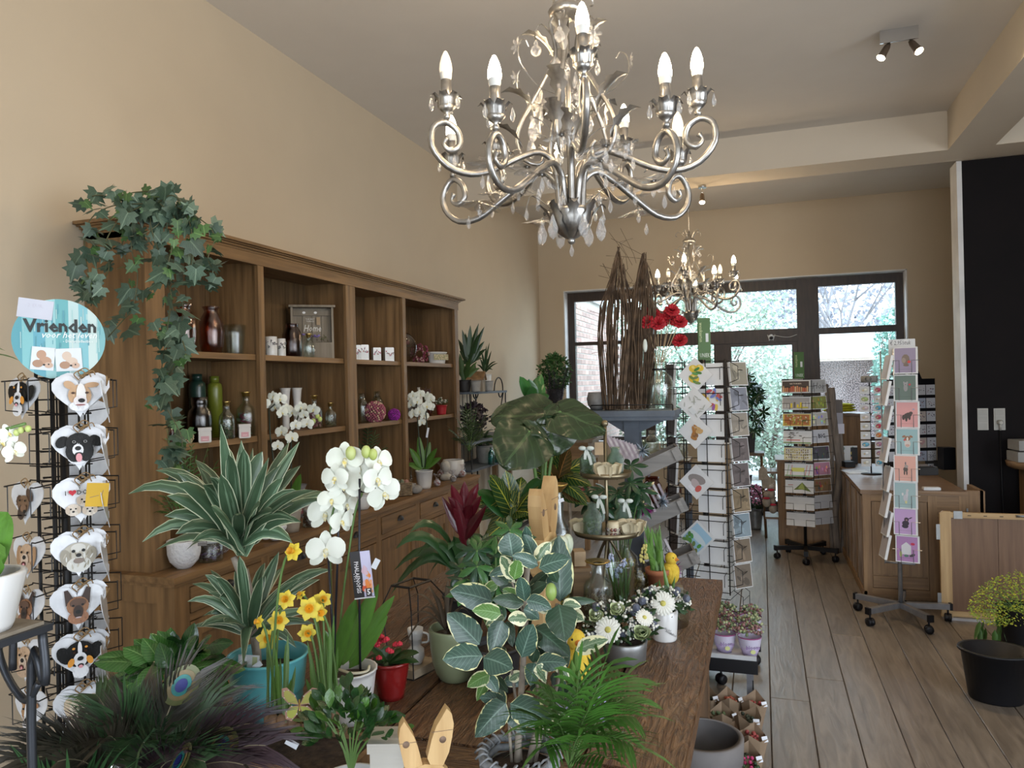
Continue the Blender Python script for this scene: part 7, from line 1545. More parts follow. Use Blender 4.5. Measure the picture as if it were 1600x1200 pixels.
# ================================================================ card racks
def card(name,label,p,n,w,h,art,grp=None,tilt=0,thick=.004,roll=0,cat='card',back=(.75,.75,.75)):
    t=thing(name,label,cat,p,0,grp); t.rotation_euler=(tilt,roll,math.atan2(n.y,n.x)+PI/2)
    MB().cbox((0,thick/2,0),(w,thick,h)).build('card_stack',mat('card_white',(.74,.75,.76),.55,ns=5),t)
    pr=Pr(Mx.Diagonal((1.5,1,1.5,1)) if roll else None,-.0004,.0003); art(pr,w/1.5 if roll else w,h/1.5 if roll else h); 
    if pr.f: pr.build('printed_picture',printm,t)
    return t
GN=lambda: (U(.05,.2),U(.2,.35),U(.04,.1))
def spinner(name,label,c,z0,z1,pole_m,arms,armL,casters=True,cr_=.022,basez=.1,arm_m=None,a0=.3):
    t=thing(name,label,'display rack',(c.x,c.y,0))
    MB().tube([(0,0,basez),(0,0,z1)],.014,10).build('pole',pole_m,t)
    for i in range(arms):
        a=a0+i*2*PI/arms; d=V((math.cos(a),math.sin(a),0)); s_=V((-d.y,d.x,0)); m=MB(); m.M=Mx(((d.x,s_.x,0,0),(d.y,s_.y,0,0),(0,0,1,0),(0,0,0,1))); m.box(.0,armL,-.016,.016,basez-.02,basez+.015); ar=m.build('base_arm',arm_m or pole_m,t)
        m=MB(); m.M=Mx(((d.x,s_.x,0,0),(d.y,s_.y,0,0),(0,0,1,0),(0,0,0,1))); m.box(armL-.012,armL+.004,-.018,.018,basez-.024,basez+.019).tube([(armL-.02,0,basez-.02),(armL-.02,0,.04)],.006,6); m.build('end_cap',blackpl,ar)
        m=MB(); m.M=Mx.Translation(d*(armL-.02)+V((0,0,.027)))@Mx.Rotation(i*1.3,4,'Z')@Mx.Rotation(PI/2,4,'X'); m.lathe([(.008,-.022),(.025,-.02),(.027,-.008),(.02,0),(.027,.008),(.025,.02),(.008,.022)],16); m.build('caster_wheel',blackpl,ar)
    return t
# --- rack one: wire grid with diamond shaped cards
DR=4.15; rc1=PD(1104,850,DR); 
t=spinner('card_spinner','tall black wire grid rack of art cards behind the table end',rc1,0,PD(1104,562,DR).z,wirem,4,.28)
R1=t; ztop=PD(1104,563,DR).z; zb1=PD(1104,915,DR).z
toc1=-ray(1100,700); toc1.z=0; toc1.normalize(); rt1=V((-toc1.y,toc1.x,0))
m=MB(); hw=.165
A=math.radians(18); e1=(rt1*math.cos(A)+toc1*math.sin(A)); e2=(toc1*math.cos(A)-rt1*math.sin(A))
for sx in(-1,1):
    for sy in(-1,1): m.tube([e1*hw*sx+e2*hw*sy*.8+V((0,0,zb1)),e1*hw*sx+e2*hw*sy*.8+V((0,0,ztop))],.0035,5)
for k in(-.35,.35):
    for s_ in(-1,1): m.tube([e1*hw*k+e2*hw*.8*s_+V((0,0,zb1)),e1*hw*k+e2*hw*.8*s_+V((0,0,ztop))],.0025,4)
nrow=9; zz_=[ztop-.01-(ztop-zb1-.02)*i/nrow for i in range(nrow+1)]
for z in zz_:
    for dz in(0,-.035):
        L=[e1*hw*a+e2*hw*.8*b+V((0,0,z+dz)) for a,b in((-1,-1),(1,-1),(1,1),(-1,1))]
        for i in range(4): m.tube([L[i],L[(i+1)%4]],.0022,4)
    for sx in(-1,1):   # side pockets
        o=e1*hw*sx; f=e1*sx*.05
        for b in(-.5,.5): m.tube([o+e2*.13*b+V((0,0,z)),o+f+e2*.13*b+V((0,0,z-.03)),o+f+e2*.13*b+V((0,0,z-.10)),o+e2*.13*b+V((0,0,z-.12))],.002,4)
        m.tube([o+f+e2*.065+V((0,0,z-.05)),o+f-e2*.065+V((0,0,z-.05))],.002,4)
    for b in(-.25,.45): m.tube([e2*hw*.8+e1*b*hw*2+V((0,0,z-.03)),e2*(hw*.8+.04)+e1*b*hw*2+V((0,0,z-.04)),e2*(hw*.8+.04)+e1*b*hw*2+V((0,0,z-.10))],.002,4)
m.build('wire_grid',wirem,t)
def art_lemon(pr,w,h):
    for x,z,r in((-.02,.012,.017),(.006,-.012,.02),(-.005,.03,.015)): pr.e(x,z,r,r*.8,(.7,.5,.05),.5); pr.e(x-.004,z+.003,r*.4,r*.3,(.8,.65,.2))
    for i in range(7): pr.e(U(-.03,.03),U(-.03,.035),.012,.005,GN(),U(0,3))
def art_bird(pr,w,h):
    for i in range(14): pr.e(U(-.02,.02),U(-.02,.02),U(.006,.016),U(.003,.008),random.choice([(.4,.18,.05),(.25,.12,.05),(.55,.35,.15)]),U(0,3))
def art_leafline(pr,w,h):
    for i in range(14): pr.e(U(-.035,.035),U(-.035,.035),.009,.002,(.4,.42,.38),U(0,3))
    pr.r(.0,.025,-.03,-.012,(.65,.68,.7))
def art_goose(pr,w,h):
    pr.e(-.005,.008,.033,.018,(.28,.25,.24),.5); pr.e(.004,-.008,.022,.014,(.5,.42,.42),-.3); pr.e(.022,-.012,.01,.014,(.6,.12,.1)); pr.r(-.01,.014,-.035,-.02,(.8,.8,.84))
def art_lake(pr,w,h):
    pr.r(-w*.42,w*.42,-h*.42,h*.42,(.35,.55,.7)); pr.e(0,.0,.04,.012,(.6,.7,.75)); 
    for i in range(10): pr.e(U(-.04,.03),U(-.045,-.01),.010,.006,GN(),U(0,3))
for i,(x,y,a,l) in enumerate(((1086,586,art_lemon,'diamond hung card with painted lemons at the top of the wire rack'),(1085,632,art_leafline,'diamond hung white card with faint leaves, second from the top'),(1086,674,art_bird,'diamond hung card with a brown bird, third from the top'),(1088,753,art_goose,'diamond hung card with a goose head and pink bill'),(1090,840,art_lake,'diamond hung card with a blue lake scene, lowest one'))):
    p=PD(x,y,DR-.17); card('art_card',l,p,e2,.135,.135,a,'diamond hung art cards',0,.003,PI/4)
for i in range(nrow):
    z=zz_[i]-.07
    p=V((rc1.x,rc1.y,z))+e1*.075+e2*hw*.74
    card('square_card','plain white square card behind the wire grid, row %s from the top'%['one','two','three','four','five','six','seven','eight','nine'][i],p,e2,.15,.12,(lambda pr,w,h:[pr.e(U(-.06,.06),U(-.05,.05),.018,.008,random.choice([(.5,.1,.1),(.15,.2,.5),(.7,.5,.1),(.3,.1,.35)]),U(0,3)) for _ in range(26)]) if i==1 else (lambda pr,w,h:0),'square cards inside the wire grid')
    pk=V((rc1.x,rc1.y,z))+e1*(hw+.035); col=[(.26,.24,.19),(.2,.21,.25),(.27,.24,.2),(.12,.10,.1),(.12,.10,.1),(.2,.15,.09),(.2,.26,.3),(.17,.13,.09),(.16,.13,.1)][i]
    def art_(pr,w,h,col=col): pr.r(-w*.47,w*.47,-h*.47,h*.47,col); [pr.e(U(-w*.3,w*.3),U(-h*.35,h*.35),U(.01,.03),U(.005,.02),tuple(c*k_ for c in col),U(0,3)) for k_ in(.5,.7,1.3,.8,1.5,.6,1.1)]
    card('card_packet','sleeved card packet on the right side of the wire rack, %s from the top'%['first','second','third','fourth','fifth','sixth','seventh','eighth','ninth'][i],pk,(e2*.55+e1*.85),.12,.13,art_,'card packets on the right of the wire rack',-.12,.014)
    pk=V((rc1.x,rc1.y,z))-e1*(hw+.02)+e2*.03
    card('card_packet','grey sleeved card packet on the left side of the wire rack, %s from the top'%['first','second','third','fourth','fifth','sixth','seventh','eighth','ninth'][i],pk,(e2*.75-e1*.7),.11,.13,lambda pr,w,h:[pr.r(-w*.48,w*.48,-h*.48,h*.48,(.16,.155,.17))]+[pr.r(x,x+.002,-h*.4,h*.4,(.35,.35,.38)) for x in(-.03,-.01,.02)],'card packets on the left of the wire rack',-.08,.014)
gs=mat('green_sign',(.055,.13,.025),.5,c2=(.05,.12,.022),ns=5)
def greensign(label,px,py0,py1,D,w,txt):
    p=PD(px,py1,D); h=PD(px,py0,D).z-p.z; t=thing('green_header_board',label,'sign',p,math.atan2(-FW.y,-FW.x)+PI/2+.1); MB().box(-w/2,w/2,-.006,.006,0,h).build('board',gs,t)
    pr=Pr(None,-.0066,.0003); pr.text(txt[0],-w*.28,h*.70,w*.28,(.55,.6,.3),0,0,w=h*.4,rot=-PI/2); pr.text(txt[1],.0,h*.22,w*.32,(.45,.5,.4),.03,0,w=w*.8); pr.r(w*.1,w*.32,h*.5,h*.68,(.6,.62,.6)); pr.build('print',printm,t)
greensign('tall green header board above the wire card rack',1101,497,572,DR+.03,.072,('wenskaarten','UNIEK'))
# --- rack two: nine rows of landscape cards
D2_=6.55; rc2=PD(1259,860,D2_); z2t=PD(1256,594,D2_).z
t=spinner('card_spinner','black spinner rack with nine rows of landscape cards beside the driftwood',rc2,0,z2t,wirem,5,.27,a0=.9)
f2=-ray(1242,700); f2.z=0; f2.normalize(); f2=(Mx.Rotation(math.radians(-12),3,'Z')@f2); r2=V((-f2.y,f2.x,0)); g2=(Mx.Rotation(math.radians(52),3,'Z')@f2)
m=MB()
for k in range(4):
    for s_ in(-.1,.1): a=Mx.Rotation(k*PI/2,3,'Z')@f2; b=V((-a.y,a.x,0)); m.tube([a*.1+b*s_+V((0,0,.3)),a*.1+b*s_+V((0,0,z2t))],.003,4)
rows2=[(604,'pencils'),(630,'bottles'),(656,'warm'),(683,'ants'),(709,'dots'),(734,'stripes'),(760,'leaf'),(786,'plain'),(811,'plain')]
def art2(kind,dark=(.02,.02,.02)):
    def f(pr,w,h):
        pr.r(-w/2,w/2,h*.5,h*.62,dark); pr.text('VERJAARDAG',0,h*.56,h*.07,(.7,.7,.7),.02,w=w*.5)
        if kind=='pencils': pr.r(-w*.47,w*.47,-h*.42,h*.42,(.06,.045,.04)); pr.text('NA TURNEN',0,h*.22,h*.1,(.7,.6,.5),.02,w=w*.4); [pr.r(x,x+.012,-h*.42,-h*.42+h*U(.3,.5),random.choice([(.6,.25,.12),(.5,.12,.06),(.7,.45,.25)])) for x in [-w*.45+k*.0165 for k in range(13)]]
        elif kind=='bottles': pr.r(-w*.47,w*.47,-h*.42,h*.42,(.35,.34,.34)); [pr.r(x,x+.016,-h*.35,h*U(-.1,.1),random.choice([(.6,.55,.4),(.7,.55,.05),(.15,.13,.1),(.5,.5,.5)])) for x in [-w*.42+k*.026 for k in range(8)]]; pr.r(w*.05,w*.42,-h*.38,-h*.28,(.5,.45,.05))
        elif kind=='warm': pr.r(-w*.49,w*.49,-h*.46,h*.46,(.62,.5,.1)); pr.r(-w*.44,w*.44,-h*.38,h*.4,(.42,.15,.05)); [pr.e(U(-w*.4,w*.4),U(-h*.3,h*.34),.009,.006,random.choice([(.6,.3,.1),(.5,.45,.08),(.65,.5,.35),(.2,.2,.05)]),U(0,3),8) for _ in range(46)]
        elif kind=='ants': [pr.e(U(-w*.4,w*.3),U(-h*.1,h*.36),.014,.003,(.12,.11,.1),U(-.6,.6),8) for _ in range(16)]; pr.r(-w*.38,w*.1,-h*.25,-h*.18,(.55,.12,.1)); pr.r(-w*.48,w*.48,-h*.47,-h*.38,(.2,.32,.1))
        elif kind=='dots': pr.r(-w*.49,w*.49,-h*.46,h*.46,(.62,.55,.2)); pr.r(-w*.45,w*.45,-h*.40,h*.40,(.7,.68,.6)); [pr.e(x+U(-.002,.002),z+U(-.003,.003),.006,.008,random.choice([(.3,.25,.05),(.25,.2,.15),(.5,.4,.1)]),0,8) for x in [-w*.4+k*.0175 for k in range(11)] for z in(-h*.28,-h*.08,h*.12,h*.3)]
        elif kind=='stripes': [pr.p([(x,-h*.4),(x+.004,-h*.4),(x+.02,h*.4),(x+.016,h*.4)],random.choice([(.2,.4,.1),(.6,.12,.1)])) for x in(-w*.42,-w*.3,w*.22,w*.34)]; pr.r(-w*.25,w*.2,-h*.12,h*.18,(.6,.6,.15)); pr.r(-w*.48,w*.48,-h*.47,-h*.4,(.2,.38,.12))
        elif kind=='leaf': pr.p([(-w*.2,-h*.25),(w*.1,h*.35),(w*.42,-h*.35),(w*.1,-h*.2)],(.12,.16,.03)); pr.p([(-w*.05,-h*.15),(w*.1,h*.35),(w*.2,-h*.2)],(.3,.36,.08)); pr.r(-w*.4,-w*.22,h*.1,h*.15,(.5,.15,.1))
        else: pr.r(-w*.25,w*.25,-h*.02,h*.0,(.5,.52,.58))
    return f
nm2={'pencils':'dark card with a row of red pencils','bottles':'grey card with little yellow bottles','warm':'orange and red patterned card','ants':'white card with ant sketches and red words','dots':'card of small ochre figures','stripes':'white card with green and red stripes','leaf':'white card with a folded green leaf'}
for i,(y,k) in enumerate(rows2):
    z=PD(1243,y,D2_-.1).z; c=V((rc2.x,rc2.y,z)); off=PD(1243+i*1.0,y,D2_-.13); c1_=V((off.x,off.y,z))
    card('landscape_card',(nm2[k]+' on the front of the nine row rack') if k!='plain' else 'plain white card %s on the front of the nine row rack'%('second from the bottom' if i==7 else 'at the bottom'),c1_,f2,.235,.112,art2(k),'front cards of the nine row rack',-.15,.012)
    off=PD(1277+i*1.4,y+1,D2_-.06); cc=[(.4,.4,.4),(.25,.26,.08),(.5,.48,.44),(.55,.56,.6),(.08,.08,.09),(.45,.22,.3),(.28,.18,.1),(.6,.6,.62),(.6,.6,.62)][i]
    def ar(pr,w,h,cc=cc,i=i):
        pr.r(-w*.47,w*.47,-h*.46,h*.46,cc)
        if i==3: pr.text('BIG',w*.1,0,h*.32,(.05,.05,.06),.04)
        elif i==0: pr.text('Hoi',0,0,h*.5,(.1,.1,.1),.0,.3)
        elif i<7: [pr.e(U(-w*.35,w*.35),U(-h*.3,h*.3),.008,.014,tuple(min(1,q*U(.3,2.2)) for q in cc),U(-.4,.4),8) for _ in range(12)]
        else: pr.r(-w*.2,w*.2,0,.002,(.4,.42,.5))
    card('landscape_card','side card in row %s of the nine row rack, right of its front card'%['one','two','three','four','five','six','seven','eight','nine'][i],V((off.x,off.y,z)),g2,.19,.115,ar,'side cards of the nine row rack',-.12,.012)
    for a,b in((c1_,f2),(V((off.x,off.y,z)),g2)):
        s_=V((-b.y,b.x,0)); o=a-V((rc2.x,rc2.y,0))+b*.02
        m.tube([o-s_*.13+V((0,0,0)),o-s_*.05+V((0,0,0)),o-s_*.05-V((0,0,.055))],.002,4).tube([o+s_*.12,o+s_*.05,o+s_*.05-V((0,0,.055))],.002,4)
m.build('wire_frame',wirem,t)
greensign('green header board standing on the nine row card rack',1249,550,597,D2_+.02,.088,('wenskaarten','UNIEK'))
# --- rack three: silver spinner with animal cards
hub=PZ(1408,968,0); D3_=depth(hub); steel=mat('silver_grey_steel',(.33,.34,.37),.35,m=.7,ns=20)
z3t=PD(1392,548,D3_).z
t=spinner('card_spinner','silver spinner rack of pastel animal cards on a four armed wheeled base',hub,0,PD(1408,545,D3_).z,steel,5,.30,a0=-1.15+PI*2/5*0,arm_m=steel)
R3=t; f3=-ray(1415,700); f3.z=0; f3.normalize(); r3=V((-f3.y,f3.x,0)); f3b=(f3*.97-r3*.1).normalized()
m=MB()
for s_ in((-.085,.05),(-.085,-.06),(.10,-.06)): m.tube([r3*s_[0]+f3*s_[1]+V((0,0,PD(1392,880,D3_).z)),r3*s_[0]+f3*s_[1]+V((0,0,z3t))],.0035,5)
zl_=PD(1392,880,D3_).z; m.tube([r3*-.09+V((0,0,zl_)),r3*.09+V((0,0,zl_))],.008,6); m.build('wire_frame',steel,t)
rows3=[(563,(.30,.25,.36),'purple card with a hedgehog holding a red flower','hedge'),(606,(.12,.17,.15),'dark green card with a grey animal and a heart','grey'),(648,(.66,.33,.33),'salmon pink card with a dark bear and butterfly','bear'),(690,(.30,.47,.50),'pale blue card with a corgi and a rose','corgi'),(732,(.68,.38,.32),'peach card with a small dark dog in a hat','dogh'),(774,(.32,.45,.47),'blue grey card with a white llama','llama'),(815,(.50,.33,.58),'lilac card with a dark monkey','monkey'),(858,(.42,.22,.45),'purple card with a pale house and birds at the bottom','house')]
def art3(bg,k):
    def f(pr,w,h):
        pr.r(-w*.45,w*.42,-h*.46,h*.46,bg); pr.r(-w*.3,w*.25,-h*.34,-h*.33,tuple(c*.6 for c in bg))
        E=lambda x,z,a,b,c,r=0: pr.e(x*w,z*h,a*w,b*h,c,r,10)
        if k=='hedge': E(0,.03,.17,.2,(.2,.15,.12)); E(-.08,.0,.09,.1,(.3,.24,.2)); E(.14,-.06,.07,.055,(.65,.06,.05)); E(.02,-.18,.12,.05,(.18,.13,.1))
        elif k=='grey': E(0,0,.09,.14,(.28,.28,.29)); E(0,.14,.09,.07,(.3,.3,.31)); E(-.07,.2,.03,.04,(.3,.3,.31)); E(.07,.2,.03,.04,(.3,.3,.31)); E(.17,.12,.05,.04,(.5,.06,.08)); E(0,.12,.02,.015,(.03,.03,.03))
        elif k=='bear': E(0,-.03,.2,.1,(.06,.045,.04),.5); E(-.17,-.1,.06,.1,(.06,.045,.04)); E(-.05,-.16,.05,.1,(.05,.04,.035)); E(.08,-.1,.05,.1,(.06,.045,.04)); E(.14,.06,.08,.06,(.07,.05,.045)); E(.25,.2,.04,.03,(.3,.35,.5))
        elif k=='corgi': E(0,-.08,.13,.15,(.62,.58,.55)); E(0,.12,.13,.09,(.3,.15,.08)); E(-.15,.19,.08,.04,(.3,.15,.08),.5); E(.15,.19,.08,.04,(.3,.15,.08),-.5); E(-.12,.06,.05,.035,(.6,.08,.08)); E(0,.1,.04,.07,(.7,.66,.62)); E(0,-.14,.09,.05,(.55,.35,.3)); E(-.05,.14,.012,.012,(.02,.02,.02)); E(.05,.14,.012,.012,(.02,.02,.02))
        elif k=='dogh': E(0,-.03,.1,.09,(.1,.08,.07)); E(.03,.08,.08,.06,(.35,.3,.28)); E(0,.19,.03,.06,(.15,.15,.17)); E(-.05,-.16,.03,.09,(.08,.06,.05)); E(.05,-.16,.03,.09,(.08,.06,.05))
        elif k=='llama': E(0,-.1,.1,.14,(.5,.5,.55)); E(.06,.06,.05,.16,(.55,.55,.6)); E(-.12,.04,.04,.06,(.65,.65,.65)); E(.08,.19,.06,.05,(.55,.53,.55)); E(.02,-.25,.05,.06,(.6,.58,.3))
        elif k=='monkey': E(0,-.06,.15,.1,(.035,.02,.04)); E(-.02,-.17,.14,.08,(.03,.02,.035)); E(.04,.08,.1,.08,(.05,.03,.05)); E(.2,.14,.09,.02,(.04,.02,.04),.5); E(.04,.06,.04,.03,(.3,.18,.2))
        else: pr.p([(-w*.25,-h*.2),(w*.15,-h*.2),(w*.15,h*.12),(-w*.05,h*.26),(-w*.25,h*.12)],(.62,.62,.66)); E(-.28,-.2,.06,.12,(.5,.55,.2)); E(.22,.2,.09,.05,(.5,.03,.08)); E(-.05,-.25,.1,.05,(.1,.2,.15)); E(.2,-.22,.13,.05,(.06,.05,.06),.5)
    return f
m=MB()
for i,(y,bg,l,k) in enumerate(rows3):
    p=PD(1415+(3 if i in(2,3) else 0)+(3 if i==7 else 0),y,D3_-.09); card('animal_card',l+' on the silver rack',p,f3b,.138,.172,art3(bg,k),'pastel animal cards',-.05,.012)
    o=p-V((hub.x,hub.y,0))+f3b*.02; 
    for s_ in(-1,1): m.tube([o+r3*s_*.085+V((0,0,.0)),o+r3*s_*.035+V((0,0,.0)),o+r3*s_*.035-V((0,0,.08))],.002,4)
    y2=[572,612,650,700,745,785,815,850][i]-6; p=PD(1384-(3 if i%2 else 0),y2+8,D3_-.02); card('animal_card','white backed card seen edge on at the left of the silver rack, %s down'%['one','two','three','four','five','six','seven','eight'][i],p,(-r3*.97+f3*.28),.135,.16,lambda pr,w,h:pr.r(-w*.45,w*.45,-h*.45,h*.45,(.5,.47,.5)),'side cards of the silver rack',-.20,.016)
m.build('card_holders',steel,R3,kind='stuff')
p=PD(1409,543,D3_); k=thing('price_board','small white board handwritten with a price above the silver rack','sign',p,math.atan2(f3.y,f3.x)+PI/2); MB().box(-.078,.078,0,.005,-.05,.055).build('board',mat('card_white',(.7,.7,.7)),k); pr=Pr(None,-.0004,.0002); pr.text('€ 2,95/stuk',-.01,.03,.028,(.04,.04,.05),0,.2,w=.12); pr.build('handwriting',printm,k)
# ================================================================ counter
cw=wood('counter_wood',(.30,.18,.085),(.16,.09,.042),'z',.55); cwx=wood('counter_wood_cross',(.30,.18,.085),(.16,.09,.042),'x',.55); cwt=wood('counter_top_wood',(.26,.15,.07),(.14,.08,.04),'x',.4)
bark_p=mat('pale_bark_inlay',(.36,.30,.27),.9,c2=(.14,.10,.08),ns=7,stretch=(2,2,.6),bump=1,wid=.25)
CZ=.785; CX=.668; CY=5.85; CXe=1.32; CYe=7.6
t=thing('shop_counter','brown panelled wooden sales counter with bark inlays along its aisle side','counter',(CX,CY,0)); Lx=CXe-CX; Ly=CYe-CY
MB().box(.02,Lx-.0,.02,Ly,.0,CZ-.03).build('core',cw,t)
MB().box(-.012,Lx+.012,-.012,Ly,CZ-.03,CZ).build('counter_top',cwt,t)
for x0,x1 in((0,.055),(.42,.475),(Lx-.04,Lx)): MB().box(x0,x1,0,.02,.02,CZ-.03).build('front_stile',cw,t)
[MB().box(*b).build('front_rail',cwx,t) for b in((.055,.42,.002,.02,.02,.08),(.055,.42,.002,.02,CZ-.08,CZ-.03),(.475,Lx-.04,.002,.02,.5,CZ-.03))]
for z0,z1 in((.08,.17),(.175,CZ-.08)): MB().box(.062,.413,.008,.02,z0+.004,z1-.004).build('front_panel',cwx if z0<.1 else cw,t)
MB().box(.475,Lx-.04,.008,.02,.02,.5).build('front_panel',cw,t)
for i in range(5):
    y0=.0+i*Ly/4.6; MB().box(0,.02,y0+(.02 if i==0 else 0),y0+.05,.02,CZ-.03).build('side_stile',cw,t)
    if i<4: MB().box(.006,.02,y0+.06,y0+Ly/4.6-.01,.06,CZ-.06).build('bark_inlay',bark_p,t)
MB().box(-.004,.02,0,Ly,0,.055).build('plinth',cw,t)
MB().box(Lx+.0,Lx+.12,.05,.09,.35,CZ+.0).box(Lx+.10,Lx+.13,.05,.4,.35,CZ+.0).build('corner_post',cw,t)
for z in(.17,.62): MB().box(Lx+.003,Lx+.013,-.006,.0,z-.05,z+.05).build('hinge',zincm,t)
TZC=CZ+.001
def onc(px,D,py=760): q=PD(px,py,D); return V((q.x,q.y,TZC))
# plants/goods on and around the counter
t=thing('jewellery_spinner','small black wire spinner hung with little colourful cards on the counter','display rack',onc(1362,6.15))
MB().tube([(0,0,0),(0,0,.78)],.006,6).lathe([(.08,0),(.08,.006),(.0,.01)],18,cap=False).build('pole',wirem,t)
CN=['dusty pink','blue','plum','pale','orange','red','beige','crimson','cream','green']
cols_=[(.5,.4,.42),(.1,.35,.5),(.4,.2,.3),(.65,.68,.7),(.6,.2,.06),(.5,.05,.1),(.6,.55,.52),(.45,.1,.15),(.6,.6,.55),(.3,.4,.12)]
m=MB()
for i in range(9):
    z=.70-i*.075
    for s_ in(-1,1):
        c=random.choice(cols_); p=V(t.location)+RT*.055*s_+V((0,0,z))-FW*.03
        def aa(pr,w,h,c=c): pr.e(0,0,w*.38,h*.3,c); pr.e(w*.1,h*.1,w*.15,h*.12,tuple(min(1,q*1.5) for q in c)); pr.e(-w*.15,-h*.05,w*.12,h*.12,(.6,.5,.3))
        card('hanger_card','little %s charm card on the small counter spinner, %s column, %s row'%(CN[cols_.index(c)],'left' if s_<0 else 'right',ORD[i]),p,-FW+RT*.2*s_,.075,.062,aa,'charm cards on the counter spinner',0,.003)
        m.tube([RT*.055*s_-FW*.03+V((0,0,z+.04)),V((0,0,z+.03))],.002,4)
m.build('wire_arm',wirem,t)
k=thing('price_roll','dark rolled price sign on top of the small counter spinner','sign',V(t.location)+V((0,0,.79))); m=MB(); m.M=Mx.Rotation(PI/2,4,'Y')@Mx.Rotation(.3,4,'X'); m.lathe([(.028,-.06),(.028,.06)],16); m.build('roll',greycer,k)
pr=Pr(Mx.Rotation(math.atan2(-FW.y,-FW.x)+PI/2,4,'Z'),-.036); pr.text('€ 0,75',0,0,.03,(.02,.02,.02),.01); pr.build('price',printm,k)
# black hanging board with card grid
p=PD(1428,760,6.6); p.z=TZC; hB=PD(1428,592,6.6).z-p.z
t=thing('card_board','tall black display board with a grid of small square cards on the counter','display rack',p,math.atan2(-FW.y,-FW.x)+PI/2+.08)
wB=.44; MB().box(-wB/2,wB/2,0,.02,.05,hB).prism([(-.02,hB-.001),(.10,hB-.001),(.045,hB+.12)],0,.02).box(-wB/2,-wB/2+.03,-.1,.12,0,.05).box(wB/2-.03,wB/2,-.1,.12,0,.05).build('board',blackpl,t)
arts=[(.55,.6,.7),(.5,.35,.3),(.5,.08,.1),(.55,.58,.66),(.62,.62,.66),(.45,.08,.1),(.6,.4,.35)]
for r_ in range(7):
    for cidx in range(4):
        x=[-.185,-.09,.085,.175][cidx]; z=hB-.10-r_*.118
        bgc=(.68,.69,.74) if cidx in(0,3) or r_ in(0,3) else random.choice([(.4,.3,.27),(.5,.1,.13),(.62,.55,.52),(.5,.55,.68)])
        pr=Pr(Mx.Translation((x,-.001,z)),0,.0003); pr.r(-.042,.042,-.045,.045,bgc); 
        if cidx==3 and r_==5: pr.text('50',0,-.005,.03,(.1,.1,.15),.01); [pr.e(.03*math.cos(a),.03*math.sin(a),.006,.003,(.15,.15,.2),a,6) for a in[q*.7 for q in range(9)]]
        elif cidx==2 and r_ in(4,): pr.p([(a*.06,b*.06) for a,b in HP],(.65,.4,.42))
        else: [pr.e(U(-.03,.03),U(-.03,.03),U(.003,.009),U(.002,.006),random.choice([(.08,.08,.12),(.15,.12,.18),(.3,.1,.15)]),U(0,3),6) for _ in range(9)]
        o_=pr.build('small_card',printm,t); 
# boxes and terminal on the counter
box_item('black_cash_box','flat black cash box on the counter beside the card board','box',onc(1446,6.05),.15,.12,.06,fp,.3); box_item('black_speaker_box','upright dark grey box standing at the right end of the counter','box',onc(1480,6.35),.10,.10,.19,blackpl,.3); box_item('card_stack','small stack of white cards at the front edge of the counter','cards',V((PY(1455,760,5.9).x,5.9,TZC)),.11,.05,.02,mat('card_white',(.7,.7,.7)),.1)
box_item('pin_terminal','black payment terminal standing on the aisle end of the counter','terminal',onc(1325,6.7),.09,.12,.05,blackpl,.3)
box_item('paper_sheet','sheet of papers lying flat on the counter top','paper',onc(1340,6.3),.2,.26,.003,mat('card_white',(.7,.7,.7)),.2)
p=PD(1324,716,6.9); card('necklace_card','white card with two hanging gold and green earrings above the terminal',p,-FW,.19,.23,lambda pr,w,h:[pr.r(-w/2,w/2,-h*.5-.07,-h*.5,(.55,.42,.35))]+[pr.e(x+U(-.006,.006),h*.4-k*.045,.014,.016,random.choice([(.5,.38,.08),(.2,.3,.25),(.5,.3,.2)]),0,8) for x in(-.04,.045) for k in range(5)],None,0,.006)
single('earring_stand','thin dark stand holding the earring card','stand',MB().box(-.09,.09,.01,.02,TZC-p.z,.1),blackpl,p)
# brown cabinet beyond the counter with a yellow cloth
p=PD(1310,645,8.0); t=thing('back_cabinet','dark brown cupboard under the right window carrying the yellow cloth','cabinet',(p.x,p.y,0)); MB().box(-.30,.28,-.2,.2,0,p.z-.02).build('body',cw,t); MB().box(-.32,.30,-.22,.22,p.z-.02,p.z).build('top',cwt,t)
t=thing('yellow_cloth','folded bright yellow green cloth on the cupboard by the window','cloth',PD(1312,644,7.95)); m=MB()
for k in range(3): m.ell((0,0,.022+.028*k),(.17-.01*k,.09,.022),14,8)
m.build('fold',mat('yellow_felt_cloth',(.55,.55,.03),.9,c2=(.42,.44,.02),ns=20),t)
# driftwood poles
drift=mat('driftwood',(.24,.20,.17),.85,c2=(.12,.10,.085),ns=9,stretch=(4,4,.6),bump=.6)
for i,(P,r,l) in enumerate((([(1308,868),(1304,800),(1312,740),(1306,680),(1298,606)],.035,'thick crooked driftwood pole right of the nine row rack'),([(1300,868),(1298,790),(1300,720),(1294,640),(1291,600)],.018,'thin straight driftwood stick behind the thick pole'),([(1316,870),(1320,800),(1316,720),(1310,650)],.02,'thin dark stick right of the thick driftwood pole'))):
    b=PD(*P[0],6.75); b.z=0; t=thing('driftwood_pole',l,'branch',b,0,'driftwood poles'); PP=[b]+[PD(x,y,6.75) for x,y in P[1:]]; Bo(t).tube(cr(PP,5),r,10).build('wood',drift,t)
k=thing('photo_packet','small hanging photo cards behind the driftwood poles','cards',PD(1308,640,6.72)); pr=Pr(Mx.Rotation(.3,4,'Z')); pr.r(-.03,.05,-.03,.09,(.1,.08,.07)); pr.r(-.01,.05,-.14,-.03,(.3,.3,.35)); pr.r(0,.06,-.22,-.13,(.6,.6,.7)); pr.build('print',printm,k)
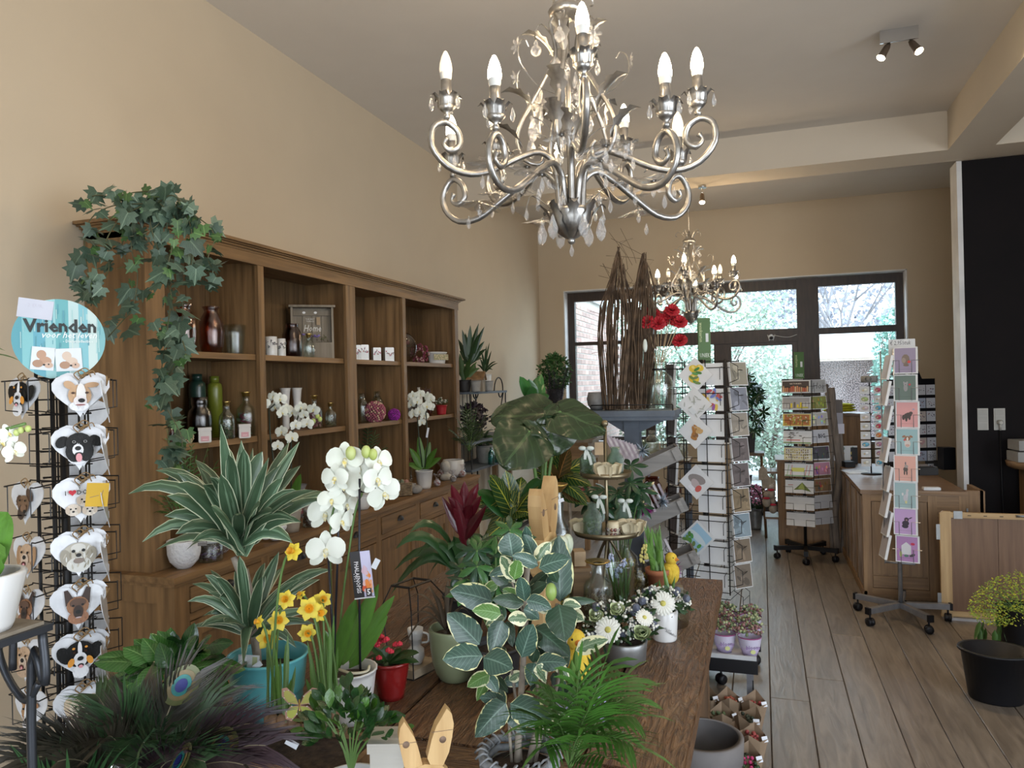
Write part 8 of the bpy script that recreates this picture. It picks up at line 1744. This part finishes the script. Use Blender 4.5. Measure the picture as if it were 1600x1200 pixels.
# cabinet behind rack two
c0_=PZ(1218,858,0); c1_=PZ(1300,872,0)
t=thing('drawer_cabinet','plain brown cabinet end behind the nine row card rack','cabinet',(c0_.x,c0_.y,0)); wz=PD(1218,718,depth(c0_)).z
MB().box(0,.53,0,.45,0,wz-.02).build('body',cw,t); MB().box(-.02,.55,-.02,.47,wz-.02,wz).build('top',cwt,t); MB().box(0,.06,-.01,.0,0,wz-.02).box(.47,.53,-.01,0,0,wz-.02).box(.06,.47,-.01,0,0,.07).box(.06,.47,-.01,0,.2,.26).build('frame',cw,t)
for i,z in enumerate((wz-.12,wz-.55)): MB().box(-.12,-.0,.05,.35,z-.02,z).build('side_shelf',cwt,t)
# knitted toys and fabric shapes hanging at its side
fab=mat('beige_fabric',(.40,.34,.27),.9,ns=40,bump=.4)
for i,(x,y) in enumerate(((1192,735),(1205,752),(1198,748))):
    t=thing('fabric_ornament','beige fabric ornament beside the drawer cabinet, %s one'%['left','right','middle'][i],'decoration',PD(x,y,7.0),0,'beige fabric ornaments'); MB().prism([(0,.05),(-.04,0),(-.04,-.09),(.04,-.09),(.04,0)],-.01,.01).build('shape',fab,t); MB().tube([(0,0,.05),(0,0,.16)],.002,4).build('cord',twine,t)
for i,(x,y,l) in enumerate(((1198,785,'plush toy with a pale head, lower left one'),(1205,772,'plush toy with a red scarf, upper one'),(1208,795,'plush toy sitting lowest beside the cabinet'))):
    t=thing('plush_toy',l,'toy',PD(x,y+6,7.0)); MB().ell((0,0,.04),(.04,.035,.05),9,7).build('body',fab,t); MB().ell((0,0,.11),.03,9,7).ell((-.02,0,.14),.012,6,5).ell((.02,0,.14),.012,6,5).build('head',fab if i!=1 else mat('plush_white',(.6,.55,.5),.9,ns=30),t); MB().ell((0,-.012,.078),(.032,.03,.012),9,6).build('scarf',mat('red_felt',(.5,.03,.06),.9,ns=30),t)
# ---- socket plates
plas=mat('ivory_plastic',(.50,.49,.45),.45,ns=5)
for i,(x0,x1,l) in enumerate(((1528,1544,'pale triple switch plate on the dark wall, left one'),(1553.5,1570.5,'pale triple socket plate on the dark wall with a plug in it'))):
    a=PY(x0,672,6.74); b=PY(x1,638,6.74); t=thing('socket_plate',l,'socket',((a.x+b.x)/2,6.75,(a.z+b.z)/2)); w_=(b.x-a.x)/2; h_=(b.z-a.z)/2
    MB().box(-w_,w_,-.008,0,-h_,h_).build('plate',plas,t)
    for k in range(3): MB().box(-w_*.8,w_*.8,-.011,-.008,-h_*.93+k*h_*.63,-h_*.35+k*h_*.63).build('switch' if i==0 else 'socket_insert',mat('ivory_plastic_dark',(.42,.41,.38),.45,ns=5),t)
cp=V((t.location.x,6.735,t.location.z-.055)); c=thing('power_cable','black power cable plugged in and running down the dark wall','cable',(cp.x,6.735,0))
MB().tube([(0,0,cp.z),(.004,.002,cp.z*.6),(.012,0,.3),(.03,-.01,.01)],.006,6).build('cable',blackpl,c); MB().lathe([(.02,0),(.022,.01),(.012,.04)],14,o=(0,0,0)).build('plug',plas,c).matrix_local=Mx.Translation((0,0,cp.z+.03))@Mx.Rotation(PI/2,4,'X')
MB().tube([(0,-.02,cp.z+.02),(0,-.004,cp.z-.03)],.009,8).build('plug_neck',plas,c)
# ---- low gate
gt=thing('wooden_gate','low pine framed gate with a dark plywood panel and metal brackets','gate',(1.115,5.49,0))
pg_=wood('gate_frame_pine',(.52,.36,.18),(.35,.22,.10),'z',.55); pgx=wood('gate_rail_pine',(.52,.36,.18),(.35,.22,.10),'x',.55); ply=wood('dark_plywood',(.20,.115,.065),(.13,.07,.04),'z',.5)
MB().prism([(-.03,.015),(.035,.015),(.035,.705),(-.012,.705),(-.03,.69)],-.012,.012).build('post',pg_,gt); MB().box(.035,1.1,-.012,.012,.665,.70).build('top_rail',pgx,gt); MB().box(.035,1.1,-.012,.012,.02,.055).build('bottom_rail',pgx,gt)
for i in range(4): MB().box(.036+i*.266,.036+i*.266+.264,-.004,.004,.055,.665).build('panel',ply,gt)
MB().box(.05,.10,-.016,-.012,.66,.71).build('metal_bracket',zincm,gt); MB().box(-.052,-.03,-.014,-.01,.08,.17).box(-.052,-.03,-.014,-.01,.52,.62).build('hinge',zincm,gt); MB().tube([(.4,-.016,.69),(.46,-.02,.69)],.008,6).build('bolt',zincm,gt)
for k in range(4): MB().box(.13+k*.09,.15+k*.09,-.0135,-.012,.68,.684).build('nail_mark',blackpl,gt)
MB().box(-.02,.4,-.03,.03,0,.015).build('base_strip',mat('zinc_strip',(.4,.4,.42),.5,ns=8),gt)
# ---- desk at the right edge with grey cartons
p=PD(1600,720,5.6); t=thing('side_desk','rounded dark wooden desk at the right edge with grey boxes on it','desk',(p.x,p.y,0)); MB().lathe([(.09,p.z-.06),(.13,p.z-.04),(.14,p.z),(.0,p.z)],24,(.02,0,0),cap=False).box(.02,.8,-.14,.14,p.z-.05,p.z).build('top',cwt,t); MB().box(.0,.8,-.08,.12,0,p.z-.06).build('body',cw,t)
cart=mat('grey_carton',(.34,.34,.33),.7,ns=8)
for k,l in enumerate(('lower grey carton at the right edge of the picture','upper grey carton at the right edge of the picture')):
    box_item('grey_carton',l,'box',V((p.x+.035+.008*k,p.y-.02,p.z+.001+k*.085)),.24,.2,.075,cart,.1)
box_item('blue_book','thin blue white book in front of the grey cartons','book',V((p.x+.04,p.y-.13,p.z+.001)),.1,.03,.02,mat('card_blue',(.45,.5,.65),.5,ns=8),.1)
# ---- buckets at the right
p=PZ(1563,1100,0)+V((.0,.06,0)); t=thing('black_bucket','empty oval black plastic bucket on the floor at the right edge','bucket',p); hb2=.235
m=MB(); m.lathe([(0,0),(.10,0),(.108,.01),(.135,hb2),(.148,hb2+.002),(.146,hb2+.012),(.128,hb2+.01),(.10,.02),(0,.015)],36,cap=False); m.v=[(a*1.12,b*.92,c_) for a,b,c_ in m.v]; m.build('body',blackpl,t)
p=PZ(1590,1045,0)+V((.06,.1,0)); t=thing('solidago_bucket','black bucket of bushy yellow green solidago at the right edge','flowers',p); MB().lathe([(.10,0),(.125,.30),(.13,.31),(.12,.30),(.09,.02),(0,.02)],26,cap=False).build('bucket',blackpl,t)
m=MB(); m2=MB(); ms=MB(); DB=depth(p)
for i in range(2600):
    a=U(0,6.28); r=U(0,1)**.5; x=1588+74*r*math.cos(a); y=935+42*r*math.sin(a)+14*abs(math.cos(a)); P=PD(x,y,DB+U(-.16,.14)*1)-V(t.location); d=V((U(-1,1),U(-1,1),U(-.3,1))).normalized()*U(.008,.018); s_=d.orthogonal().normalized()*.004
    (m if i%3 else m2).poly([P,P+d*.5+s_,P+d,P+d*.5-s_])
for i in range(40): e=PD(1588+U(-60,60),U(915,975),DB+U(-.1,.1))-V(t.location); ms.tube(bez((U(-.04,.04),U(-.04,.04),.05),(0,0,.33),e,5),.002,4)
m.build('green_sprays',mat('solidago_green',(.20,.28,.03),.7,ns=20),t,kind='stuff'); m2.build('yellow_sprays',mat('solidago_yellow',(.42,.42,.03),.7,ns=20),t,kind='stuff'); ms.build('stem',stemg,t,kind='stuff')
for i in range(14):
    P=PD(U(1530,1600),U(965,985),DB); blade(t,'leaf',leafmat('willow_leaf',(.08,.18,.04)),P,P+V((U(-.04,.04),U(-.04,.04),-.10)),.03,n=4)
p=PD(1600,1040,4.15); p.z=0; t=thing('tulip_bucket','tulip leaves and a yellow bud in a bucket cut by the right edge','flowers',p+V((.08,0,0))); MB().lathe([(.07,0),(.09,.22),(.085,.22),(.06,.01)],22,cap=False).build('bucket',blackpl,t)
for x,y in((1590,975),(1597,985),(1582,1010),(1600,1000)): blade(t,'leaf',daff,PD(1600,1040,4.15),PD(x,y,4.15+U(-.04,.04)),.05,prof='ovate',fold=.5,n=6,nrm=towardcam(p,.9))
Bo(t).ell(PD(1596,982,4.1),(.016,.016,.026),10,8).build('bud',yel,t); 
# ================================================================ trolley with succulents and craft pots
D_=PZ(1172,1058,0)
TRX=-.215; tr=thing('plant_trolley','low black wheeled trolley of flowering succulents beside the table','trolley',(TRX,3.68,0)); ztr=PD(1150,1024,depth(V((-.13,3.62,.15)))).z
MB().box(-.16,.17,-.12,.36,ztr-.02,ztr-.005).box(-.16,.17,-.125,-.118,ztr-.06,ztr+.0).box(.165,.17,-.12,.36,ztr-.05,ztr).build('frame',blackpl,tr); MB().box(-.155,.165,-.115,.355,ztr-.005,ztr).box(-.155,.165,-.118,-.110,ztr,ztr+.02).build('tray',mat('white_tray',(.55,.56,.58),.5,ns=8),tr)
for x,y in((.13,-.06),(-.12,-.06),(.13,.31),(-.12,.31)):
    m=MB(); m.M=Mx.Translation((x,y,.03))@Mx.Rotation(PI/2,4,'Y'); m.lathe([(.028,-.012),(.03,0),(.028,.012)],16); m.build('caster_wheel',blackpl,tr); MB().box(x-.012,x+.012,y-.015,y+.015,.05,ztr-.06 if ztr>.12 else .06).build('fork',steel,tr)
lil=mat('print_lilac_sleeve',(1,1,1),.5,vc=True,ns=6,c2=(.9,.9,.9)); sc1=mat('sedum_pink',(.30,.16,.15),.8,c2=(.18,.1,.1),ns=40); sc2=mat('sedum_cream',(.42,.46,.28),.8,c2=(.25,.3,.15),ns=40); sc3=mat('sedum_green',(.14,.2,.1),.8,ns=40)
n_=0
for r_ in range(3):
    for c_ in range(3):
        x=-.095+c_*.115; y=-.04+r_*.15+.02*(c_%2); lb_=['nearest row','second row','third row','rear row'][r_]; lc=['left','middle','right'][c_]
        t=thing('potted_sedum','small %s sedum in a lilac printed sleeve, %s %s on the trolley'%(['cream budded','pink budded','greenish'][(r_+c_)%3],lc,lb_),'plant',V((TRX+x,3.68+y,ztr+.001)),0,'sedums on the trolley')
        m=MB(); K=16; h=.085
        for lay,(r0,z0,r1,z1_,cc) in enumerate(((.032,0,.047,h*.5,(.5,.42,.62)),(.047,h*.5,.054,h,(.62,.58,.72)),(.054,h,.055,h+.006,(.35,.08,.22)))): m.lathe([(r0,z0),(r1,z1_)],K,cap=(lay==0),c=cc)
        m.build('sleeve',lil,t); pr=Pr(Mx.Rotation(.3,4,'Z'),-.052,.0004); pr.e(.0,.03,.012,.01,(.55,.58,.25)); pr.text('bloom',0,.05,.018,(.2,.1,.3),.01); pr.build('printed_logo_text',printm,t)
        mm=[MB(),MB(),MB()]
        for i in range(80): a=U(0,6.28); q=U(0,1)**.5*.06; mm[random.choice([0,0,1,2]) if (r_+c_)%3 else random.choice([1,1,2,0])].ell((q*math.cos(a),q*math.sin(a),h+.02+U(0,.045)*(1.2-q*14)),U(.005,.009),5,4)
        mm[0].build('pink_buds',sc1,t,kind='stuff'); mm[1].build('cream_buds',sc2,t,kind='stuff'); mm[2].build('leaves',sc3,t,kind='stuff')
kraft=mat('kraft_sleeve',(.34,.24,.16),.8,c2=(.27,.19,.12),ns=8,bump=.2); 
cols3=[mat('seed_red',(.4,.08,.08),.7,ns=40),sc3,mat('dark_leaf_clump',(.04,.05,.03),.7,ns=40),mat('coral_bloom',(.55,.16,.1),.7,ns=40)]
gp=0
for r_ in range(4):
    for c_ in range(3):
        X=-.30+c_*.105+(r_%2)*.02; Y=2.98+r_*.17
        if X<-.13 and False: continue
        t=thing('kraft_wrapped_plant','plant in a kraft paper sleeve on the floor, %s row, %s'%(['nearest','second','third','farthest'][r_],['by the table','middle','by the aisle'][c_]),'plant',(X,Y,0),U(0,1),'kraft wrapped plants')
        m=MB(); n=m.vs([(.03*math.cos(a*PI/4),.03*math.sin(a*PI/4),0) for a in range(8)]+[((.065 if a%2 else .058)*math.cos(a*PI/4),(.065 if a%2 else .058)*math.sin(a*PI/4),.15+.03*(1 if a%4==1 else 0)) for a in range(8)])
        for a in range(8): b=(a+1)%8; m.face([n+a,n+b,n+8+b,n+8+a],0,None,(1,1,1),False)
        m.build('sleeve',kraft,t); m=MB()
        for i in range(26): a=U(0,6.28); q=U(0,.04); m.ell((q*math.cos(a),q*math.sin(a),.11+U(0,.04)),U(.006,.011),5,4)
        m.build('leaves',cols3[(r_*2+c_)%4],t,kind='stuff'); m=MB(); m.M=Mx.Translation((.03,-.045,.15))@Mx.Rotation(-.5,4,'X'); m.cbox((0,0,0),(.026,.001,.022)); m.build('price_label',tagm,t)
pg3=PD(1100,1160,2.72); pg3.z=0; hG=PD(1113,1148,2.72).z
t=thing('grey_clay_pot','large grey clay pot half under the table edge','pot',(pg3.x,pg3.y,0)); vessel(t,[(.10,0),(.105,.01),(.13,hG*.7),(.138,hG*.72),(.142,hG),(.136,hG+.003)],mat('grey_clay',(.20,.185,.18),.85,c2=(.17,.158,.155),ns=12,bump=.15),'pot',44,th=.014)
p=PD(1150,1205,2.75); p.z=0; t=thing('potted_pink_kalanchoe','pink flowering plant at the bottom edge beside the grey clay pot','plant',p); vessel(t,potprof(.05,.07,.11,.002),blackpl,'pot',22,soilz=.1); m=MB(); m2=MB(); zk=PD(1150,1192,2.75).z
for i in range(110): a=U(0,6.28); q=U(0,1)**.5*.09; (m if i%3 else m2).ell((q*math.cos(a),q*math.sin(a),zk-.02+U(-.02,.02)),U(.006,.010),6,4)
MB().lathe([(.04,.09),(.085,zk-.03),(0,zk-.01)],14,cap=False).build('foliage',sc3,t); m.build('leaves',dgr,t,kind='stuff'); m2.build('pink_flowers',mat('pink_bloom',(.55,.04,.16),.6,ns=30),t,kind='stuff')
# ================================================================ plants by the glazing
random.seed(88)
p=PD(1170,706,7.6); zt2=PD(1170,706,7.6).z; t=thing('plant_stool','small wooden stool with an iron hoop by the glass door','stool',(p.x,p.y,0)); MB().box(-.15,.15,-.13,.13,zt2-.03,zt2).build('seat',lw_,t)
for x in(-.12,.12):
    for y in(-.1,.1): MB().tube([(x,y,zt2-.03),(x*1.25,y*1.25,0)],.014,6).build('leg',lw_,t)
MB().tube(cr([(-.12,0,.2),(-.1,0,.4),(0,0,.5),(.1,0,.4),(.12,0,.2)],4),.006,6).build('hoop',wirem,t)
t=thing('potted_window_plant','dark leafy umbrella plant in a black square pot before the glass door','plant',V((p.x,p.y,zt2+.001))); MB().lathe([(.08,0),(.10,.19),(.095,.19),(.075,.01)],4,cap=False,sq=1).build('pot',fp,t)
pbx=V(t.location)+V((0,0,.16)); Bo(t).tube([pbx,PD(1169,600,7.6),PD(1168,575,7.6)],.007,6).build('stem',bark,t)
for i in range(52):
    y=U(585,678); x=1170+U(-1,1)*(24-abs(y-640)*.22); c=PD(x,y,7.6+U(-.12,.12)); nn=V((U(-1,1),U(-1,0),U(.2,1))).normalized(); r0=U(0,6); h=Bo(t).tube([PD(1170,y+12,7.6),c],.003,4).build('leaf_stalk',stemg,t)
    mm=Bo(t)
    for k in range(6): a=r0+k*PI/3; d=(frame(c,nn.orthogonal(),nn).to_3x3()@V((math.cos(a),math.sin(a),-.2))).normalized(); mm.strip([c,c+d*.045,c+d*.09],[.004,.016,.002],d.cross(nn),fold=.2)
    mm.build('leaflets',sch2.materials[0],h)
def bushy(name,label,cat,px,py,D,z0,rx,rz,ml,n,ls,pot_,mats2=None,hz=None):
    p=PD(px,py,D); t=thing(name,label,cat,(p.x,p.y,z0)); hpot,rp,pm=pot_; vessel(t,potprof(rp*.75,rp,hpot,.003),pm,'pot',22,soilz=hpot-.015); m=MB(); m2=MB(); cz=(hz if hz is not None else hpot+rz*.7)
    for i in range(n):
        a=U(0,6.28); b=U(-1,1); q=math.sqrt(1-b*b)*U(.4,1); P=V((rx*q*math.cos(a),rx*q*math.sin(a),cz+rz*b)); d=V((U(-1,1),U(-1,1),U(-.5,1))).normalized()*ls*U(.6,1.2); s_=d.orthogonal().normalized()*ls*.28
        (m2 if mats2 and b>-.35 and i%4 else m).poly([P,P+d*.5+s_,P+d,P+d*.5-s_],uv=[(.5,0),(1,.5),(.5,1),(0,.5)])
    m.build('foliage',ml,t,kind='stuff')
    if mats2: m2.build('blossoms',mats2,t,kind='stuff')
    return t
bushy('potted_azalea','pink flowering azalea in a grey zinc pot on the floor by the door','plant',1180,828,7.9,0,.20,.12,dgr,1100,.04,(.22,.085,zincm),mat('azalea_pink',(.85,.38,.55),.6,c2=(.7,.25,.42),ns=30),.33)
# long white topped display table under the left window, with glass and plants
a=PY(905,683,7.2); tl=thing('window_table','long pale topped table with a brown drawer under the left window','table',(a.x-.55,7.2,0))
zw=a.z; MB().box(-2.6-a.x+.55,.75,-.3,.25,zw-.03,zw).build('top',gw,tl); MB().box(-2.58-a.x+.55,.70,-.28,.23,zw-.22,zw-.03).build('drawer_box',cwx,tl); [MB().box(x-.025,x+.025,y-.025,y+.025,0,zw-.2).build('leg',cw,tl) for x in(-2.55-a.x+.55,.67) for y in(-.24,.2)]
for i,(px,h,r,l) in enumerate(((880,.16,.05,'turquoise glass vase left on the window table'),(893,.13,.05,'turquoise glass tumbler in the middle of the window table'),(903,.17,.045,'turquoise glass bottle right on the window table'))):
    q=PY(px,690,7.3); glassjar('turquoise_glass',l,V((q.x,7.3,zw+.001)),[(r*.9,0),(r,.01),(r,h)],glass('aqua_glass',(.35,.7,.68),.2),'vase')
q=PY(905,690,7.05); bushy('window_plant','small trailing plant in a pale bowl on the window table','plant',905,690,depth(V((q.x,7.05,1))),zw+.001,.12,.07,dgr,260,.035,(.07,.07,greycer))
q=PY(925,690,7.1); bushy('window_plant','rounded green plant on the right end of the window table','plant',925,690,depth(V((q.x,7.1,1))),zw+.001,.14,.09,dgr,300,.04,(.08,.07,greycer))
# hanging ivy-like plant and black pampas by the left window jamb
hs=thing('tall_plant_stand','tall dark plant stand by the left window jamb','stand',(PD(868,700,8.15).x,PD(868,700,8.15).y,0)); zh=PD(868,628,8.15).z; MB().tube([(0,0,0),(0,0,zh)],.015,8).lathe([(.14,zh-.01),(.14,zh),(0,zh)],20,cap=False).lathe([(.15,0),(.15,.015),(0,.02)],20,cap=False).build('frame',wirem,hs)
t=bushy('jamb_plant','dense small leaved green plant high beside the left window','plant',868,628,8.15,zh+.001,.19,.19,leafmat('jamb_leaf',(.04,.12,.03)),900,.05,(.14,.1,fp),None,.32)
p=PD(862,640,7.9); p.z=0; t=thing('black_pampas','black feathery pampas plumes in front of the left window jamb','dried flowers',p); MB().lathe([(.08,0),(.10,.3),(.06,.75),(.08,.85),(.055,.75),(.07,.02)],22,cap=False).build('vase',fp,t)
pm_=mat('black_plume',(.025,.022,.03),.9,ns=40)
for k in range(9):
    e=PD(862+U(-22,24),U(572,612),7.9+U(-.1,.1)); b=V((p.x,p.y,.8)); P=bez(b,b.lerp(e,.5)+V((0,0,.1)),e,8); o=Bo(t).tube(P,.003,4).build('plume_stem',pm_,t); m=Bo(t)
    for i in range(120): u=U(.5,1); q=int(u*8) if u<1 else 7; c=P[q].lerp(P[min(8,q+1)],u*8-q); d=V((U(-1,1),U(-1,1),U(-.3,.8))).normalized()*U(.02,.06); s_=d.orthogonal().normalized()*.003; m.poly([c-s_,c+d,c+s_])
    m.build('plume',pm_,o,kind='stuff')
# ---- baker's rack of plants between cabinet and back wall
zA=PX(760,611,-2.35).z; YA=PX(760,611,-2.35).y
br=thing('wire_etagere','blue grey wire etagere with scroll ends full of plants beyond the cabinet','shelf',(-2.4,6.05,0))
zB=PX(835,668,-2.35).z; zC_=PX(845,700,-2.3).z
for z,y0,y1 in((zA,-.38,.55),(zB,-.38,.95),(zC_,-.38,1.2)): MB().box(-.2,.12,y0,y1,z-.02,z).build('shelf_board',blu,br)
for y in(-.36,.53): MB().tube([(-.19,y,0),(-.19,y,zA+.25)],.008,6).tube([(.11,y,0),(.11,y,zA)],.006,6).build('upright',wirem,br)
for i in range(9): MB().tube([(-.19,-.34+i*.108,zC_),(-.19,-.34+i*.108,zA+.22)],.003,4).build('back_wire',wirem,br)
MB().tube([(-.19,-.36,zA+.22),(-.19,.53,zA+.22)],.005,5).build('back_rail',wirem,br)
def scroll(x,y,z,r,sg): 
    P=[(x,y+sg*(r*(1-.055*i)*math.cos(PI-i*.42)+r),z+r*(1-.055*i)*math.sin(i*.42)*1.0) for i in range(15)]; MB().tube(cr(P,2),.006,5).build('scroll',wirem,br)
scroll(.10,.25,zA,.15,1); scroll(.10,-.38,zA,.15,1); scroll(.10,.75,zB,.12,1)
MB().tube([(.1,.5,zA-.02),(.1,.3,zA-.35)],.006,5).build('brace',wirem,br)
def er(px,z,X=-2.36): # point on etagere shelf
    q=PX(px,600,X); return V((X,min(max(q.y,5.75),6.55 if z>zB+.1 else 7.1),z+.001))
def epot(name,label,px,z,r,h,m_,tips,ml,w,base,prof='lance',lift=.04,X=-2.36):
    p=er(px,z,X); t=thing(name,label,'plant',p); vessel(t,potprof(r*.8,r,h,.002),m_,'pot',20,soilz=h-.01); D=depth(p); b=p+V((0,0,h))
    if base: q=PD(*base,D); Bo(t).tube([b,q],.008,6).build('stem',bark,t)
    else: q=b
    for x,y in tips: blade(t,'leaf',ml,q+V((0,U(-.02,.02),U(-.05,.02))),PD(x,y,D+U(-.12,.12)),w,lift=lift,prof=prof,fold=.25,nrm=towardcam(q,.6),n=5)
    return t
dkl=leafmat('dark_blade',(.035,.08,.03),rough=.35)
epot('potted_yucca','spiky dark dracaena on the top shelf of the etagere',733,zA,.07,.14,MATS['turquoise_enamel'],[(757,510),(748,505),(735,508),(722,515),(716,530),(757,533),(760,545),(718,548),(728,560),(748,522),(727,520),(755,560),(716,570)],dkl,.05,(733,565))
epot('potted_cane_plant','second spiky plant with arching leaves low on the top shelf',722,zA,.06,.1,fp,[(718,552),(735,560),(745,565),(716,580),(750,575),(728,575),(712,560)],leafmat('mid_blade',(.07,.14,.04)),.05,None)
epot('potted_kentia','tall slender feathery plant in a white square pot on the top shelf',758,zA,.06,.15,whitecer,[(765,535),(760,540),(752,548),(768,548),(775,565),(750,560),(770,578),(745,570),(762,560),(778,567)],dkl,.02,(757,580))
q=er(745,zA,-2.28); t=thing('birdhouse','small brown wooden birdhouse on the top shelf of the etagere','birdhouse',q,PI/2+.2); MB().box(-.07,.07,-.06,.06,0,.10).prism([(-.07,.10),(.07,.10),(0,.15)],-.06,.06).build('body',gw,t); MB().prism([(-.085,.095),(0,.158),(.085,.095),(.085,.105),(0,.17),(-.085,.105)][::-1],-.075,.075).build('roof',cw,t); MB().lathe([(.014,0),(0,.001)],12,cap=False).build('entrance_hole',blackpl,t).matrix_local=Mx.Translation((0,-.0605,.085))@Mx.Rotation(PI/2,4,'X')
for px,l in ((727,'small grey tin pot left of the birdhouse'),(763,'small grey cup right of the birdhouse')): q=er(px,zA,-2.26); t=thing('grey_tin_pot',l,'pot',q); vessel(t,potprof(.035,.045,.09,.002),greycer,'pot',18)
for px,l in ((778,'small cactus in a terracotta pot on the second shelf, left one'),(790,'small cactus in a terracotta pot on the second shelf, right one')):
    q=er(px,zB,-2.3); t=thing('potted_cactus',l,'plant',q); vessel(t,potprof(.03,.042,.07,.004),terra,'pot',18,soilz=.06); MB().ell((0,0,.09),(.022,.022,.035),8,6).build('cactus',MATS['cactus_green'],t)
q=er(765,zB,-2.4); bushy('purple_leaf_plant','dark purple leaved plant on the second shelf of the etagere','plant',740,665,depth(V((-2.36,5.95,1.3))),zB+.001,.14,.12,mat('purple_leaf',(.05,.03,.05),.5,c2=(.02,.02,.02),ns=20),260,.06,(.1,.07,fp))
epot('chlorophytum','drooping narrow leaved plant in a tall grey square pot beyond the cabinet',757,zC_,.09,.16,greycer,[(735,680),(742,670),(752,665),(765,672),(775,685),(772,705),(740,700),(730,690),(760,690),(778,700),(748,690)],dkl,.03,(752,690),lift=.06)
q=PX(735,742,-2.28); t=palm('potted_fern_palm','feathery palm in a round white pot at the far end of the cabinet',V((-2.33,5.40,.881)),([(.045,0),(.075,.03),(.085,.07),(.085,.13),(.082,.135)],whitecer),[(733,705,x,y,d,.03) for x,y,d in ((715,655,0),(728,640,.05),(745,640,0),(758,650,.05),(705,672,.0),(715,685,-.1),(765,672,-.05),(760,690,-.08),(722,670,-.1),(740,660,-.1),(735,640,.1),(750,675,.1))],pf2,depth(V((-2.33,5.4,1))),.008,.08,8)
t=thing('small_birdhouse','little white peaked house figure beyond the grey square pot','birdhouse',er(768,zC_,-2.33),PI/2+.3); MB().box(-.04,.04,-.03,.03,0,.12).build('body',gw,t); MB().prism([(-.055,.11),(0,.17),(.055,.11),(.05,.10),(0,.155),(-.05,.10)],-.04,.04).build('roof',cw,t)
for px,l in((765,'slim aqua bottle beside the grey square pot'),(775,'aqua bottle right of the slim aqua bottle'),(790,'aqua glass vase on the lowest etagere shelf'),(803,'aqua tumbler at the far end of the lowest shelf')): glassjar('aqua_bottle',l,er(px,zC_,-2.27),BOT(.03,.15,.012,.02),MATS['aqua_glass'],'bottle')
# webcam on the door frame
p=PY(1205,527,9.12); t=thing('round_camera','small white round device clipped on the door frame','camera',p); MB().ell((0,0,0),(.035,.03,.035),14,10).tube([(-.04,0,.03),(-.02,0,-.04)],.005,5).tube([(.04,0,.03),(.02,0,-.04)],.005,5).build('body',whitecer,t); MB().ell((0,-.02,-.008),(.022,.016,.022),12,8).build('lens',blackpl,t); MB().tube(cr([(.04,0,.02),(.12,-.01,0),(.2,-.01,-.005),(.28,0,.02)],4),.003,5).build('cable',whitecer,t)
# every loose sticker is named and described
for o in list(sc.objects):
    if o.name.startswith('price_sticker') and o.parent and 'category' in o: del o['category']
